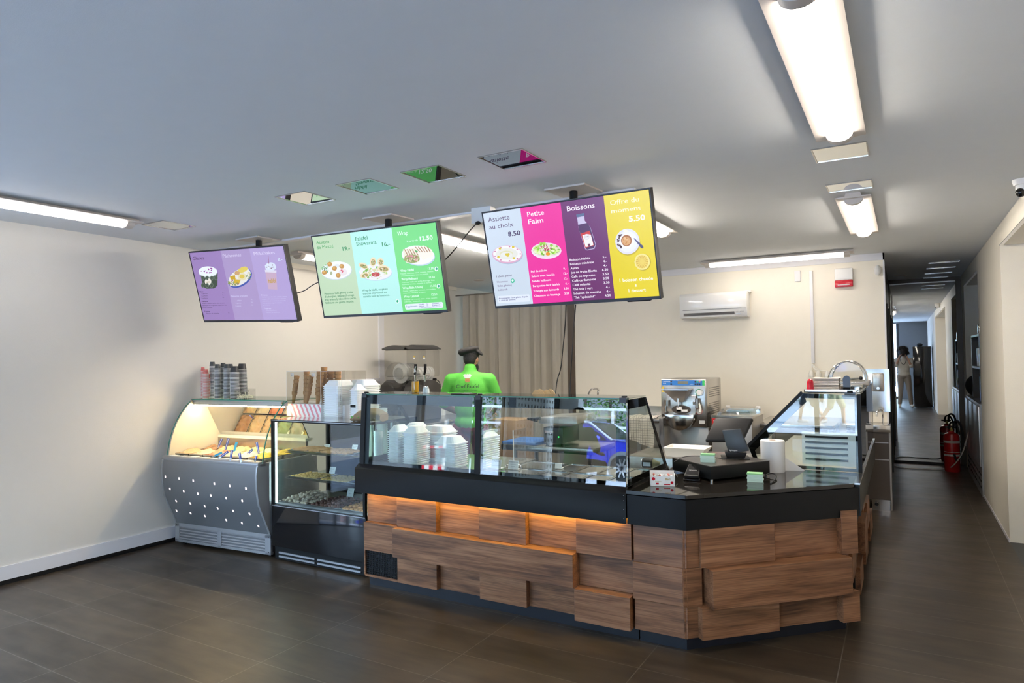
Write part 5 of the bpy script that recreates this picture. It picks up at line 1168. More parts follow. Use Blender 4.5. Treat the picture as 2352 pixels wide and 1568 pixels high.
tray(-4.02, -3.70, 3.80, 4.06, Zt, 'tray of brown finger pastries, right one on the top shelf')
tray(-3.69, -3.47, 3.80, 4.06, Zt, 'tray at the right end of the top shelf, mostly hidden')
scatter(-4.34, -4.05, 3.83, 4.04, Zt+.004, 6, 9, finger('cookie_brown'), 'finger_pastry', 'brown finger pastry on the left tray of the top shelf', 'finger pastries, left top tray')
scatter(-4.00, -3.72, 3.82, 4.04, Zt+.004, 6, 9, finger('cookie_brown'), 'finger_pastry', 'brown finger pastry on the second tray of the top shelf', 'finger pastries, second top tray')
tray(-4.36, -4.03, 3.81, 4.06, Zm, 'tray of golden biscuits, left one on the middle shelf')
tray(-4.02, -3.70, 3.80, 4.06, Zm, 'tray of golden biscuits, second one on the middle shelf')
tray(-3.69, -3.47, 3.80, 4.06, Zm, 'tray at the right end of the middle shelf, partly hidden')
scatter(-4.34, -4.05, 3.83, 4.04, Zm+.004, 8, 7, puff('cookie_gold'), 'golden_biscuit', 'golden biscuit on the left tray of the middle shelf', 'golden biscuits, left middle tray')
scatter(-4.00, -3.72, 3.82, 4.04, Zm+.004, 8, 7, puff('cookie_gold'), 'golden_biscuit', 'golden biscuit on the second tray of the middle shelf', 'golden biscuits, second middle tray')
tray(-4.43, -4.10, 3.79, 4.10, Zb, 'tray heaped with pale wrapped pieces, bottom left')
tray(-4.09, -3.77, 3.79, 4.10, Zb, 'tray heaped with dark wrapped pieces, bottom middle')
tray(-3.76, -3.47, 3.79, 4.10, Zb, 'tray of amber pastries, bottom right')
scatter(-4.42, -4.11, 3.80, 4.08, Zb+.004, 9, 8, finger('date_pale', .017, .011, .010), 'sugared_date', 'pale sugar-dusted piece in the heap at the bottom left', 'pale sweets, bottom left tray', 4, .35, 3, 'sweet')
scatter(-4.08, -3.78, 3.80, 4.08, Zb+.004, 9, 8, finger('date_dark', .016, .011, .010), 'sugared_date', 'dark plum-coloured piece on the bottom middle tray', 'dark sweets, bottom middle tray', 2, .35, 3, 'sweet')
scatter(-3.75, -3.48, 3.80, 4.00, Zb+.004, 7, 7, puff('cookie_amber', .017, .018), 'amber_pastry', 'small amber pastry on the bottom right tray', 'amber pastries, bottom right tray', 2, .2)
for zx, zy, yq, zz, w, h, lb in ((1148, 668, 4.08, Zt, .055, .03, 'white card behind the left tray of the top shelf'), (1325, 685, 4.06, Zt, .05, .045, 'white card at the right of the top shelf'), (1180, 845, 4.05, Zm, .055, .06, 'white card between the trays of the middle shelf'), (1295, 998, 4.08, Zb+.02, .06, .075, 'white card standing over the dark sweets at the bottom')):
    p = at(340+zx/2.8, 780+zy/2.8, y=yq); label_card((p.x, yq, zz+.004), w, h, lb, 'price cards in the pastry case', [('Biscuits', .72, 0, .012), ('100g  4.-', .45, 0, .009)], .35, .15)
# ------------------------------------------------------------------ on the pastry case
ZT = 1.1385
t = thing('cone_display', 'clear acrylic cone box on a white base with diagonal pink stripes', 'cone display', (-4.36, 4.06, ZT))
xa, xb, xc, ya, yb = -4.572, -4.165, -3.93, 4.0, 4.20
m = M(); m.box((xa, ya, ZT), (xb, yb+.08, 1.245), 'paper'); m.box((xb, ya+.03, ZT), (xc, yb+.08, 1.24), 'paper')
w_ = xb-xa
for i in range(-2, 9):
    u0 = xa+i*.052; z0, z1 = ZT+.001, 1.244; sh = -.055; q = []
    pts = [(u0+.055, z0), (u0+.077, z0), (u0+.077+sh, z1), (u0+.055+sh, z1)]
    # clip to the front face
    def clip(pts, xlo, xhi):
        for lim, s_ in ((xlo, 1), (xhi, -1)):
            out = []
            for a, b in zip(pts, pts[1:]+pts[:1]):
                ina, inb = (a[0]-lim)*s_ >= 0, (b[0]-lim)*s_ >= 0
                if ina: out.append(a)
                if ina != inb: k = (lim-a[0])/(b[0]-a[0]); out.append((lim, a[1]+k*(b[1]-a[1])))
            pts = out
            if len(pts) < 3: return []
        return pts
    q = clip(pts, xa, xb)
    if q: m.face([(x, ya-.0006, z) for x, z in q], 'pink_stripe')
m.build('striped_base', t)
m = M()
m.box((xa, ya, 1.245), (xc, ya+.003, 1.52), 'acrylic'); m.box((xa, yb+.08, 1.245), (xc, yb+.083, 1.52), 'acrylic'); m.box((xa, ya, 1.245), (xa+.003, yb+.08, 1.52), 'acrylic'); m.box((xc, ya, 1.245), (xc+.003, yb+.08, 1.52), 'acrylic'); m.box((xb, ya, 1.245), (xb+.003, yb+.08, 1.52), 'acrylic'); m.build('acrylic_box', t)
m = M()
for a, b in (((xa, ya), (xa, ya)), ((xb, ya), (xb, ya)), ((xc, ya), (xc, ya))): m.box((a[0]-.0015, ya-.0015, 1.245), (a[0]+.0015, ya+.0015, 1.52), 'paper')
m.box((xa, ya-.0015, 1.5185), (xc, ya+.0015, 1.5215), 'paper'); m.box((xa-.0015, ya, 1.5185), (xa+.0015, yb+.08, 1.5215), 'paper'); m.build('box_edges', t)
for i, (u, mt) in enumerate(((.05, 'paper'), (.30, 'paper'))):
    m = M(); m.box((xa+u, ya-.001, 1.475), (xa+u+.04, ya, 1.505), 'napkin'); m.text(('4.-', '5.-')[i], (xa+u+.008, ya-.0012, 1.482), (1, 0, 0), (0, 0, 1), .018, 'ink'); m.build('price_sticker', t)
def cones(x, y, n, lean, r, lb, pitch=.034, L_=.10, z0=1.246, flat=False):
    base = None
    for i in range(n):
        if base is None:
            m = M(); m.lathe([(r*.50, 0), (r*.66, L_*.45), (r*.78, L_*.70), (r*1.0, L_*.74), (r*1.08, L_), (r*.94, L_), (r*.5, L_*.4)], (0, 0, 0), 'cone', 16, caps=True)
            base = m.build('ice_cream_cone', None, 'nested brown wafer cone in the %s' % lb, 'wafer cone', 'wafer cones, '+lb); o = base
        else: o = base.copy(); COL.objects.link(o)
        o.location = (x+lean*i*pitch, y, z0+i*pitch); o.rotation_euler = (0, math.atan(lean), 0)
for i, (zx, n, lean, r) in enumerate(((945, 5, .20, .022), (985, 5, .18, .024), (1030, 5, .22, .026), (1070, 6, .14, .024), (1100, 6, .12, .024))):
    p = at(C_(zx)-4, 925, y=4.05); cones(p.x, 4.05+(i % 2)*.06, n, lean, r, on[i]+' leaning stack from the left in the acrylic box')
for i, (zx, n, r) in enumerate(((1018, 6, .024), (1130, 7, .026), (1172, 6, .028), (1218, 6, .030))):
    p = at(C_(zx), 905, y=4.2); cones(p.x, 4.2, n, .02, r, on[i]+' rear stack from the left in the acrylic box')
stack_px(739, 776, 886, 3.97, .22, 'front stack on the pastry case', z0=ZT)
stack_px(795, 838, 884, 4.14, .20, 'rear stack on the pastry case', z0=ZT)
stack_px(800, 820, 896, 3.98, .13, 'small low stack beside the front one', z0=ZT)
t = thing('bread_bag', 'brown paper bag of flat bread lying on the pastry case', 'bag', (-3.58, 3.80, ZT)); 
def bagpt(u, v):
    x = -3.66+.30*u; th = 2*PI*v
    k = math.sin(PI*min(max(u, .04), .96))**.45
    return V(x+.02*math.sin(th*3+u*5)*.3, 3.86+.085*math.cos(th)*(.35+.65*k)+.006*math.sin(u*23), ZT+.045*k*.95+.044*math.sin(th)*k+.03*u*(1 if math.sin(th) > 0 else .3)+.003*math.sin(u*31+th*4)+.002)
m = M(); m.loft([[bagpt(i/14, j/20) for j in range(20)] for i in range(15)], 'brown_paper'); m.build('paper', t)
a_ = at(340+1318/2.8, 780+425/2.8, y=3.76); m = M(); m.box((a_.x-.02, 3.753, a_.z-.012), (a_.x+.03, 3.756, a_.z+.008), 'cap_black'); m.build('brand_patch', t)
random.seed(5)
for i in range(14):
    m = M(); m.ball((-3.62+random.random()*.10, 3.785+random.random()*.01, ZT+.035+random.random()*.012), .008, random.choice(['gel_yellow', 'polo_green', 'gel_coral']), 7, 5, sc=(1.5, .4, .6)); 
    if i == 0: keep = m
    else: m.build('food_print', t)
keep.build('food_print', t)
# ------------------------------------------------------------------ people
def capsule(m, a, b, ra, rb, mt, n=12, sc=None):
    a, b = V(a), V(b); m.cyl(a, b, ra, mt, rb, n=n, caps=True); m.ball(a, ra, mt, n, 8); m.ball(b, rb, mt, n, 8)
def skinned(m, name, parent, voxel=.009, smooth=4, label=None):
    o = m.build(name, parent, label, at_world=False)
    md = o.modifiers.new('r', 'REMESH'); md.mode = 'VOXEL'; md.voxel_size = voxel; md.use_smooth_shade = True
    if smooth: sm = o.modifiers.new('s', 'SMOOTH'); sm.iterations = smooth; sm.factor = .5
    return o
def hand(m, w, d, side, mt, s=1., curl=.5, palm=None):
    """palm and five separate fingers; w wrist point, d direction of the hand, palm = direction the palm faces"""
    w, d = V(w), V(d).normalized(); pl = (V(palm) if palm else V(0, 0, -1)); pl = (pl-d*pl.dot(d)).normalized(); ac = d.cross(pl)*side
    for k in range(4):
        u = ac*((k-1.5)*.019*s); capsule(m, w+u*.6, w+d*.085*s+u, .013*s, .011*s, mt, 8)
    for k, L_ in enumerate((.066, .076, .072, .056)):
        u = ac*((k-1.5)*.021*s); p = w+d*.088*s+u; dd = d; 
        for q, f in enumerate((.45, .32, .25)):
            a = curl*(.5+.5*q); dd = (d*math.cos(a*(q+1)*.7)+pl*math.sin(a*(q+1)*.7)).normalized(); p2 = p+dd*L_*f*s; capsule(m, p, p2, .0088*s, .0078*s, mt, 8); p = p2
    p = w+d*.025*s-ac*.026*s; d1 = (d*.6-ac*.7+pl*.3).normalized(); p2 = p+d1*.042*s; capsule(m, p, p2, .0115*s, .010*s, mt, 8); capsule(m, p2, p2+(d*.9-ac*.2+pl*.4).normalized()*.032*s, .0095*s, .0085*s, mt, 8)
def figure(label, loc, rz, J, skin, shirt, trous, shoe='cap_black', hair='hair', big_hair=0., sleeve=.45, cap=None, legs_to=1., curl=.5, belly=0., shirt_len=.0, beard=False, polo=True, S=1., palms=((0, 0, -1), (0, 0, -1)), HS=1., short=False):
    """J: joints in local space, figure faces -y. keys: pel, che, nec, hed, shL, elL, wrL, haL, hiL, knL, anL, toL and R twins"""
    t = thing('person', label, 'person', loc, rz=rz)
    g = {k: V(v) for k, v in J.items()}
    hd = g['hed']; f = (V(J.get('face', (0, -1, 0)))).normalized(); sd_ = f.cross(V(0, 0, 1)).normalized()
    m = M(); rot = Matrix((sd_, -f, V(0, 0, 1))).transposed()
    S0, S = S, HS
    m.ball(hd+V(0, 0, .02), 1, skin, 18, 12, sc=(.076*S, .095*S, .105*S), rot=rot)
    m.ball(hd+f*.030-V(0, 0, .055), 1, skin, 14, 9, sc=(.058*S, .062*S, .065*S), rot=rot)
    m.ball(hd+f*.102+V(0, 0, -.012), .015, skin, 8, 6); capsule(m, hd+f*.092+V(0, 0, .025), hd+f*.104-V(0, 0, .012), .008, .012, skin, 8)
    m.ball(hd+f*.088-V(0, 0, .052), 1, skin, 8, 6, sc=(.026, .012, .012), rot=rot)
    for s in (-1, 1): m.ball(hd+sd_*s*.078*S+V(0, 0, -.002)-f*.005, 1, skin, 10, 7, sc=(.010, .018, .030), rot=rot)
    capsule(m, g['nec']-V(0, 0, .05), hd-V(0, 0, .05)-f*.01, .056*S, .050*S, skin); S = S0
    m.ball(g['che'], 1, skin, 12, 8, sc=(.13*S, .09*S, .14*S)); m.ball(g['pel'], 1, skin, 12, 8, sc=(.13*S, .09*S, .11*S)); capsule(m, g['che'], g['pel'], .10*S, .10*S, skin)
    for s, q in ((-1, 'L'), (1, 'R')):
        capsule(m, g['che']+V(0, 0, .10), g['sh'+q], .05*S, .045*S, skin); capsule(m, g['sh'+q], g['el'+q], .045*S, .036*S, skin); capsule(m, g['el'+q], g['wr'+q], .038*S, .025*S, skin)
        hand(m, g['wr'+q], g['ha'+q], -s, skin, .95*S, curl, palms[0 if q == 'L' else 1])
        capsule(m, g['hi'+q], g['kn'+q], .075*S, .052*S, skin); capsule(m, g['kn'+q], g['an'+q], .052*S, .034*S, skin); capsule(m, g['an'+q]-V(0, 0, .02), g['to'+q], .034*S, .025*S, skin)
    skinned(m, 'body', t, .0075, 3)
    # eyes and mouth
    m = M()
    for s in (-1, 1): m.ball(hd+f*.088+sd_*s*.031+V(0, 0, .012), .010, 'paper', 8, 6); m.ball(hd+f*.096+sd_*s*.031+V(0, 0, .012), .0045, 'ink', 6, 5)
    m.build('eyes', t, at_world=False)
    m = M(); m.ball(hd+f*.099-V(0, 0, .052), 1, 'cookie_amber', 8, 5, sc=(.022, .004, .004), rot=rot); m.build('mouth', t, at_world=False)
    # shirt
    m = M(); k = 1.0*S
    m.ball(g['che']+V(0, 0, .0), 1, shirt, 18, 12, sc=(.185*k, .118*k+belly, .20*k)); m.ball(g['che']+V(0, .01, .10), 1, shirt, 18, 12, sc=(.165*k, .092*k, .085*k)); m.ball((g['che']+g['pel'])/2, 1, shirt, 18, 12, sc=(.155*k+belly*.3, .118*k+belly, .17*k)); m.ball(g['pel']+V(0, 0, .02), 1, shirt, 18, 12, sc=(.165*k, .12*k+belly*.8, .11*k+shirt_len))
    capsule(m, g['nec']-V(0, 0, .055), g['nec']+V(0, 0, .008), .078*S, .062*S, shirt, 16)
    for q in 'LR':
        capsule(m, g['che']+V(0, 0, .11), g['sh'+q], .075*S, .062*S, shirt); e = g['sh'+q].lerp(g['el'+q], min(1, sleeve*2)); capsule(m, g['sh'+q], e, .066*S, .060*S, shirt, 14)
        capsule(m, g['che']+V(0, 0, .03), g['sh'+q]-V(0, 0, .03), .09*S, .058*S, shirt)
    skinned(m, 'shirt', t, .010, 6)
    # trousers
    m = M(); m.ball(g['pel']-V(0, 0, .02), 1, trous, 16, 10, sc=(.160*S, .115*S+belly*.5, .10))
    for q in 'LR':
        capsule(m, g['hi'+q], g['kn'+q], .095*S, .072*S, trous, 14); e = g['kn'+q].lerp(g['an'+q], .93)
        if not short: capsule(m, g['kn'+q], e, .070*S, .056*S, trous, 14)
    skinned(m, 'trousers', t, .011, 5)
    for q in 'LR':
        m = M(); a = g['an'+q]; to = g['to'+q]; capsule(m, V(a.x, a.y+.025, .045+ (a.z-.085)), V(a.x, a.y, a.z-.02), .040, .042, shoe); capsule(m, V(a.x, a.y, a.z-.04), to, .042, .034, shoe)
        skinned(m, 'shoe', t, .009, 2)
    # hair
    S0, S = S, HS
    if hair:
        m = M(); m.ball(hd+V(0, 0, .035)-f*.012, 1, hair, 16, 10, sc=(.083*S+big_hair, .100*S+big_hair, .100*S+big_hair), rot=rot); m.ball(hd-f*.045-V(0, 0, .0), 1, hair, 12, 8, sc=(.072*S+big_hair, .058*S+big_hair, .085*S+big_hair), rot=rot)
        if big_hair:
            rr = random.Random(4)
            for i in range(90):
                a, e = rr.uniform(0, 2*PI), rr.uniform(-.5, 1.5); v = V(math.cos(a)*math.cos(e), math.sin(a)*math.cos(e), math.sin(e))
                if v.dot(f) > .45 and v.z < .35: continue
                m.ball(hd+V(0, 0, .03)+v*(.10+big_hair), rr.uniform(.018, .032), hair, 7, 5)
        skinned(m, 'hair', t, .008, 1)
    if beard:
        m = M(); m.ball(hd+f*.036-V(0, 0, .062), 1, 'hair', 14, 9, sc=(.062, .060, .058), rot=rot); skinned(m, 'beard', t, .007, 2)
    return t, hd, f, sd_, rot
def stand(S=1., **kw):
    J = dict(pel=(0, 0, .96), che=(0, 0, 1.26), nec=(0, 0, 1.475), hed=(0, -.01, 1.60), shL=(-.185, 0, 1.405), shR=(.185, 0, 1.405), elL=(-.24, .02, 1.12), elR=(.24, .02, 1.12), wrL=(-.24, -.05, .88), wrR=(.24, -.05, .88), haL=(0, -.1, -1), haR=(0, -.1, -1), hiL=(-.09, 0, .92), hiR=(.09, 0, .92), knL=(-.10, -.015, .50), knR=(.10, -.015, .50), anL=(-.11, .01, .085), anR=(.11, .01, .085), toL=(-.125, -.14, .035), toR=(.125, -.14, .035))
    J.update(kw); return {k: (tuple(c*S for c in v) if k not in ('haL', 'haR', 'face') else v) for k, v in J.items()}
# worker with his back to us
wp = at(1079, 800, y=5.5)
t, hd, f, sd_, rot = figure('worker in a bright green polo and black floppy cap, back turned, behind the counter', (wp.x, 5.5, 0), R(204),
    stand(1., nec=(0, -.005, 1.50), shL=(-.192, 0, 1.40), shR=(.192, 0, 1.40), che=(0, 0, 1.30), elL=(-.285, -.05, 1.15), elR=(.285, -.04, 1.15), wrL=(-.17, -.28, 1.05), wrR=(.17, -.28, 1.05), haL=(.3, -1, -.1), haR=(-.3, -1, -.1), face=(-.25, -1, -.25), hed=(-.005, -.045, 1.595)), 'skin', 'polo_green', 'trouser_red', beard=True, belly=.015, S=1.0, HS=.90, palms=((0, 0, -1), (0, 0, -1)), curl=.6)
m = M(); m.ball(hd+V(0, .005, .055), 1, 'cap_black', 18, 10, sc=(.078, .095, .060), rot=rot); m.ball(hd+V(.02, .02, .092), 1, 'cap_black', 20, 12, sc=(.105, .105, .038), rot=Matrix.Rotation(R(14), 3, 'Y')); m.ball(hd+V(-.075, .0, .080), 1, 'cap_black', 12, 8, sc=(.060, .075, .018), rot=Matrix.Rotation(R(-42), 3, 'Y')); m.ball(hd+V(.085, .02, .075), 1, 'cap_black', 12, 8, sc=(.042, .07, .038))
skinned(m, 'cap', t, .008, 3)
# print on the back of the polo
m = M(); o_ = V(0, .142, 1.325)
ux, uy = V(-1, 0, 0), V(0, 0, 1)
m.text('Chef Falafel', o_, ux, uy, .048, 'ink', .006, 'CENTER', .012); m.text('Pitas  l  Végétarien  -  Fait maison', o_-uy*.026, ux, uy, .014, 'ink', .004, 'CENTER', .012)
def disc3(c, rx, rz_, mt, y): m.face([(c[0]+rx*math.cos(2*PI*i/16), y, c[1]+rz_*math.sin(2*PI*i/16)) for i in range(16)], mt)
zc_ = o_.z+.075; disc3((-.0, zc_), .026, .022, 'cookie_amber', .1555); disc3((-.0, zc_+.030), .032, .012, 'paper', .156); 
for q in (-.022, 0, .022): disc3((q, zc_+.045), .017, .014, 'paper', .1563)
m.build('back_print', t, 'black lettering and small chef-hat emblem on the back', at_world=False, normals=False)
# photographer: stands behind this camera, seen in the corridor mirror
t, hd, f, sd_, rot = figure('person in cream T-shirt and beige trousers photographing, seen in the corridor mirror', (0, -.37, 0), R(180),
    stand(.99, hed=(0, -.0, 1.62), elL=(-.20, -.14, 1.22), elR=(.20, -.14, 1.24), wrL=(-.085, -.17, 1.50), wrR=(.095, -.15, 1.52), haL=(.4, -.1, 1), haR=(-.5, 0, .9), anL=(-.17, .01, .085), anR=(.13, .01, .085), knL=(-.13, -.02, .50), toL=(-.21, -.13, .035)), 'skin_light', 'cream_shirt', 'beige_trousers', shoe='napkin', big_hair=.055, sleeve=.48, shirt_len=.02, palms=((1, 0, 0), (-1, 0, 0)))
c_ = thing('camera_body', 'black camera held up to the face by the person in the mirror', 'camera', (0, -.17, 1.6))
m = M(); m.box((-.065, -.20, 1.555), (.065, -.145, 1.64), 'black_plastic'); m.box((-.03, -.20, 1.64), (.03, -.15, 1.665), 'black_plastic'); m.build('housing', c_, bevel=.006)
m = M(); m.lathe([(.036, -.15), (.038, -.075), (.036, -.068)], (0, 0, 1.6), 'black_plastic', 24, axis='y', caps=True); m.build('lens', c_)
m = M(); m.tube([(-.065, -.18, 1.60), (-.10, -.21, 1.45), (-.06, -.21, 1.30), (0, -.20, 1.25), (.05, -.21, 1.30), (.08, -.21, 1.45), (.065, -.18, 1.60)], .007, 'black_plastic', 6, 2); m.build('strap', c_)
# seated customer seen only as a reflection in the counter glass
sp_ = V(-3.85, -1.0, .22)
t, hd, f, sd_, rot = figure('seated customer in dark green polo and dark cap, reflected in the counter glass', tuple(sp_), R(8),
    stand(1., pel=(0, 0, .53), che=(0, -.02, .82), nec=(0, -.04, 1.03), hed=(0, -.07, 1.15), shL=(-.205, -.02, .955), shR=(.205, -.02, .955), elL=(-.30, -.06, .72), elR=(.30, -.06, .72), wrL=(-.20, -.28, .68), wrR=(.20, -.28, .68), haL=(.2, -1, 0), haR=(-.2, -1, 0), hiL=(-.10, -.02, .51), hiR=(.10, -.02, .51), knL=(-.16, -.45, .50), knR=(.16, -.45, .50), anL=(-.16, -.42, .085), anR=(.16, -.42, .085), toL=(-.17, -.56, .035), toR=(.17, -.56, .035)), 'skin', 'polo_dark', 'cap_black', belly=.01, S=1.06)
m = M(); m.ball(hd+V(0, 0, .07), 1, 'cap_black', 18, 10, sc=(.088, .105, .062)); m.ball(hd+V(0, -.11, .06), 1, 'cap_black', 12, 6, sc=(.07, .06, .01)); skinned(m, 'cap', t, .008, 2)
t = thing('stool', 'round black stool under the seated customer in the reflection', 'stool', (sp_.x, sp_.y, 0))
m = M(); m.box((sp_.x-.22, sp_.y-.50, .20), (sp_.x+.22, sp_.y-.10, .222), 'black_plastic'); m.box((sp_.x-.02, sp_.y-.12, .18), (sp_.x+.02, sp_.y+.1, .20), 'black_plastic'); m.build('foot_rest', t)
m = M(); m.cyl((sp_.x, sp_.y+.02, .60), (sp_.x, sp_.y+.02, .64), .17, 'black_plastic', n=28); m.build('seat', t, bevel=.01)
for a in (45, 135, 225, 315): m = M(); m.cyl((sp_.x+.12*math.cos(R(a)), sp_.y+.02+.12*math.sin(R(a)), .60), (sp_.x+.17*math.cos(R(a)), sp_.y+.02+.17*math.sin(R(a)), 0), .012, 'steel'); m.build('leg', t)
# pedestrians outside, reflected in the end glass of the side display
for lb, lc, rz, sh, tr, ph in (('pedestrian in blue top and khaki shorts outside, reflected in the side display', (-1.38, -7.1, -.05), R(80), 'blue_board', 'khaki', 1), ('pedestrian in dark shorts walking ahead outside, reflected in the side display', (-1.95, -7.8, -.05), R(80), 'blue_board', 'navy_kick', -1)):
    t, hd, f, sd_, rot = figure(lb, lc, rz, stand(.98, knL=(-.10, -.18*ph-.02, .50), anL=(-.11, -.22*ph, .10), toL=(-.12, -.36*ph if ph > 0 else .05, .06), knR=(.10, .08*ph, .49), anR=(.11, .34*ph, .12), toR=(.12, .22*ph, .05)), 'skin_light', sh, tr, shoe='paper', short=True)
# ------------------------------------------------------------------ the street, seen only as reflections and through the shop front
m = M(); m.box((-60, -60, -.25), (40, -4.6, -.05), 'asphalt'); struct('ground_street', m)
m = M(); m.box((-60, -6.4, -.25), (40, -4.6, -.02), 'pavement'); struct('ground_pavement', m)
m = M(); m.box((-60, -4.6, -.25), (LX-.3, 14, -.03), 'dark_paving'); struct('ground_side', m)
def hedge(x0, x1, y, z0, z1, label, seed):
    rr = random.Random(seed)
    t = thing('hedge', label, 'hedge', ((x0+x1)/2, y, z0))
    m = M(); n = int((x1-x0)*(z1-z0)*220)
    for i in range(n):
        c = V(rr.uniform(x0, x1), y+rr.uniform(-.5, .5), rr.uniform(z0, z1)); a = V(rr.uniform(-1, 1), rr.uniform(-1, 1), rr.uniform(-1, 1)).normalized(); b = a.orthogonal().normalized(); s_ = rr.uniform(.04, .10)
        m.face([c-a*s_, c+b*s_*.5, c+a*s_, c-b*s_*.5], rr.choice(['leaf', 'leaf', 'leaf_light']))
    m.build('leaves', t, normals=False)
    m = M()
    for i in range(int((x1-x0))): x = x0+i+.5; m.tube([(x, y, z0), (x+.1, y, (z0+z1)/2), (x, y, z1-.2)], [.06, .05, .02], 'bark', 7)
    m.build('stems', t)
hedge(-17, -2, -16.0, -.05, 4.6, 'tall green hedge across the street, reflected in the counter glass', 3)
t = thing('guard_rail', 'white street railing with two bars before the hedge, reflected in the glass', 'railing', (-8, -13.9, -.05))
m = M()
for z in (1.35, 1.95): m.box((-15, -13.93, z), (-2, -13.87, z+.09), 'white_plastic')
m.build('bars', t)
for i in range(7): m = M(); m.box((-14.8+i*2.1, -13.94, -.05), (-14.72+i*2.1, -13.86, 2.04), 'white_plastic'); m.build('post', t)
# blue car
def car(ox, oy):
    t = thing('car', 'bright blue small SUV parked outside, reflected in the counter glass', 'car', (ox, oy, -.05)); G = -.05
    prof = [(-2.05, .35), (-2.08, .75), (-2.02, 1.0), (-1.75, 1.12), (-1.45, 1.45), (-1.1, 1.56), (0, 1.58), (.35, 1.52), (1.0, 1.08), (1.65, .98), (2.0, .82), (2.08, .55), (2.05, .32)]
    def ring(y, ins, top): return [(ox+x*(1-.02*ins), oy+y, G+(z if z < 1.02 else 1.02+(z-1.02)*top)) for x, z in prof]
    m = M(); w = .9
    m.loft([ring(-w+.03, 1, 1), ring(-w, 0, 1), ring(-w+.12, 1, 1), ring(w-.12, 1, 1), ring(w, 0, 1), ring(w-.03, 1, 1)], 'car_blue', smooth=True)
    o = m.build('bodywork', t, sharp=.5)
    for s in (-1, 1):
        yy_ = oy+s*(w+.004)
        m = M(); m.face([(ox-1.5, yy_, G+1.05), (ox-1.2, yy_-s*.06, G+1.44), (ox-.1, yy_-s*.06, G+1.50), (ox+.30, yy_-s*.06, G+1.44), (ox+.86, yy_, G+1.05)], 'black_gloss'); m.build('side_window', t, normals=False)
        m = M(); m.tube([(ox-.05, yy_, G+1.54), (ox+.36, yy_, G+1.50), (ox+1.0, yy_, G+1.06)], .03, 'alu', 6); m.build('pillar_trim', t)
        m = M(); m.ball((ox+.62, yy_+s*.09, G+1.10), .10, 'car_blue', 12, 8, sc=(.8, 1, .7)); m.build('wing_mirror', t)
        for wx in (-1.32, 1.32):
            m = M(); m.cyl((ox+wx, yy_-s*.02, G+.36), (ox+wx, yy_+s*.015, G+.36), .42, 'grey_paint', n=28); m.build('wheel_arch', t)
            m = M(); m.cyl((ox+wx, yy_-s*.10, G+.34), (ox+wx, yy_+s*.03, G+.34), .34, 'rubber', n=28); wl = m.build('wheel', t)
            m = M()
            for k in range(10):
                a = 2*PI*k/10; c, s2 = math.cos(a), math.sin(a)
                m.hexa([(ox+wx+c*.04-s2*.03, yy_+s*.032, G+.34+s2*.04+c*.03), (ox+wx+c*.25-s2*.018, yy_+s*.032, G+.34+s2*.25+c*.018), (ox+wx+c*.25+s2*.018, yy_+s*.032, G+.34+s2*.25-c*.018), (ox+wx+c*.04+s2*.03, yy_+s*.032, G+.34+s2*.04-c*.03)], [(ox+wx+c*.04-s2*.03, yy_+s*.045, G+.34+s2*.04+c*.03), (ox+wx+c*.25-s2*.018, yy_+s*.045, G+.34+s2*.25+c*.018), (ox+wx+c*.25+s2*.018, yy_+s*.045, G+.34+s2*.25-c*.018), (ox+wx+c*.04+s2*.03, yy_+s*.045, G+.34+s2*.04-c*.03)], 'steel_bright')
            rm = m.build('rim', wl)
    m = M(); m.hexa([(ox+.36, oy-.74, G+1.515), (ox+.36, oy+.74, G+1.515), (ox+1.0, oy+.80, G+1.09), (ox+1.0, oy-.80, G+1.09)], [(ox+.375, oy-.74, G+1.525), (ox+.375, oy+.74, G+1.525), (ox+1.015, oy+.80, G+1.10), (ox+1.015, oy-.80, G+1.10)], 'black_gloss'); m.build('windscreen', t)
car(-7.80, -10.6)
# grey perforated screen and mullions inside the shop front, left corner
t = thing('perforated_screen', 'pale screen with rows of square holes outside the side glazing, reflected in the glass', 'screen', (-6.05, -3.7, 0))
m = M(); ya_, yb_, n, k = -4.95, -2.85, 17, 20; dy_, dz_ = (yb_-ya_)/n, 2.5/k
for i in range(n+1): y = ya_+dy_*i; m.box((-6.06, y-.035, .05), (-6.05, y+.035, 2.55), 'screen_beige')
for j in range(k+1): z = .05+dz_*j; m.box((-6.061, ya_, z-.035), (-6.049, yb_, z+.035), 'screen_beige')
m.build('sheet', t, normals=False)
m = M(); m.box((-6.16, ya_, .03), (-6.12, yb_, 2.58), 'door_brown'); m.build('backing', t)
m = M(); m.box((LX-.1, -4.55, 0), (-5.36, -4.34, 2.62), 'lamp_tray'); struct('wall_front_left', m)
# striped barriers outside the side glazing
for i, (y, x) in enumerate(((-2.1, -7.0), (-3.4, -8.0))):
    t = thing('barrier', ('near', 'far')[i]+' red-and-white street barrier outside the side glazing, reflected in the glass', 'barrier', (x, y, -.03), 'red and white barriers')
    for j, z in enumerate((.25, .62, 1.0)):
        m = M()
        for q in range(6): m.box((x-.02, y-.42+q*.14, z), (x+.02, y-.28+q*.14, z+.16), 'red_plastic' if q % 2 else 'white_plastic')
        m.build('board', t)
    for s in (-.4, .4): m = M(); m.box((x-.04, y+s-.03, -.03), (x+.0, y+s+.03, 1.3), 'white_plastic'); m.build('post', t)
m = M(); m.box((-10.5, -8, -.05), (-10.2, 6, 5.2), 'facade_dark'); struct('wall_opposite_side', m)
m = M(); m.box((-45, -19.6, -.05), (30, -19, 6), 'facade_pale'); struct('wall_across_street', m)
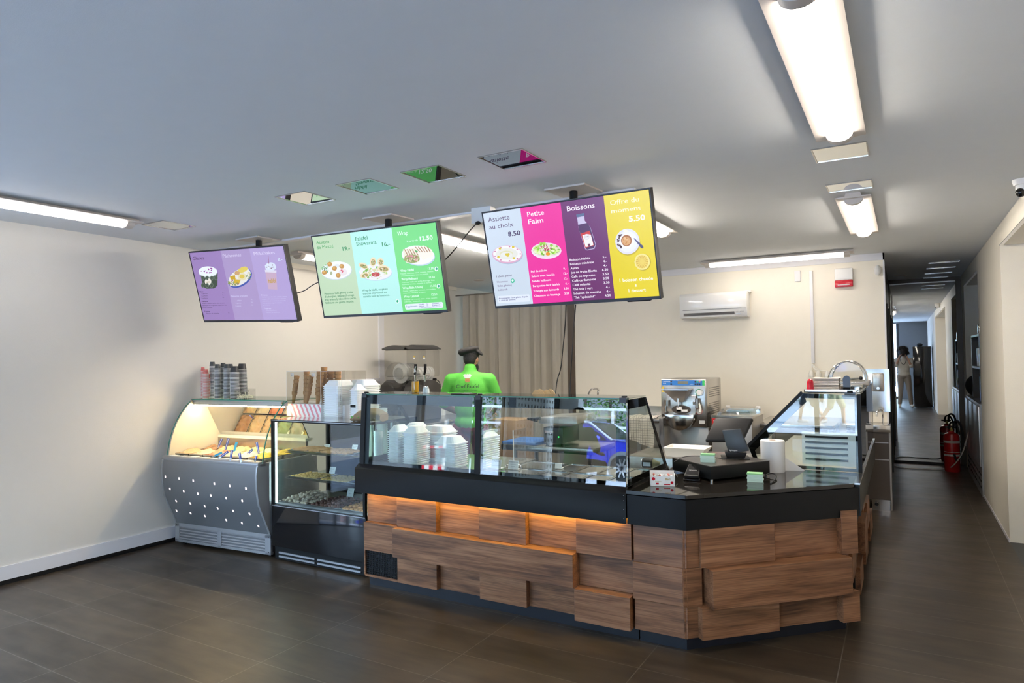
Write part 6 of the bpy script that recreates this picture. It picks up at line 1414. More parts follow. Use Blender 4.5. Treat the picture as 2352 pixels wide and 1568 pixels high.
# black fridge next to the photographer, seen in the corridor mirror
t = thing('tall_fridge', 'tall black cabinet with glossy door standing beside the photographer, in the mirror', 'cabinet', (.50, -.25, 0))
m = M(); m.box((.25, -.9, .04), (.69, .02, 1.78), 'black_gloss'); m.build('body', t, bevel=.01)
m = M(); m.box((.24, .02, .04), (.69, .05, 1.78), 'black_gloss'); m.box((.235, .02, .04), (.243, .052, 1.78), 'alu'); m.build('door', t, bevel=.004)
m = M(); m.tube([(.26, .05, .85), (.24, .09, .92), (.24, .09, 1.05), (.26, .05, 1.12)], .012, 'black_plastic', 8, 1); m.build('handle', t)
m = M(); m.ball((.42, -.3, 1.83), .08, 'rubber', sc=(1, 1, .6)); m.build('top_bundle', t)
# ------------------------------------------------------------------ kitchen behind the counter
def q2(px, py, y): return at(px, py, y=y)
# curtain on its rod
t = thing('curtain', 'grey-beige floor-length curtain on a rod closing the storeroom', 'curtain', (-4.8, KY, 0))
cx0, cx1 = LX+.12, -3.91
rr = random.Random(2); ph = [rr.uniform(0, 6) for _ in range(4)]
def cur(u, v):
    x = cx0+(cx1-cx0)*u; a = u*62
    d = .035*math.sin(a+.8*math.sin(u*9+ph[0]))+.018*math.sin(a*.53+ph[1])+.01*math.sin(a*2.1+ph[2])
    pin = 1-.55*math.exp(-((1-v)*14))
    return V(x, KY+.02+d*pin*(.8+.35*math.sin(u*17+ph[3])), .02+2.53*v)
m = M(); m.sheet(cur, 300, 14, 'curtain'); m.build('cloth', t, normals=False)
m = M(); m.tube([(LX, KY+.0, 2.545), (-3.88, KY+.0, 2.56)], .010, 'steel', 8); m.build('rod', t)
# slush machine
Y = 6.25
def pq(px, py, y=Y): return at(px, py, y=y)
t = thing('slush_machine', 'black twin-tank slush machine with clear bowls and taps on the left side', 'slush machine', pq(930, 905))
# worktop along the left wall
bx = pq(878, 905); zc0 = 1.02
m = M(); m.box((LX+.005, 5.9, .86), (-4.55, 7.1, .90), 'steel'); m.build('worktop', None, 'steel worktop along the left wall under the slush machine', 'worktop', bevel=.003, org=(-5.2, 6.3, .88))
for k, (x0, x1) in enumerate(((877, 935), (925, 976))):
    a, b = pq(x0, 903), pq(x1, 903)
    m = M(); prf = []
    for i in range(9):
        th = PI*i/16; prf.append((Y+.30-.42*math.sin(th*1.0), .90+.42*math.cos(th)))
    prf = [(Y+.32, .90), (Y+.32, 1.30), (Y+.20, 1.36), (Y+.08, 1.36), (Y-.02, 1.30), (Y-.08, 1.18), (Y-.10, 1.0), (Y-.10, .90)]
    m.prism(prf, 'x', a.x, b.x, 'machine_grey' if k else 'black_gloss'); m.build('base_body', t, bevel=.01)
for k, (x0, x1) in enumerate(((887, 948), (938, 979))):
    a, b = pq(x0, 800), pq(x1, 800); cx = (a.x+b.x)/2; r = (b.x-a.x)/2
    zt_, zb_ = pq(930, 803).z, pq(930, 865).z
    m = M(); m.box((a.x+.01, Y-.06, zb_), (b.x-.01, Y+.28, zt_), 'acrylic'); m.build('bowl', t, bevel=.02)
    m = M(); m.cyl((cx, Y-.08, zb_+.02), (cx, Y-.02, zb_+.02), r*.75, 'acrylic', n=22); m.build('bowl_front', t)
    m = M(); m.cyl((cx, Y-.02, zb_+.04), (cx, Y+.25, zb_+.04), r*.35, 'white_plastic', n=16)
    for i in range(5): m.cyl((cx, Y+.02+i*.05, zb_+.04), (cx, Y+.03+i*.05, zb_+.04), r*.6, 'white_plastic', n=16)
    m.build('auger', t)
    m = M(); arc = [(a.x+(b.x-a.x)*i/10, zt_+.055*math.sin(PI*min(1, .12+i/10*.85))) for i in range(11)]
    m.prism([(a.x, zt_)]+arc+[(b.x, zt_)], 'y', Y-.08, Y+.30, 'machine_grey'); m.build('lid', t, bevel=.006)
    tp = pq((962, 984)[k]-8, 880, Y-.12)
    m = M(); m.cyl((tp.x, Y-.12, pq(0, 880, Y).z if False else zb_-.05), (tp.x, Y-.12, zb_+.06), .012, 'chrome'); m.cyl((tp.x, Y-.12, zb_+.03), (tp.x, Y-.04, zb_+.03), .012, 'chrome'); m.build('tap', t)
    m = M(); m.tube([(tp.x, Y-.13, zb_+.03), (tp.x+.03, Y-.15, zb_+.08), (tp.x+.03, Y-.15, zb_+.15)], [.012, .016, .017], 'black_plastic', 8, 1); m.build('tap_lever', t)
    wp_ = pq((951, 974)[k], 818, Y-.065)
    m = M(); m.face([(wp_.x-.012, Y-.064, wp_.z-.01), (wp_.x+.012, Y-.064, wp_.z-.01), (wp_.x, Y-.064, wp_.z+.012)], 'warn_yellow'); m.box((wp_.x-.012, Y-.063, wp_.z-.035), (wp_.x+.012, Y-.062, wp_.z-.014), 'paper'); m.build('warning_sticker', t, normals=False)
# socket board right of it
a, b = q2(983, 862, 6.9), q2(995, 905, 6.9)
t = thing('socket_strip', 'cream socket strip with a black plug right of the slush machine', 'socket', (LX, 6.9, 1.2))
m = M(); sy0, sy1 = at(980, 870, x=LX)[1], at(994, 870, x=LX)[1]; sz0, sz1 = at(985, 905, x=LX)[2], at(985, 860, x=LX)[2]
m.box((LX, sy0, sz0), (LX+.035, sy1, sz1), 'cream_plastic'); m.build('housing', t, bevel=.003)
for i in range(3): m = M(); m.cyl((LX+.03, (sy0+sy1)/2, sz1-.06-i*.08), (LX+.042, (sy0+sy1)/2, sz1-.06-i*.08), .024, 'white_plastic', n=18); m.build('socket', t)
m = M(); m.cyl((LX+.04, sy0+.10, sz1-.07), (LX+.085, sy0+.10, sz1-.07), .02, 'black_plastic', n=12); m.build('plug', t)
cable('cable', 'black plug lead curling down the socket strip', [(LX+.085, sy0+.1, sz1-.07), (LX+.12, sy0+.14, sz1-.10), (LX+.10, sy0+.2, sz1-.22), (LX+.05, sy0+.12, sz1-.30)], .006)
# scale / bowls right of it
p = q2(1014, 905, 6.9); t = thing('food_mixer', 'white mixer bowl on a stand beside the worker', 'mixer', (p.x, 6.9, .90))
m = M(); m.lathe([(.05, 0), (.06, .16), (.13, .24), (.15, .31), (.155, .315), (.14, .31), (.10, .24)], (p.x, 6.9, .90), 'white_plastic', 24); m.build('bowl', t); m = M(); m.cyl((p.x, 6.9, 1.215), (p.x, 6.9, 1.24), .155, 'cream_plastic', n=24); m.build('lid', t)
# ---- batch freezer machine
Y = 6.9; p0 = q2(1519, 977, Y); p1 = q2(1625, 977, Y); zt_ = q2(1570, 870, Y).z; zm = q2(1570, 980, Y).z
x0, x1 = p0.x, p1.x
t = thing('batch_freezer', 'stainless gelato batch freezer with blue control strip and hopper', 'gelato machine', ((x0+x1)/2, Y, 0))
m = M(); m.box((x0, Y, zm), (x1, Y+.62, zt_), 'steel'); m.build('body', t, bevel=.015)
m = M(); m.box((x0+.02, Y+.04, .06), (x1+.0, Y+.60, zm), 'slate_steel'); m.build('cabinet', t, bevel=.006)
m = M(); m.box((x0+.01, Y-.012, zm+.02), (x1-.01, Y, zt_-.02), 'steel'); m.build('front_plate', t, bevel=.008)
F = Y-.014
def bz(zx, zy): p = at(1430+zx/5.226, 840+zy/5.226, y=F); return p.x, p.z
def fbox(m, a, b, mt, d=.003, y=F):
    (xa_, za_), (xb_, zb_) = bz(*a), bz(*b); m.box((xa_, y-d, min(za_, zb_)), (xb_, y, max(za_, zb_)), mt)
m = M(); fbox(m, (472, 172), (957, 235), 'panel_blue'); fbox(m, (957, 172), (988, 235), 'btn_green'); fbox(m, (662, 183), (790, 220), 'lcd', .005)
for x_, y_, mt in ((575, 178, 'ink'), (575, 208, 'ink'), (865, 180, 'ink'), (890, 180, 'btn_green'), (915, 178, 'candy_red'), (865, 210, 'ink'), (890, 210, 'ink'), (915, 210, 'ink')): fbox(m, (x_, y_), (x_+20, y_+20), mt, .005)
xa_, za_ = bz(486, 195); m.text('LABOTRONIC', (xa_, F-.004, za_), (1, 0, 0), (0, 0, 1), .014, 'paper', .01); xa_, za_ = bz(486, 215); m.text('15 45', (xa_, F-.004, za_), (1, 0, 0), (0, 0, 1), .014, 'paper', .01); xa_, za_ = bz(806, 222); m.text('carpigiani', (xa_, F-.004, za_), (1, 0, 0), (0, 0, 1), .010, 'paper', .01)
m.build('control_panel', t, 'bright blue control strip')
for y_ in (262, 300):
    xa_, za_ = bz(485, y_); m = M(); m.face([(xa_-.017, F-.001, za_-.012), (xa_+.017, F-.001, za_-.012), (xa_, F-.001, za_+.016)], 'warn_yellow'); m.build('warning_sticker', t, normals=False)
(cx, cz) = bz(722, 520); rr_ = .155
m = M(); pts = [(cx+rr_*math.cos(R(a)), cz+.02+rr_*1.0*math.sin(R(a))) for a in range(180, 361, 15)]; m.prism([(cx-rr_, cz+.15), ]+pts+[(cx+rr_, cz+.15)], 'y', F-.05, F, 'steel'); m.build('door', t, bevel=.006)
m = M(); m.prism([(cx+.10*math.cos(R(a)), cz+.045*math.sin(R(a))) for a in range(0, 360, 15)], 'y', F-.054, F-.05, 'cabinet_brown'); m.build('outlet', t)
a_, b_ = bz(550, 280), bz(838, 292); c_, d_ = bz(672, 425), bz(765, 425)
m = M(); m.hexa([(c_[0], F-.10, c_[1]), (d_[0], F-.10, c_[1]), (d_[0], F-.02, c_[1]), (c_[0], F-.02, c_[1])], [(a_[0], F-.20, a_[1]), (b_[0], F-.20, a_[1]), (b_[0], F-.01, a_[1]), (a_[0], F-.01, a_[1])], 'slate_steel'); m.build('hopper', t, bevel=.002)
m = M(); m.box((a_[0]-.01, F-.21, a_[1]), (b_[0]+.01, F, a_[1]+.012), 'steel_bright'); m.build('hopper_rim', t)
a_, b_ = bz(706, 375), bz(706, 490); m = M(); m.cyl((a_[0], F-.12, a_[1]), (a_[0], F-.12, b_[1]), .012, 'chrome'); m.build('plunger_rod', t)
a_, b_ = bz(690, 480), bz(820, 540); m = M(); m.box((a_[0], F-.13, b_[1]), (b_[0], F-.10, b_[1]+.02), 'white_plastic'); m.box((a_[0], F-.13, b_[1]), (a_[0]+.05, F-.10, a_[1]), 'white_plastic'); m.build('outlet_handle', t)
a_ = bz(730, 640); m = M(); pts = [(a_[0]+.150*math.cos(R(a)), a_[1]+.06+.16*math.sin(R(a))) for a in range(180, 361, 15)]
m.hexa([(x, F-.16, z) for x, z in pts], [(x, F-.02, z) for x, z in pts], 'steel_bright'); m.build('drip_chute', t, bevel=.004)
a_ = bz(928, 318); m = M(); m.cyl((a_[0], F-.03, a_[1]), (a_[0], F, a_[1]), .038, 'chrome', n=24); m.cyl((a_[0], F-.032, a_[1]), (a_[0], F-.03, a_[1]), .028, 'paper', n=20); m.build('gauge', t)
a_ = bz(915, 445); m = M(); m.cyl((a_[0]-.045, F-.05, a_[1]), (a_[0]+.03, F-.05, a_[1]), .016, 'chrome'); m.cyl((a_[0], F-.05, a_[1]+.05), (a_[0], F-.05, a_[1]-.05), .024, 'steel'); m.tube([(a_[0]+.02, F-.06, a_[1]), (a_[0]+.04, F-.09, a_[1]-.05), (a_[0]+.035, F-.10, a_[1]-.09)], [.008, .010, .015], 'cream_plastic'); m.build('latch', t)
a_ = bz(555, 440); m = M(); m.cyl((a_[0], F-.04, a_[1]+.03), (a_[0], F-.04, a_[1]-.03), .035, 'steel', n=20); m.cyl((a_[0]-.02, F-.04, a_[1]-.03), (a_[0]-.02, F-.04, a_[1]-.10), .022, 'steel_bright', n=16); m.build('hinge_block', t)
a_ = bz(920, 545); m = M(); m.cyl((a_[0], F-.003, a_[1]), (a_[0], F, a_[1]), .034, 'candy_red', n=20); m.cyl((a_[0], F-.004, a_[1]), (a_[0], F-.003, a_[1]), .027, 'paper', n=20); m.build('no_hands_sticker', t)
m = M(); fbox(m, (918, 655), (988, 695), 'paper', .001); m.build('data_plate', t)
m = M()
for j in range(5):
    for i in range(9): m.box((x1-.0005, Y+.10+i*.05, zt_-.10-j*.022), (x1+.001, Y+.135+i*.05, zt_-.093-j*.022), 'cabinet_brown')
for j in range(9):
    for i in range(9): m.box((x1-.0005, Y+.10+i*.05, zt_-.26-j*.022), (x1+.001, Y+.125+i*.05, zt_-.25-j*.022), 'cabinet_brown')
m.build('side_vents', t)
# ---- vacuum sealer on a cabinet right of it
Y = 6.8; a_, b_ = q2(1634, 953, Y), q2(1722, 955, Y)
t = thing('vacuum_sealer', 'vacuum sealer with clear lid and dark red front, behind the till', 'vacuum sealer', ((a_.x+b_.x)/2, Y, 0)); zs = (a_.z+b_.z)/2
m = M(); m.box((a_.x, Y, .05), (b_.x+.02, Y+.62, zs-.02), 'slate_steel'); m.build('cabinet', t, bevel=.004)
m = M(); m.box((a_.x-.005, Y-.01, zs-.02), (b_.x+.03, Y+.62, zs), 'steel_bright'); m.build('top_plate', t)
m = M(); m.box((a_.x+.005, Y-.012, zs-.12), (a_.x+.22, Y, zs-.03), 'red_paint'); m.text('magic vac', (a_.x+.02, Y-.013, zs-.06), (1, 0, 0), (0, 0, 1), .02, 'paper'); m.build('control_panel', t, 'dark red control panel')
m = M(); m.hexa([(a_.x+.03, Y+.10, zs), (b_.x-.01, Y+.10, zs), (b_.x-.01, Y+.58, zs), (a_.x+.03, Y+.58, zs)], [(a_.x+.06, Y+.12, zs+.045), (b_.x-.03, Y+.12, zs+.045), (b_.x-.03, Y+.56, zs+.055), (a_.x+.06, Y+.56, zs+.055)], 'acrylic'); m.build('lid', t, bevel=.004)
m = M(); m.box((a_.x+.02, Y+.56, zs), (b_.x, Y+.60, zs+.03), 'steel_bright'); m.build('lid_hinge', t)
for x in (a_.x+.04, b_.x-.02): m = M(); m.cyl((x-.02, Y+.57, zs+.04), (x+.02, Y+.57, zs+.04), .018, 'white_plastic', n=12); m.build('hinge_cap', t)
# ---- steel table
Y = 7.2; a_, b_ = q2(1733, 972, Y), q2(1800, 955, Y)
t = thing('prep_table', 'steel prep table against the back wall right of the sealer', 'table', (-1.0, 7.6, 0)); zt_ = a_.z
m = M(); m.box((a_.x, Y, zt_-.04), (-.60, KY-.02, zt_), 'steel'); m.build('table_top', t, bevel=.003)
for x, y in ((a_.x+.03, Y+.03), (-.64, Y+.03), (a_.x+.03, KY-.06), (-.64, KY-.06)): m = M(); m.box((x-.018, y-.018, 0), (x+.018, y+.018, zt_-.04), 'steel'); m.build('leg', t)
# ---- big sink along the back wall with tap, splash-back
t = thing('kitchen_sink', 'long steel sink unit with splash-back and swan-neck tap at the back wall', 'sink', (-3.0, 7.8, 0))
m = M(); m.box((-3.75, 7.50, .84), (x0-.02, KY-.005, .88), 'steel'); m.build('worktop', t, bevel=.003)
a_ = q2(1500, 932, KY-.01); m = M(); m.box((-3.75, KY-.02, .88), (x0+.02, KY-.002, a_.z), 'steel'); m.build('splash_back', t)
m = M(); m.box((-3.73, 7.55, .1), (x0-.04, KY-.02, .84), 'slate_steel'); m.build('cabinet', t)
a_, b_ = q2(1366, 905, 7.95), q2(1378, 893, 7.95)
m = M(); xx = a_.x; m.tube([(xx+.02, 8.0, .88), (xx+.02, 8.0, b_.z-.05), (xx+.05, 7.97, b_.z+.01), (xx+.0, 7.85, b_.z+.01), (xx-.02, 7.80, b_.z-.06)], .013, 'chrome', 10, 2); m.build('tap', t)
# towel hanging behind the end glass
a_, b_ = q2(1452, 955, 6.6), q2(1512, 1000, 6.6)
t = thing('dish_rack', 'low steel rack behind the end glass carrying a checked towel', 'rack', ((a_.x+b_.x)/2, 6.6, 0)); 
m = M(); zr_ = q2(1480, 958, 6.6).z; m.box((a_.x-.05, 6.45, zr_-.03), (b_.x-.08, 6.85, zr_), 'steel'); m.build('top', t)
for x in (a_.x-.02, b_.x-.05):
    for y in (6.48, 6.87): m = M(); m.box((x-.02, y-.02, 0), (x+.02, y+.02, zr_-.03), 'alu'); m.build('leg', t)
m = M()
def tw(u, v):
    x = a_.x+(b_.x-a_.x)*u
    if v < .35: return V(x, 6.70-.26*v/.35, zr_+.004+.02*math.sin(u*8+v*5)**2)
    w = (v-.35)/.65; return V(x+.02*math.sin(w*3), 6.435-.015*math.sin(u*14), zr_+.004-.27*w*(.75+.35*u)+.0*u)
m.sheet(tw, 26, 22, 'tea_towel'); m.build('tea_towel', None, 'beige checked tea towel hanging behind the end glass', 'towel', normals=False, org=(a_.x, 6.45, zr_))
# worktable with blue board and till scale behind the display
Y = 5.15; a_, b_ = q2(1150, 1018, Y), q2(1440, 1014, Y)
t = thing('work_table', 'steel work table inside the counter under the blue board', 'table', ((a_.x+b_.x)/2, Y, 0)); zt_ = q2(1150, 1019, Y).z
m = M(); m.box((a_.x, Y, zt_-.05), (b_.x-.3, Y+.5, zt_), 'steel'); m.build('table_top', t, bevel=.003)
for x in (a_.x+.12, b_.x-.35):
    for y in (Y+.05, Y+.45): m = M(); m.cyl((x, y, 0), (x, y, zt_-.05), .02, 'steel'); m.build('leg', t)
m = M(); m.box((a_.x, Y+.02, zt_+.001), (a_.x+.34, Y+.42, zt_+.022), 'blue_board'); m.build('cutting_board', None, 'blue cutting board on the steel table seen through the counter glass', 'cutting board', bevel=.004, org=(a_.x, Y, zt_))
xs_ = q2(1245, 1000, Y).x
t = thing('grill_press', 'dark contact grill with lifted lid and green light, seen through the counter glass', 'grill', (xs_, Y+.1, zt_))
m = M(); m.box((xs_-.02, Y+.06, zt_+.02), (xs_+.17, Y+.40, zt_+.16), 'machine_grey'); m.build('body', t, bevel=.01)
m = M(); m.hexa([(xs_-.02, Y-.02, zt_+.20), (xs_+.34, Y+.0, zt_+.20), (xs_+.34, Y+.42, zt_+.20), (xs_-.02, Y+.42, zt_+.20)], [(xs_-.02, Y-.02, zt_+.25), (xs_+.32, Y+.02, zt_+.27), (xs_+.32, Y+.40, zt_+.27), (xs_-.02, Y+.42, zt_+.25)], 'slate_steel'); m.build('lid', t, bevel=.008)
m = M(); m.tube([(xs_-.03, Y-.02, zt_+.22), (xs_-.10, Y-.06, zt_+.24), (xs_+.02, Y-.07, zt_+.25)], .012, 'black_plastic', 8); m.build('handle', t)
emit('green_lamp', '30FF60', 2.5); m = M(); m.cyl((xs_+.13, Y+.055, zt_+.08), (xs_+.13, Y+.06, zt_+.08), .006, 'green_lamp', n=10); m.build('pilot_lamp', t)
m = M(); m.box((xs_, Y+.052, zt_+.11), (xs_+.08, Y+.06, zt_+.13), 'paper'); m.text('MAESTRO', (xs_+.005, Y+.051, zt_+.114), (1, 0, 0), (0, 0, 1), .014, 'candy_red', .01); m.build('name_plate', t)
for dx_ in (0, .15): m = M(); m.cyl((xs_+dx_, Y+.1, zt_), (xs_+dx_, Y+.1, zt_+.02), .015, 'rubber'); m.build('foot', t)
a_, b_ = q2(1122, 963, 5.9), q2(1187, 963, 5.9); zb_ = q2(1122, 1055, 5.9).z
m = M(); m.box((a_.x, 5.9, 0), (b_.x, 6.25, a_.z), 'card'); m.build('cardboard_box', None, 'tall brown cardboard box beside the worker, seen through the glass', 'box', bevel=.004, org=(a_.x, 5.9, 0))
# ------------------------------------------------------------------ on the back wall
W0 = KY
def wq(px, py): return at(px, py, y=W0)
t = thing('air_conditioner', 'white wall air conditioner with open flap on the back wall', 'air conditioner', wq(1640, 700)); d = .19; F = W0-d
a_, b_ = at(1560, 676, y=F), at(1716, 733, y=F)
zt_, zb_ = a_.z, at(1565, 733, y=F).z
m = M(); m.prism([(W0, zt_), (F+.03, zt_), (F, zt_-.03), (F, zb_+.07), (F+.03, zb_+.01), (W0-.05, zb_), (W0, zb_+.02)], 'x', a_.x, b_.x, 'white_plastic'); m.build('housing', t, bevel=.004)
m = M(); m.box((a_.x+.005, F-.004, zb_+.105), (b_.x-.005, F, zt_-.03), 'white_gloss'); m.build('front_panel', t, bevel=.002)
m = M(); m.box((a_.x+.04, F-.006, zb_+.098), (b_.x-.06, F-.001, zb_+.103), 'grey_paint'); m.build('panel_gap', t)
m = M(); m.box((a_.x+.05, F-.001, zb_+.035), (b_.x-.14, F+.02, zb_+.065), 'cabinet_brown'); m.build('air_outlet', t)
m = M(); m.hexa([(a_.x+.05, F-.03, zb_+.012), (b_.x-.14, F-.03, zb_+.012), (b_.x-.14, F+.05, zb_+.0), (a_.x+.05, F+.05, zb_+.0)], [(a_.x+.05, F-.03, zb_+.018), (b_.x-.14, F-.03, zb_+.018), (b_.x-.14, F+.05, zb_+.006), (a_.x+.05, F+.05, zb_+.006)], 'white_plastic'); m.build('flap', t)
m = M(); m.text('MITSUBISHI', (b_.x-.125, F-.002, zb_+.055), (1, 0, 0), (0, 0, 1), .018, 'grey_paint'); m.box((b_.x-.125, F-.002, zb_+.03), (b_.x-.07, F-.001, zb_+.042), 'alu'); m.build('logo', t)
a_, b_ = wq(1718, 668), wq(1727, 672); m = M(); m.box((a_.x-.02, W0-.08, a_.z-.02), (b_.x, W0, a_.z+.006), 'white_plastic'); m.build('pipe_cover', t)
def trunk(x0_, y0_, x1_, y1_, d, name, lb, cat='cable duct'):
    a_, b_ = wq(x0_, y0_), wq(x1_, y1_); m = M(); m.box((a_.x, W0-d, b_.z), (b_.x, W0, a_.z), 'white_trim'); return m.build(name, None, lb, cat, org=((a_.x+b_.x)/2, W0, b_.z), bevel=.002)
trunk(1859, 622, 1872, 834, .025, 'cable_duct', 'white vertical cable duct on the back wall, left of the siren')
trunk(1825, 622, 1839, 646, .02, 'cable_duct', 'short stub of white duct under the ceiling, right of the air conditioner')
a_, b_ = wq(1917, 618), wq(1960, 658)
t = thing('alarm_siren', 'white and red square alarm siren on the back wall', 'siren', ((a_.x+b_.x)/2, W0, b_.z)); zz = b_.z+(a_.z-b_.z)*.36
m = M(); m.box((a_.x, W0-.05, zz), (b_.x, W0, a_.z), 'white_plastic'); m.build('housing', t, bevel=.012, seg=3)
m = M(); m.box((a_.x, W0-.048, b_.z), (b_.x, W0, zz), 'red_plastic'); m.build('red_lens', t, bevel=.008, seg=3)
m = M(); m.box((a_.x+.03, W0-.0515, zz-.055), (b_.x-.03, W0-.05, zz-.047), 'paper'); m.build('marking', t)
a_ = wq(2016, 621); m = M(); m.ball((a_.x, W0-.02, a_.z), 1, 'white_plastic', 18, 12, sc=(.035, .04, .055)); m.build('motion_sensor', None, 'small white motion sensor at the right end of the back wall', 'sensor', org=(a_.x, W0, a_.z))
# plugs under the duct
p = wq(1866, 836)
for i, (px, py) in enumerate(((1863, 856), (1880, 856), (1900, 858))):
    q = at(px, py, y=W0-.06)
    t = thing('wall_plug', ('left', 'middle', 'right')[i]+' cream plug hanging below the cable duct', 'plug', q, 'cream plugs below the duct')
    m = M(); m.lathe([(.028, -.05), (.032, -.02), (.020, .01), (.010, .03)], q, 'cream_plastic', 14); m.build('plug_body', t)
    m = M(); m.tube([p+V(0, -.03, 0), p.lerp(q, .5)+V(0, -.03, -.02), q+V(0, 0, .03)], .007, 'cream_plastic', 6, 2); m.build('lead', t)
# ---- hand basin unit at the end of the back wall
Y = 7.85; a_, b_ = q2(2003, 848, Y), q2(2041, 848, Y)
xa, xb = a_.x, b_.x
t = thing('hand_basin', 'narrow steel hand basin with splash-back, dark cabinet and foot pedal', 'basin', ((xa+xb)/2, Y, 0))
def zq(py, y=Y, px=2020): return at(px, py, y=y).z
m = M(); m.box((xa-.1, KY-.02, zq(945, KY)), (xb, KY-.001, zq(847, KY)), 'steel_bright'); m.build('splash_back', t)
m = M(); m.box((xa-.25, Y-.02, zq(992)), (xb, KY-.02, zq(976)), 'steel_bright'); m.build('basin_top', t, bevel=.003)
m = M(); m.box((xa-.25, Y, .10), (xb-.015, KY-.02, zq(992)), 'cabinet_brown'); m.build('cabinet', t)
m = M(); m.box((xb-.015, Y, .0), (xb, KY-.02, zq(992)), 'slate_steel'); m.build('side_panel', t)
for py in (1017, 1056): m = M(); m.box((xa-.25, Y-.004, zq(py)), (xb-.02, Y, zq(py)+.008), 'alu'); m.build('drawer_rail', t)
m = M(); m.box((xa-.03, Y-.03, .0), (xb-.02, Y-.005, .11), 'steel_bright'); m.build('pedal_plate', t)
m = M(); m.cyl((xa+.01, Y-.08, .07), (xa+.01, Y-.03, .07), .018, 'black_plastic', n=12); m.build('pedal', t)
a_ = at(2028, 975, y=Y+.1); m = M(); m.tube([(a_.x, Y+.15, zq(978)), (a_.x, Y+.15, zq(952)), (a_.x-.01, Y+.12, zq(942)), (a_.x-.05, Y+.06, zq(945)), (a_.x-.055, Y+.05, zq(958))], .010, 'chrome', 10, 2); m.build('tap', t)
a_, b_ = at(2003, 857, y=KY-.05), at(2031, 899, y=KY-.05)
t = thing('soap_dispenser', 'steel recessed dispenser with round lock above the hand basin', 'dispenser', (a_.x, KY, b_.z))
m = M(); m.box((a_.x, KY-.10, b_.z), (b_.x, KY-.02, a_.z), 'steel'); m.build('body', t, bevel=.012, seg=3)
m = M(); m.cyl(((a_.x+b_.x)/2, KY-.106, b_.z+.035), ((a_.x+b_.x)/2, KY-.10, b_.z+.035), .015, 'chrome', n=16); m.build('lock', t)
# ------------------------------------------------------------------ corridor: extinguisher, shelf niche, low cabinet
p = V(.50, 11.0, 0); p = at(2188, 1082, z=0)
t = thing('fire_extinguisher', 'red fire extinguisher with black hose standing before the mirror', 'fire extinguisher', p)
ht = .52; m = M(); m.lathe([(.085, 0), (.092, .012), (.092, ht-.06), (.075, ht-.015), (.04, ht), (.03, ht+.02)], p, 'red_paint', 24); m.build('cylinder', t)
m = M(); m.lathe([(.0925, .21), (.0925, .235)], p, 'napkin', 24, caps=False); m.lathe([(.0925, .385), (.0925, .415)], p, 'napkin', 24, caps=False); m.lathe([(.0927, .26), (.0927, .268)], p, 'napkin', 24, caps=False); m.build('label_bands', t, 'pale printed bands')
m = M(); m.cyl(p+V(0, 0, ht+.01), p+V(0, 0, ht+.07), .018, 'gold', n=12); m.build('valve', t)
m = M(); m.box(p+V(-.07, -.015, ht+.06), p+V(.05, .015, ht+.08), 'black_plastic'); m.build('handle', t)
m = M(); m.tube([p+V(.02, 0, ht+.05), p+V(.03, -.05, ht+.17), p+V(.10, -.06, ht+.15), p+V(.13, -.06, ht-.05), p+V(.11, -.08, ht-.28), p+V(.04, -.10, ht-.38), p+V(.02, -.10, ht-.27)], .014, 'rubber', 8, 2); m.tube([p+V(-.03, 0, ht+.05), p+V(-.01, -.03, ht+.15), p+V(.06, -.04, ht+.12), p+V(.09, -.05, ht-.02)], .012, 'rubber', 8, 2); m.build('hose', t)
cable('cable', 'pale cable running along the corridor floor past the extinguisher', [at(2056, 1070, z=.01), at(2070, 1074, z=.01), at(2100, 1076, z=.01), at(2175, 1078, z=.01), at(2192, 1068, y=10.6), at(2212, 1040, y=10.6), at(2222, 1000, y=10.5), at(2236, 960, y=10.4)], .008, 'napkin')
t = thing('low_cabinet', 'grey low cabinet with vent slits set in the right-hand recess', 'cabinet', (RX+.1, 10, 0))
m = M(); zc_ = 1.02; m.box((RX-.015, 9.02, 0), (RX+.34, 10.93, zc_), 'grey_paint_light'); m.build('carcass', t)
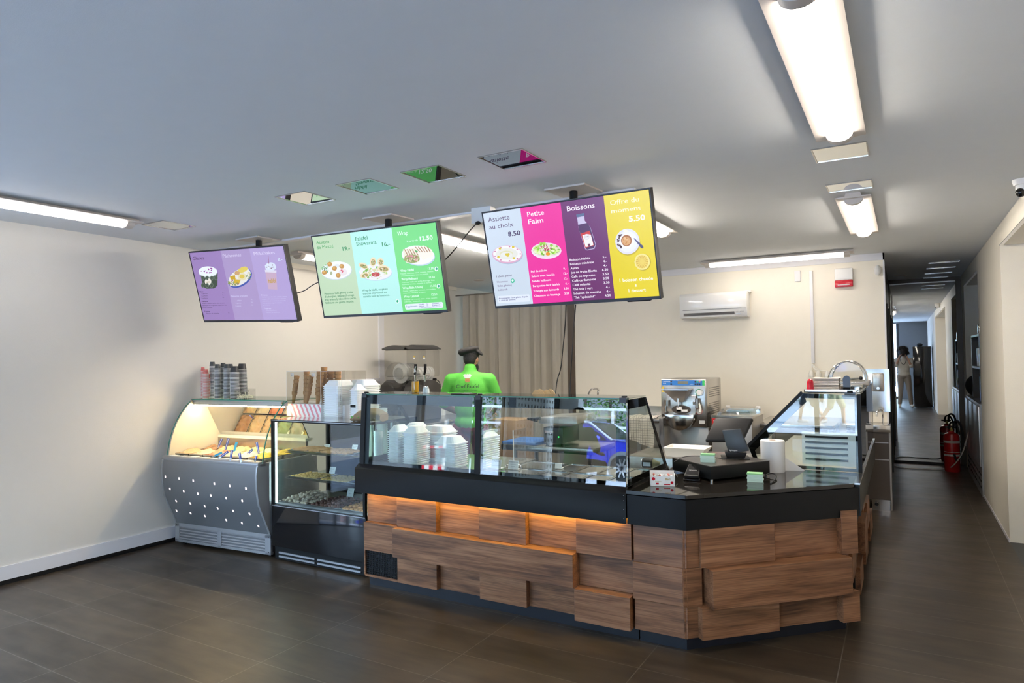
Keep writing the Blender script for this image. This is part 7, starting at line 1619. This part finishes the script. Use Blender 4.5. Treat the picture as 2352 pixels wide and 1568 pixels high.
for i in range(3): m = M(); y = 9.03+i*.635; m.box((RX-.03, y, .33), (RX-.015, y+.625, zc_-.03), 'alu'); m.build('door', t, bevel=.003)
m = M()
for i in range(10):
    for j in range(3): m.box((RX-.018, 9.1+i*.18, .08+j*.07), (RX-.0145, 9.2+i*.18, .10+j*.07), 'black_metal')
m.build('vent_slits', t)
t = thing('wall_shelf', 'dark open shelf unit standing on the low cabinet in the recess', 'shelf', (RX+.1, 9.6, 1.02))
m = M()
for y in (9.30, 10.3): m.box((RX+.02, y, zc_), (RX+.30, y+.03, 1.80), 'cabinet_brown')
m.build('sides', t)
for z in (1.40, 1.78): m = M(); m.box((RX+.02, 9.30, z), (RX+.30, 10.33, z+.025), 'slate_steel'); m.build('shelf_board', t)
for i, (y, mt, h, lb) in enumerate(((9.36, 'book_tan', .27, 'tan folder on the recess shelf'), (9.48, 'book_blue', .29, 'blue folder on the recess shelf'))):
    m = M(); m.box((RX+.03, y, zc_+.001), (RX+.26, y+.09, zc_+h), mt); m.build('folder', None, lb, 'folder', bevel=.003, org=(RX+.1, y, zc_))
for i, (y, z, h, lb) in enumerate(((9.4, 1.426, .16, 'white small box on the upper recess shelf'), (9.62, 1.426, .22, 'tall white box on the upper recess shelf'), (9.45, 1.806, .12, 'foil-wrapped parcel on top of the recess shelf'))):
    m = M(); m.box((RX+.03, y, z), (RX+.22, y+.16, z+h), 'steel_bright' if i == 2 else 'white_plastic'); m.build('carton', None, lb, 'box', bevel=.01, org=(RX+.1, y, z))
m = M(); m.ball((RX+.08, 10.62, zc_+.14), 1, 'cap_black', 14, 10, sc=(.12, .16, .14)); m.build('dark_bag', None, 'black bag slumped on the low cabinet', 'bag', org=(RX+.08, 10.6, zc_))
a_ = V(RX-.0, 10.98, .30); m = M(); m.box((RX-.012, 11.0, .30), (RX, 11.09, .38), 'white_plastic'); m.cyl((RX-.05, 11.045, .34), (RX-.012, 11.045, .34), .018, 'white_plastic', n=12); m.build('wall_socket', None, 'white wall socket behind the fire extinguisher', 'socket', org=(RX, 11.04, .34))
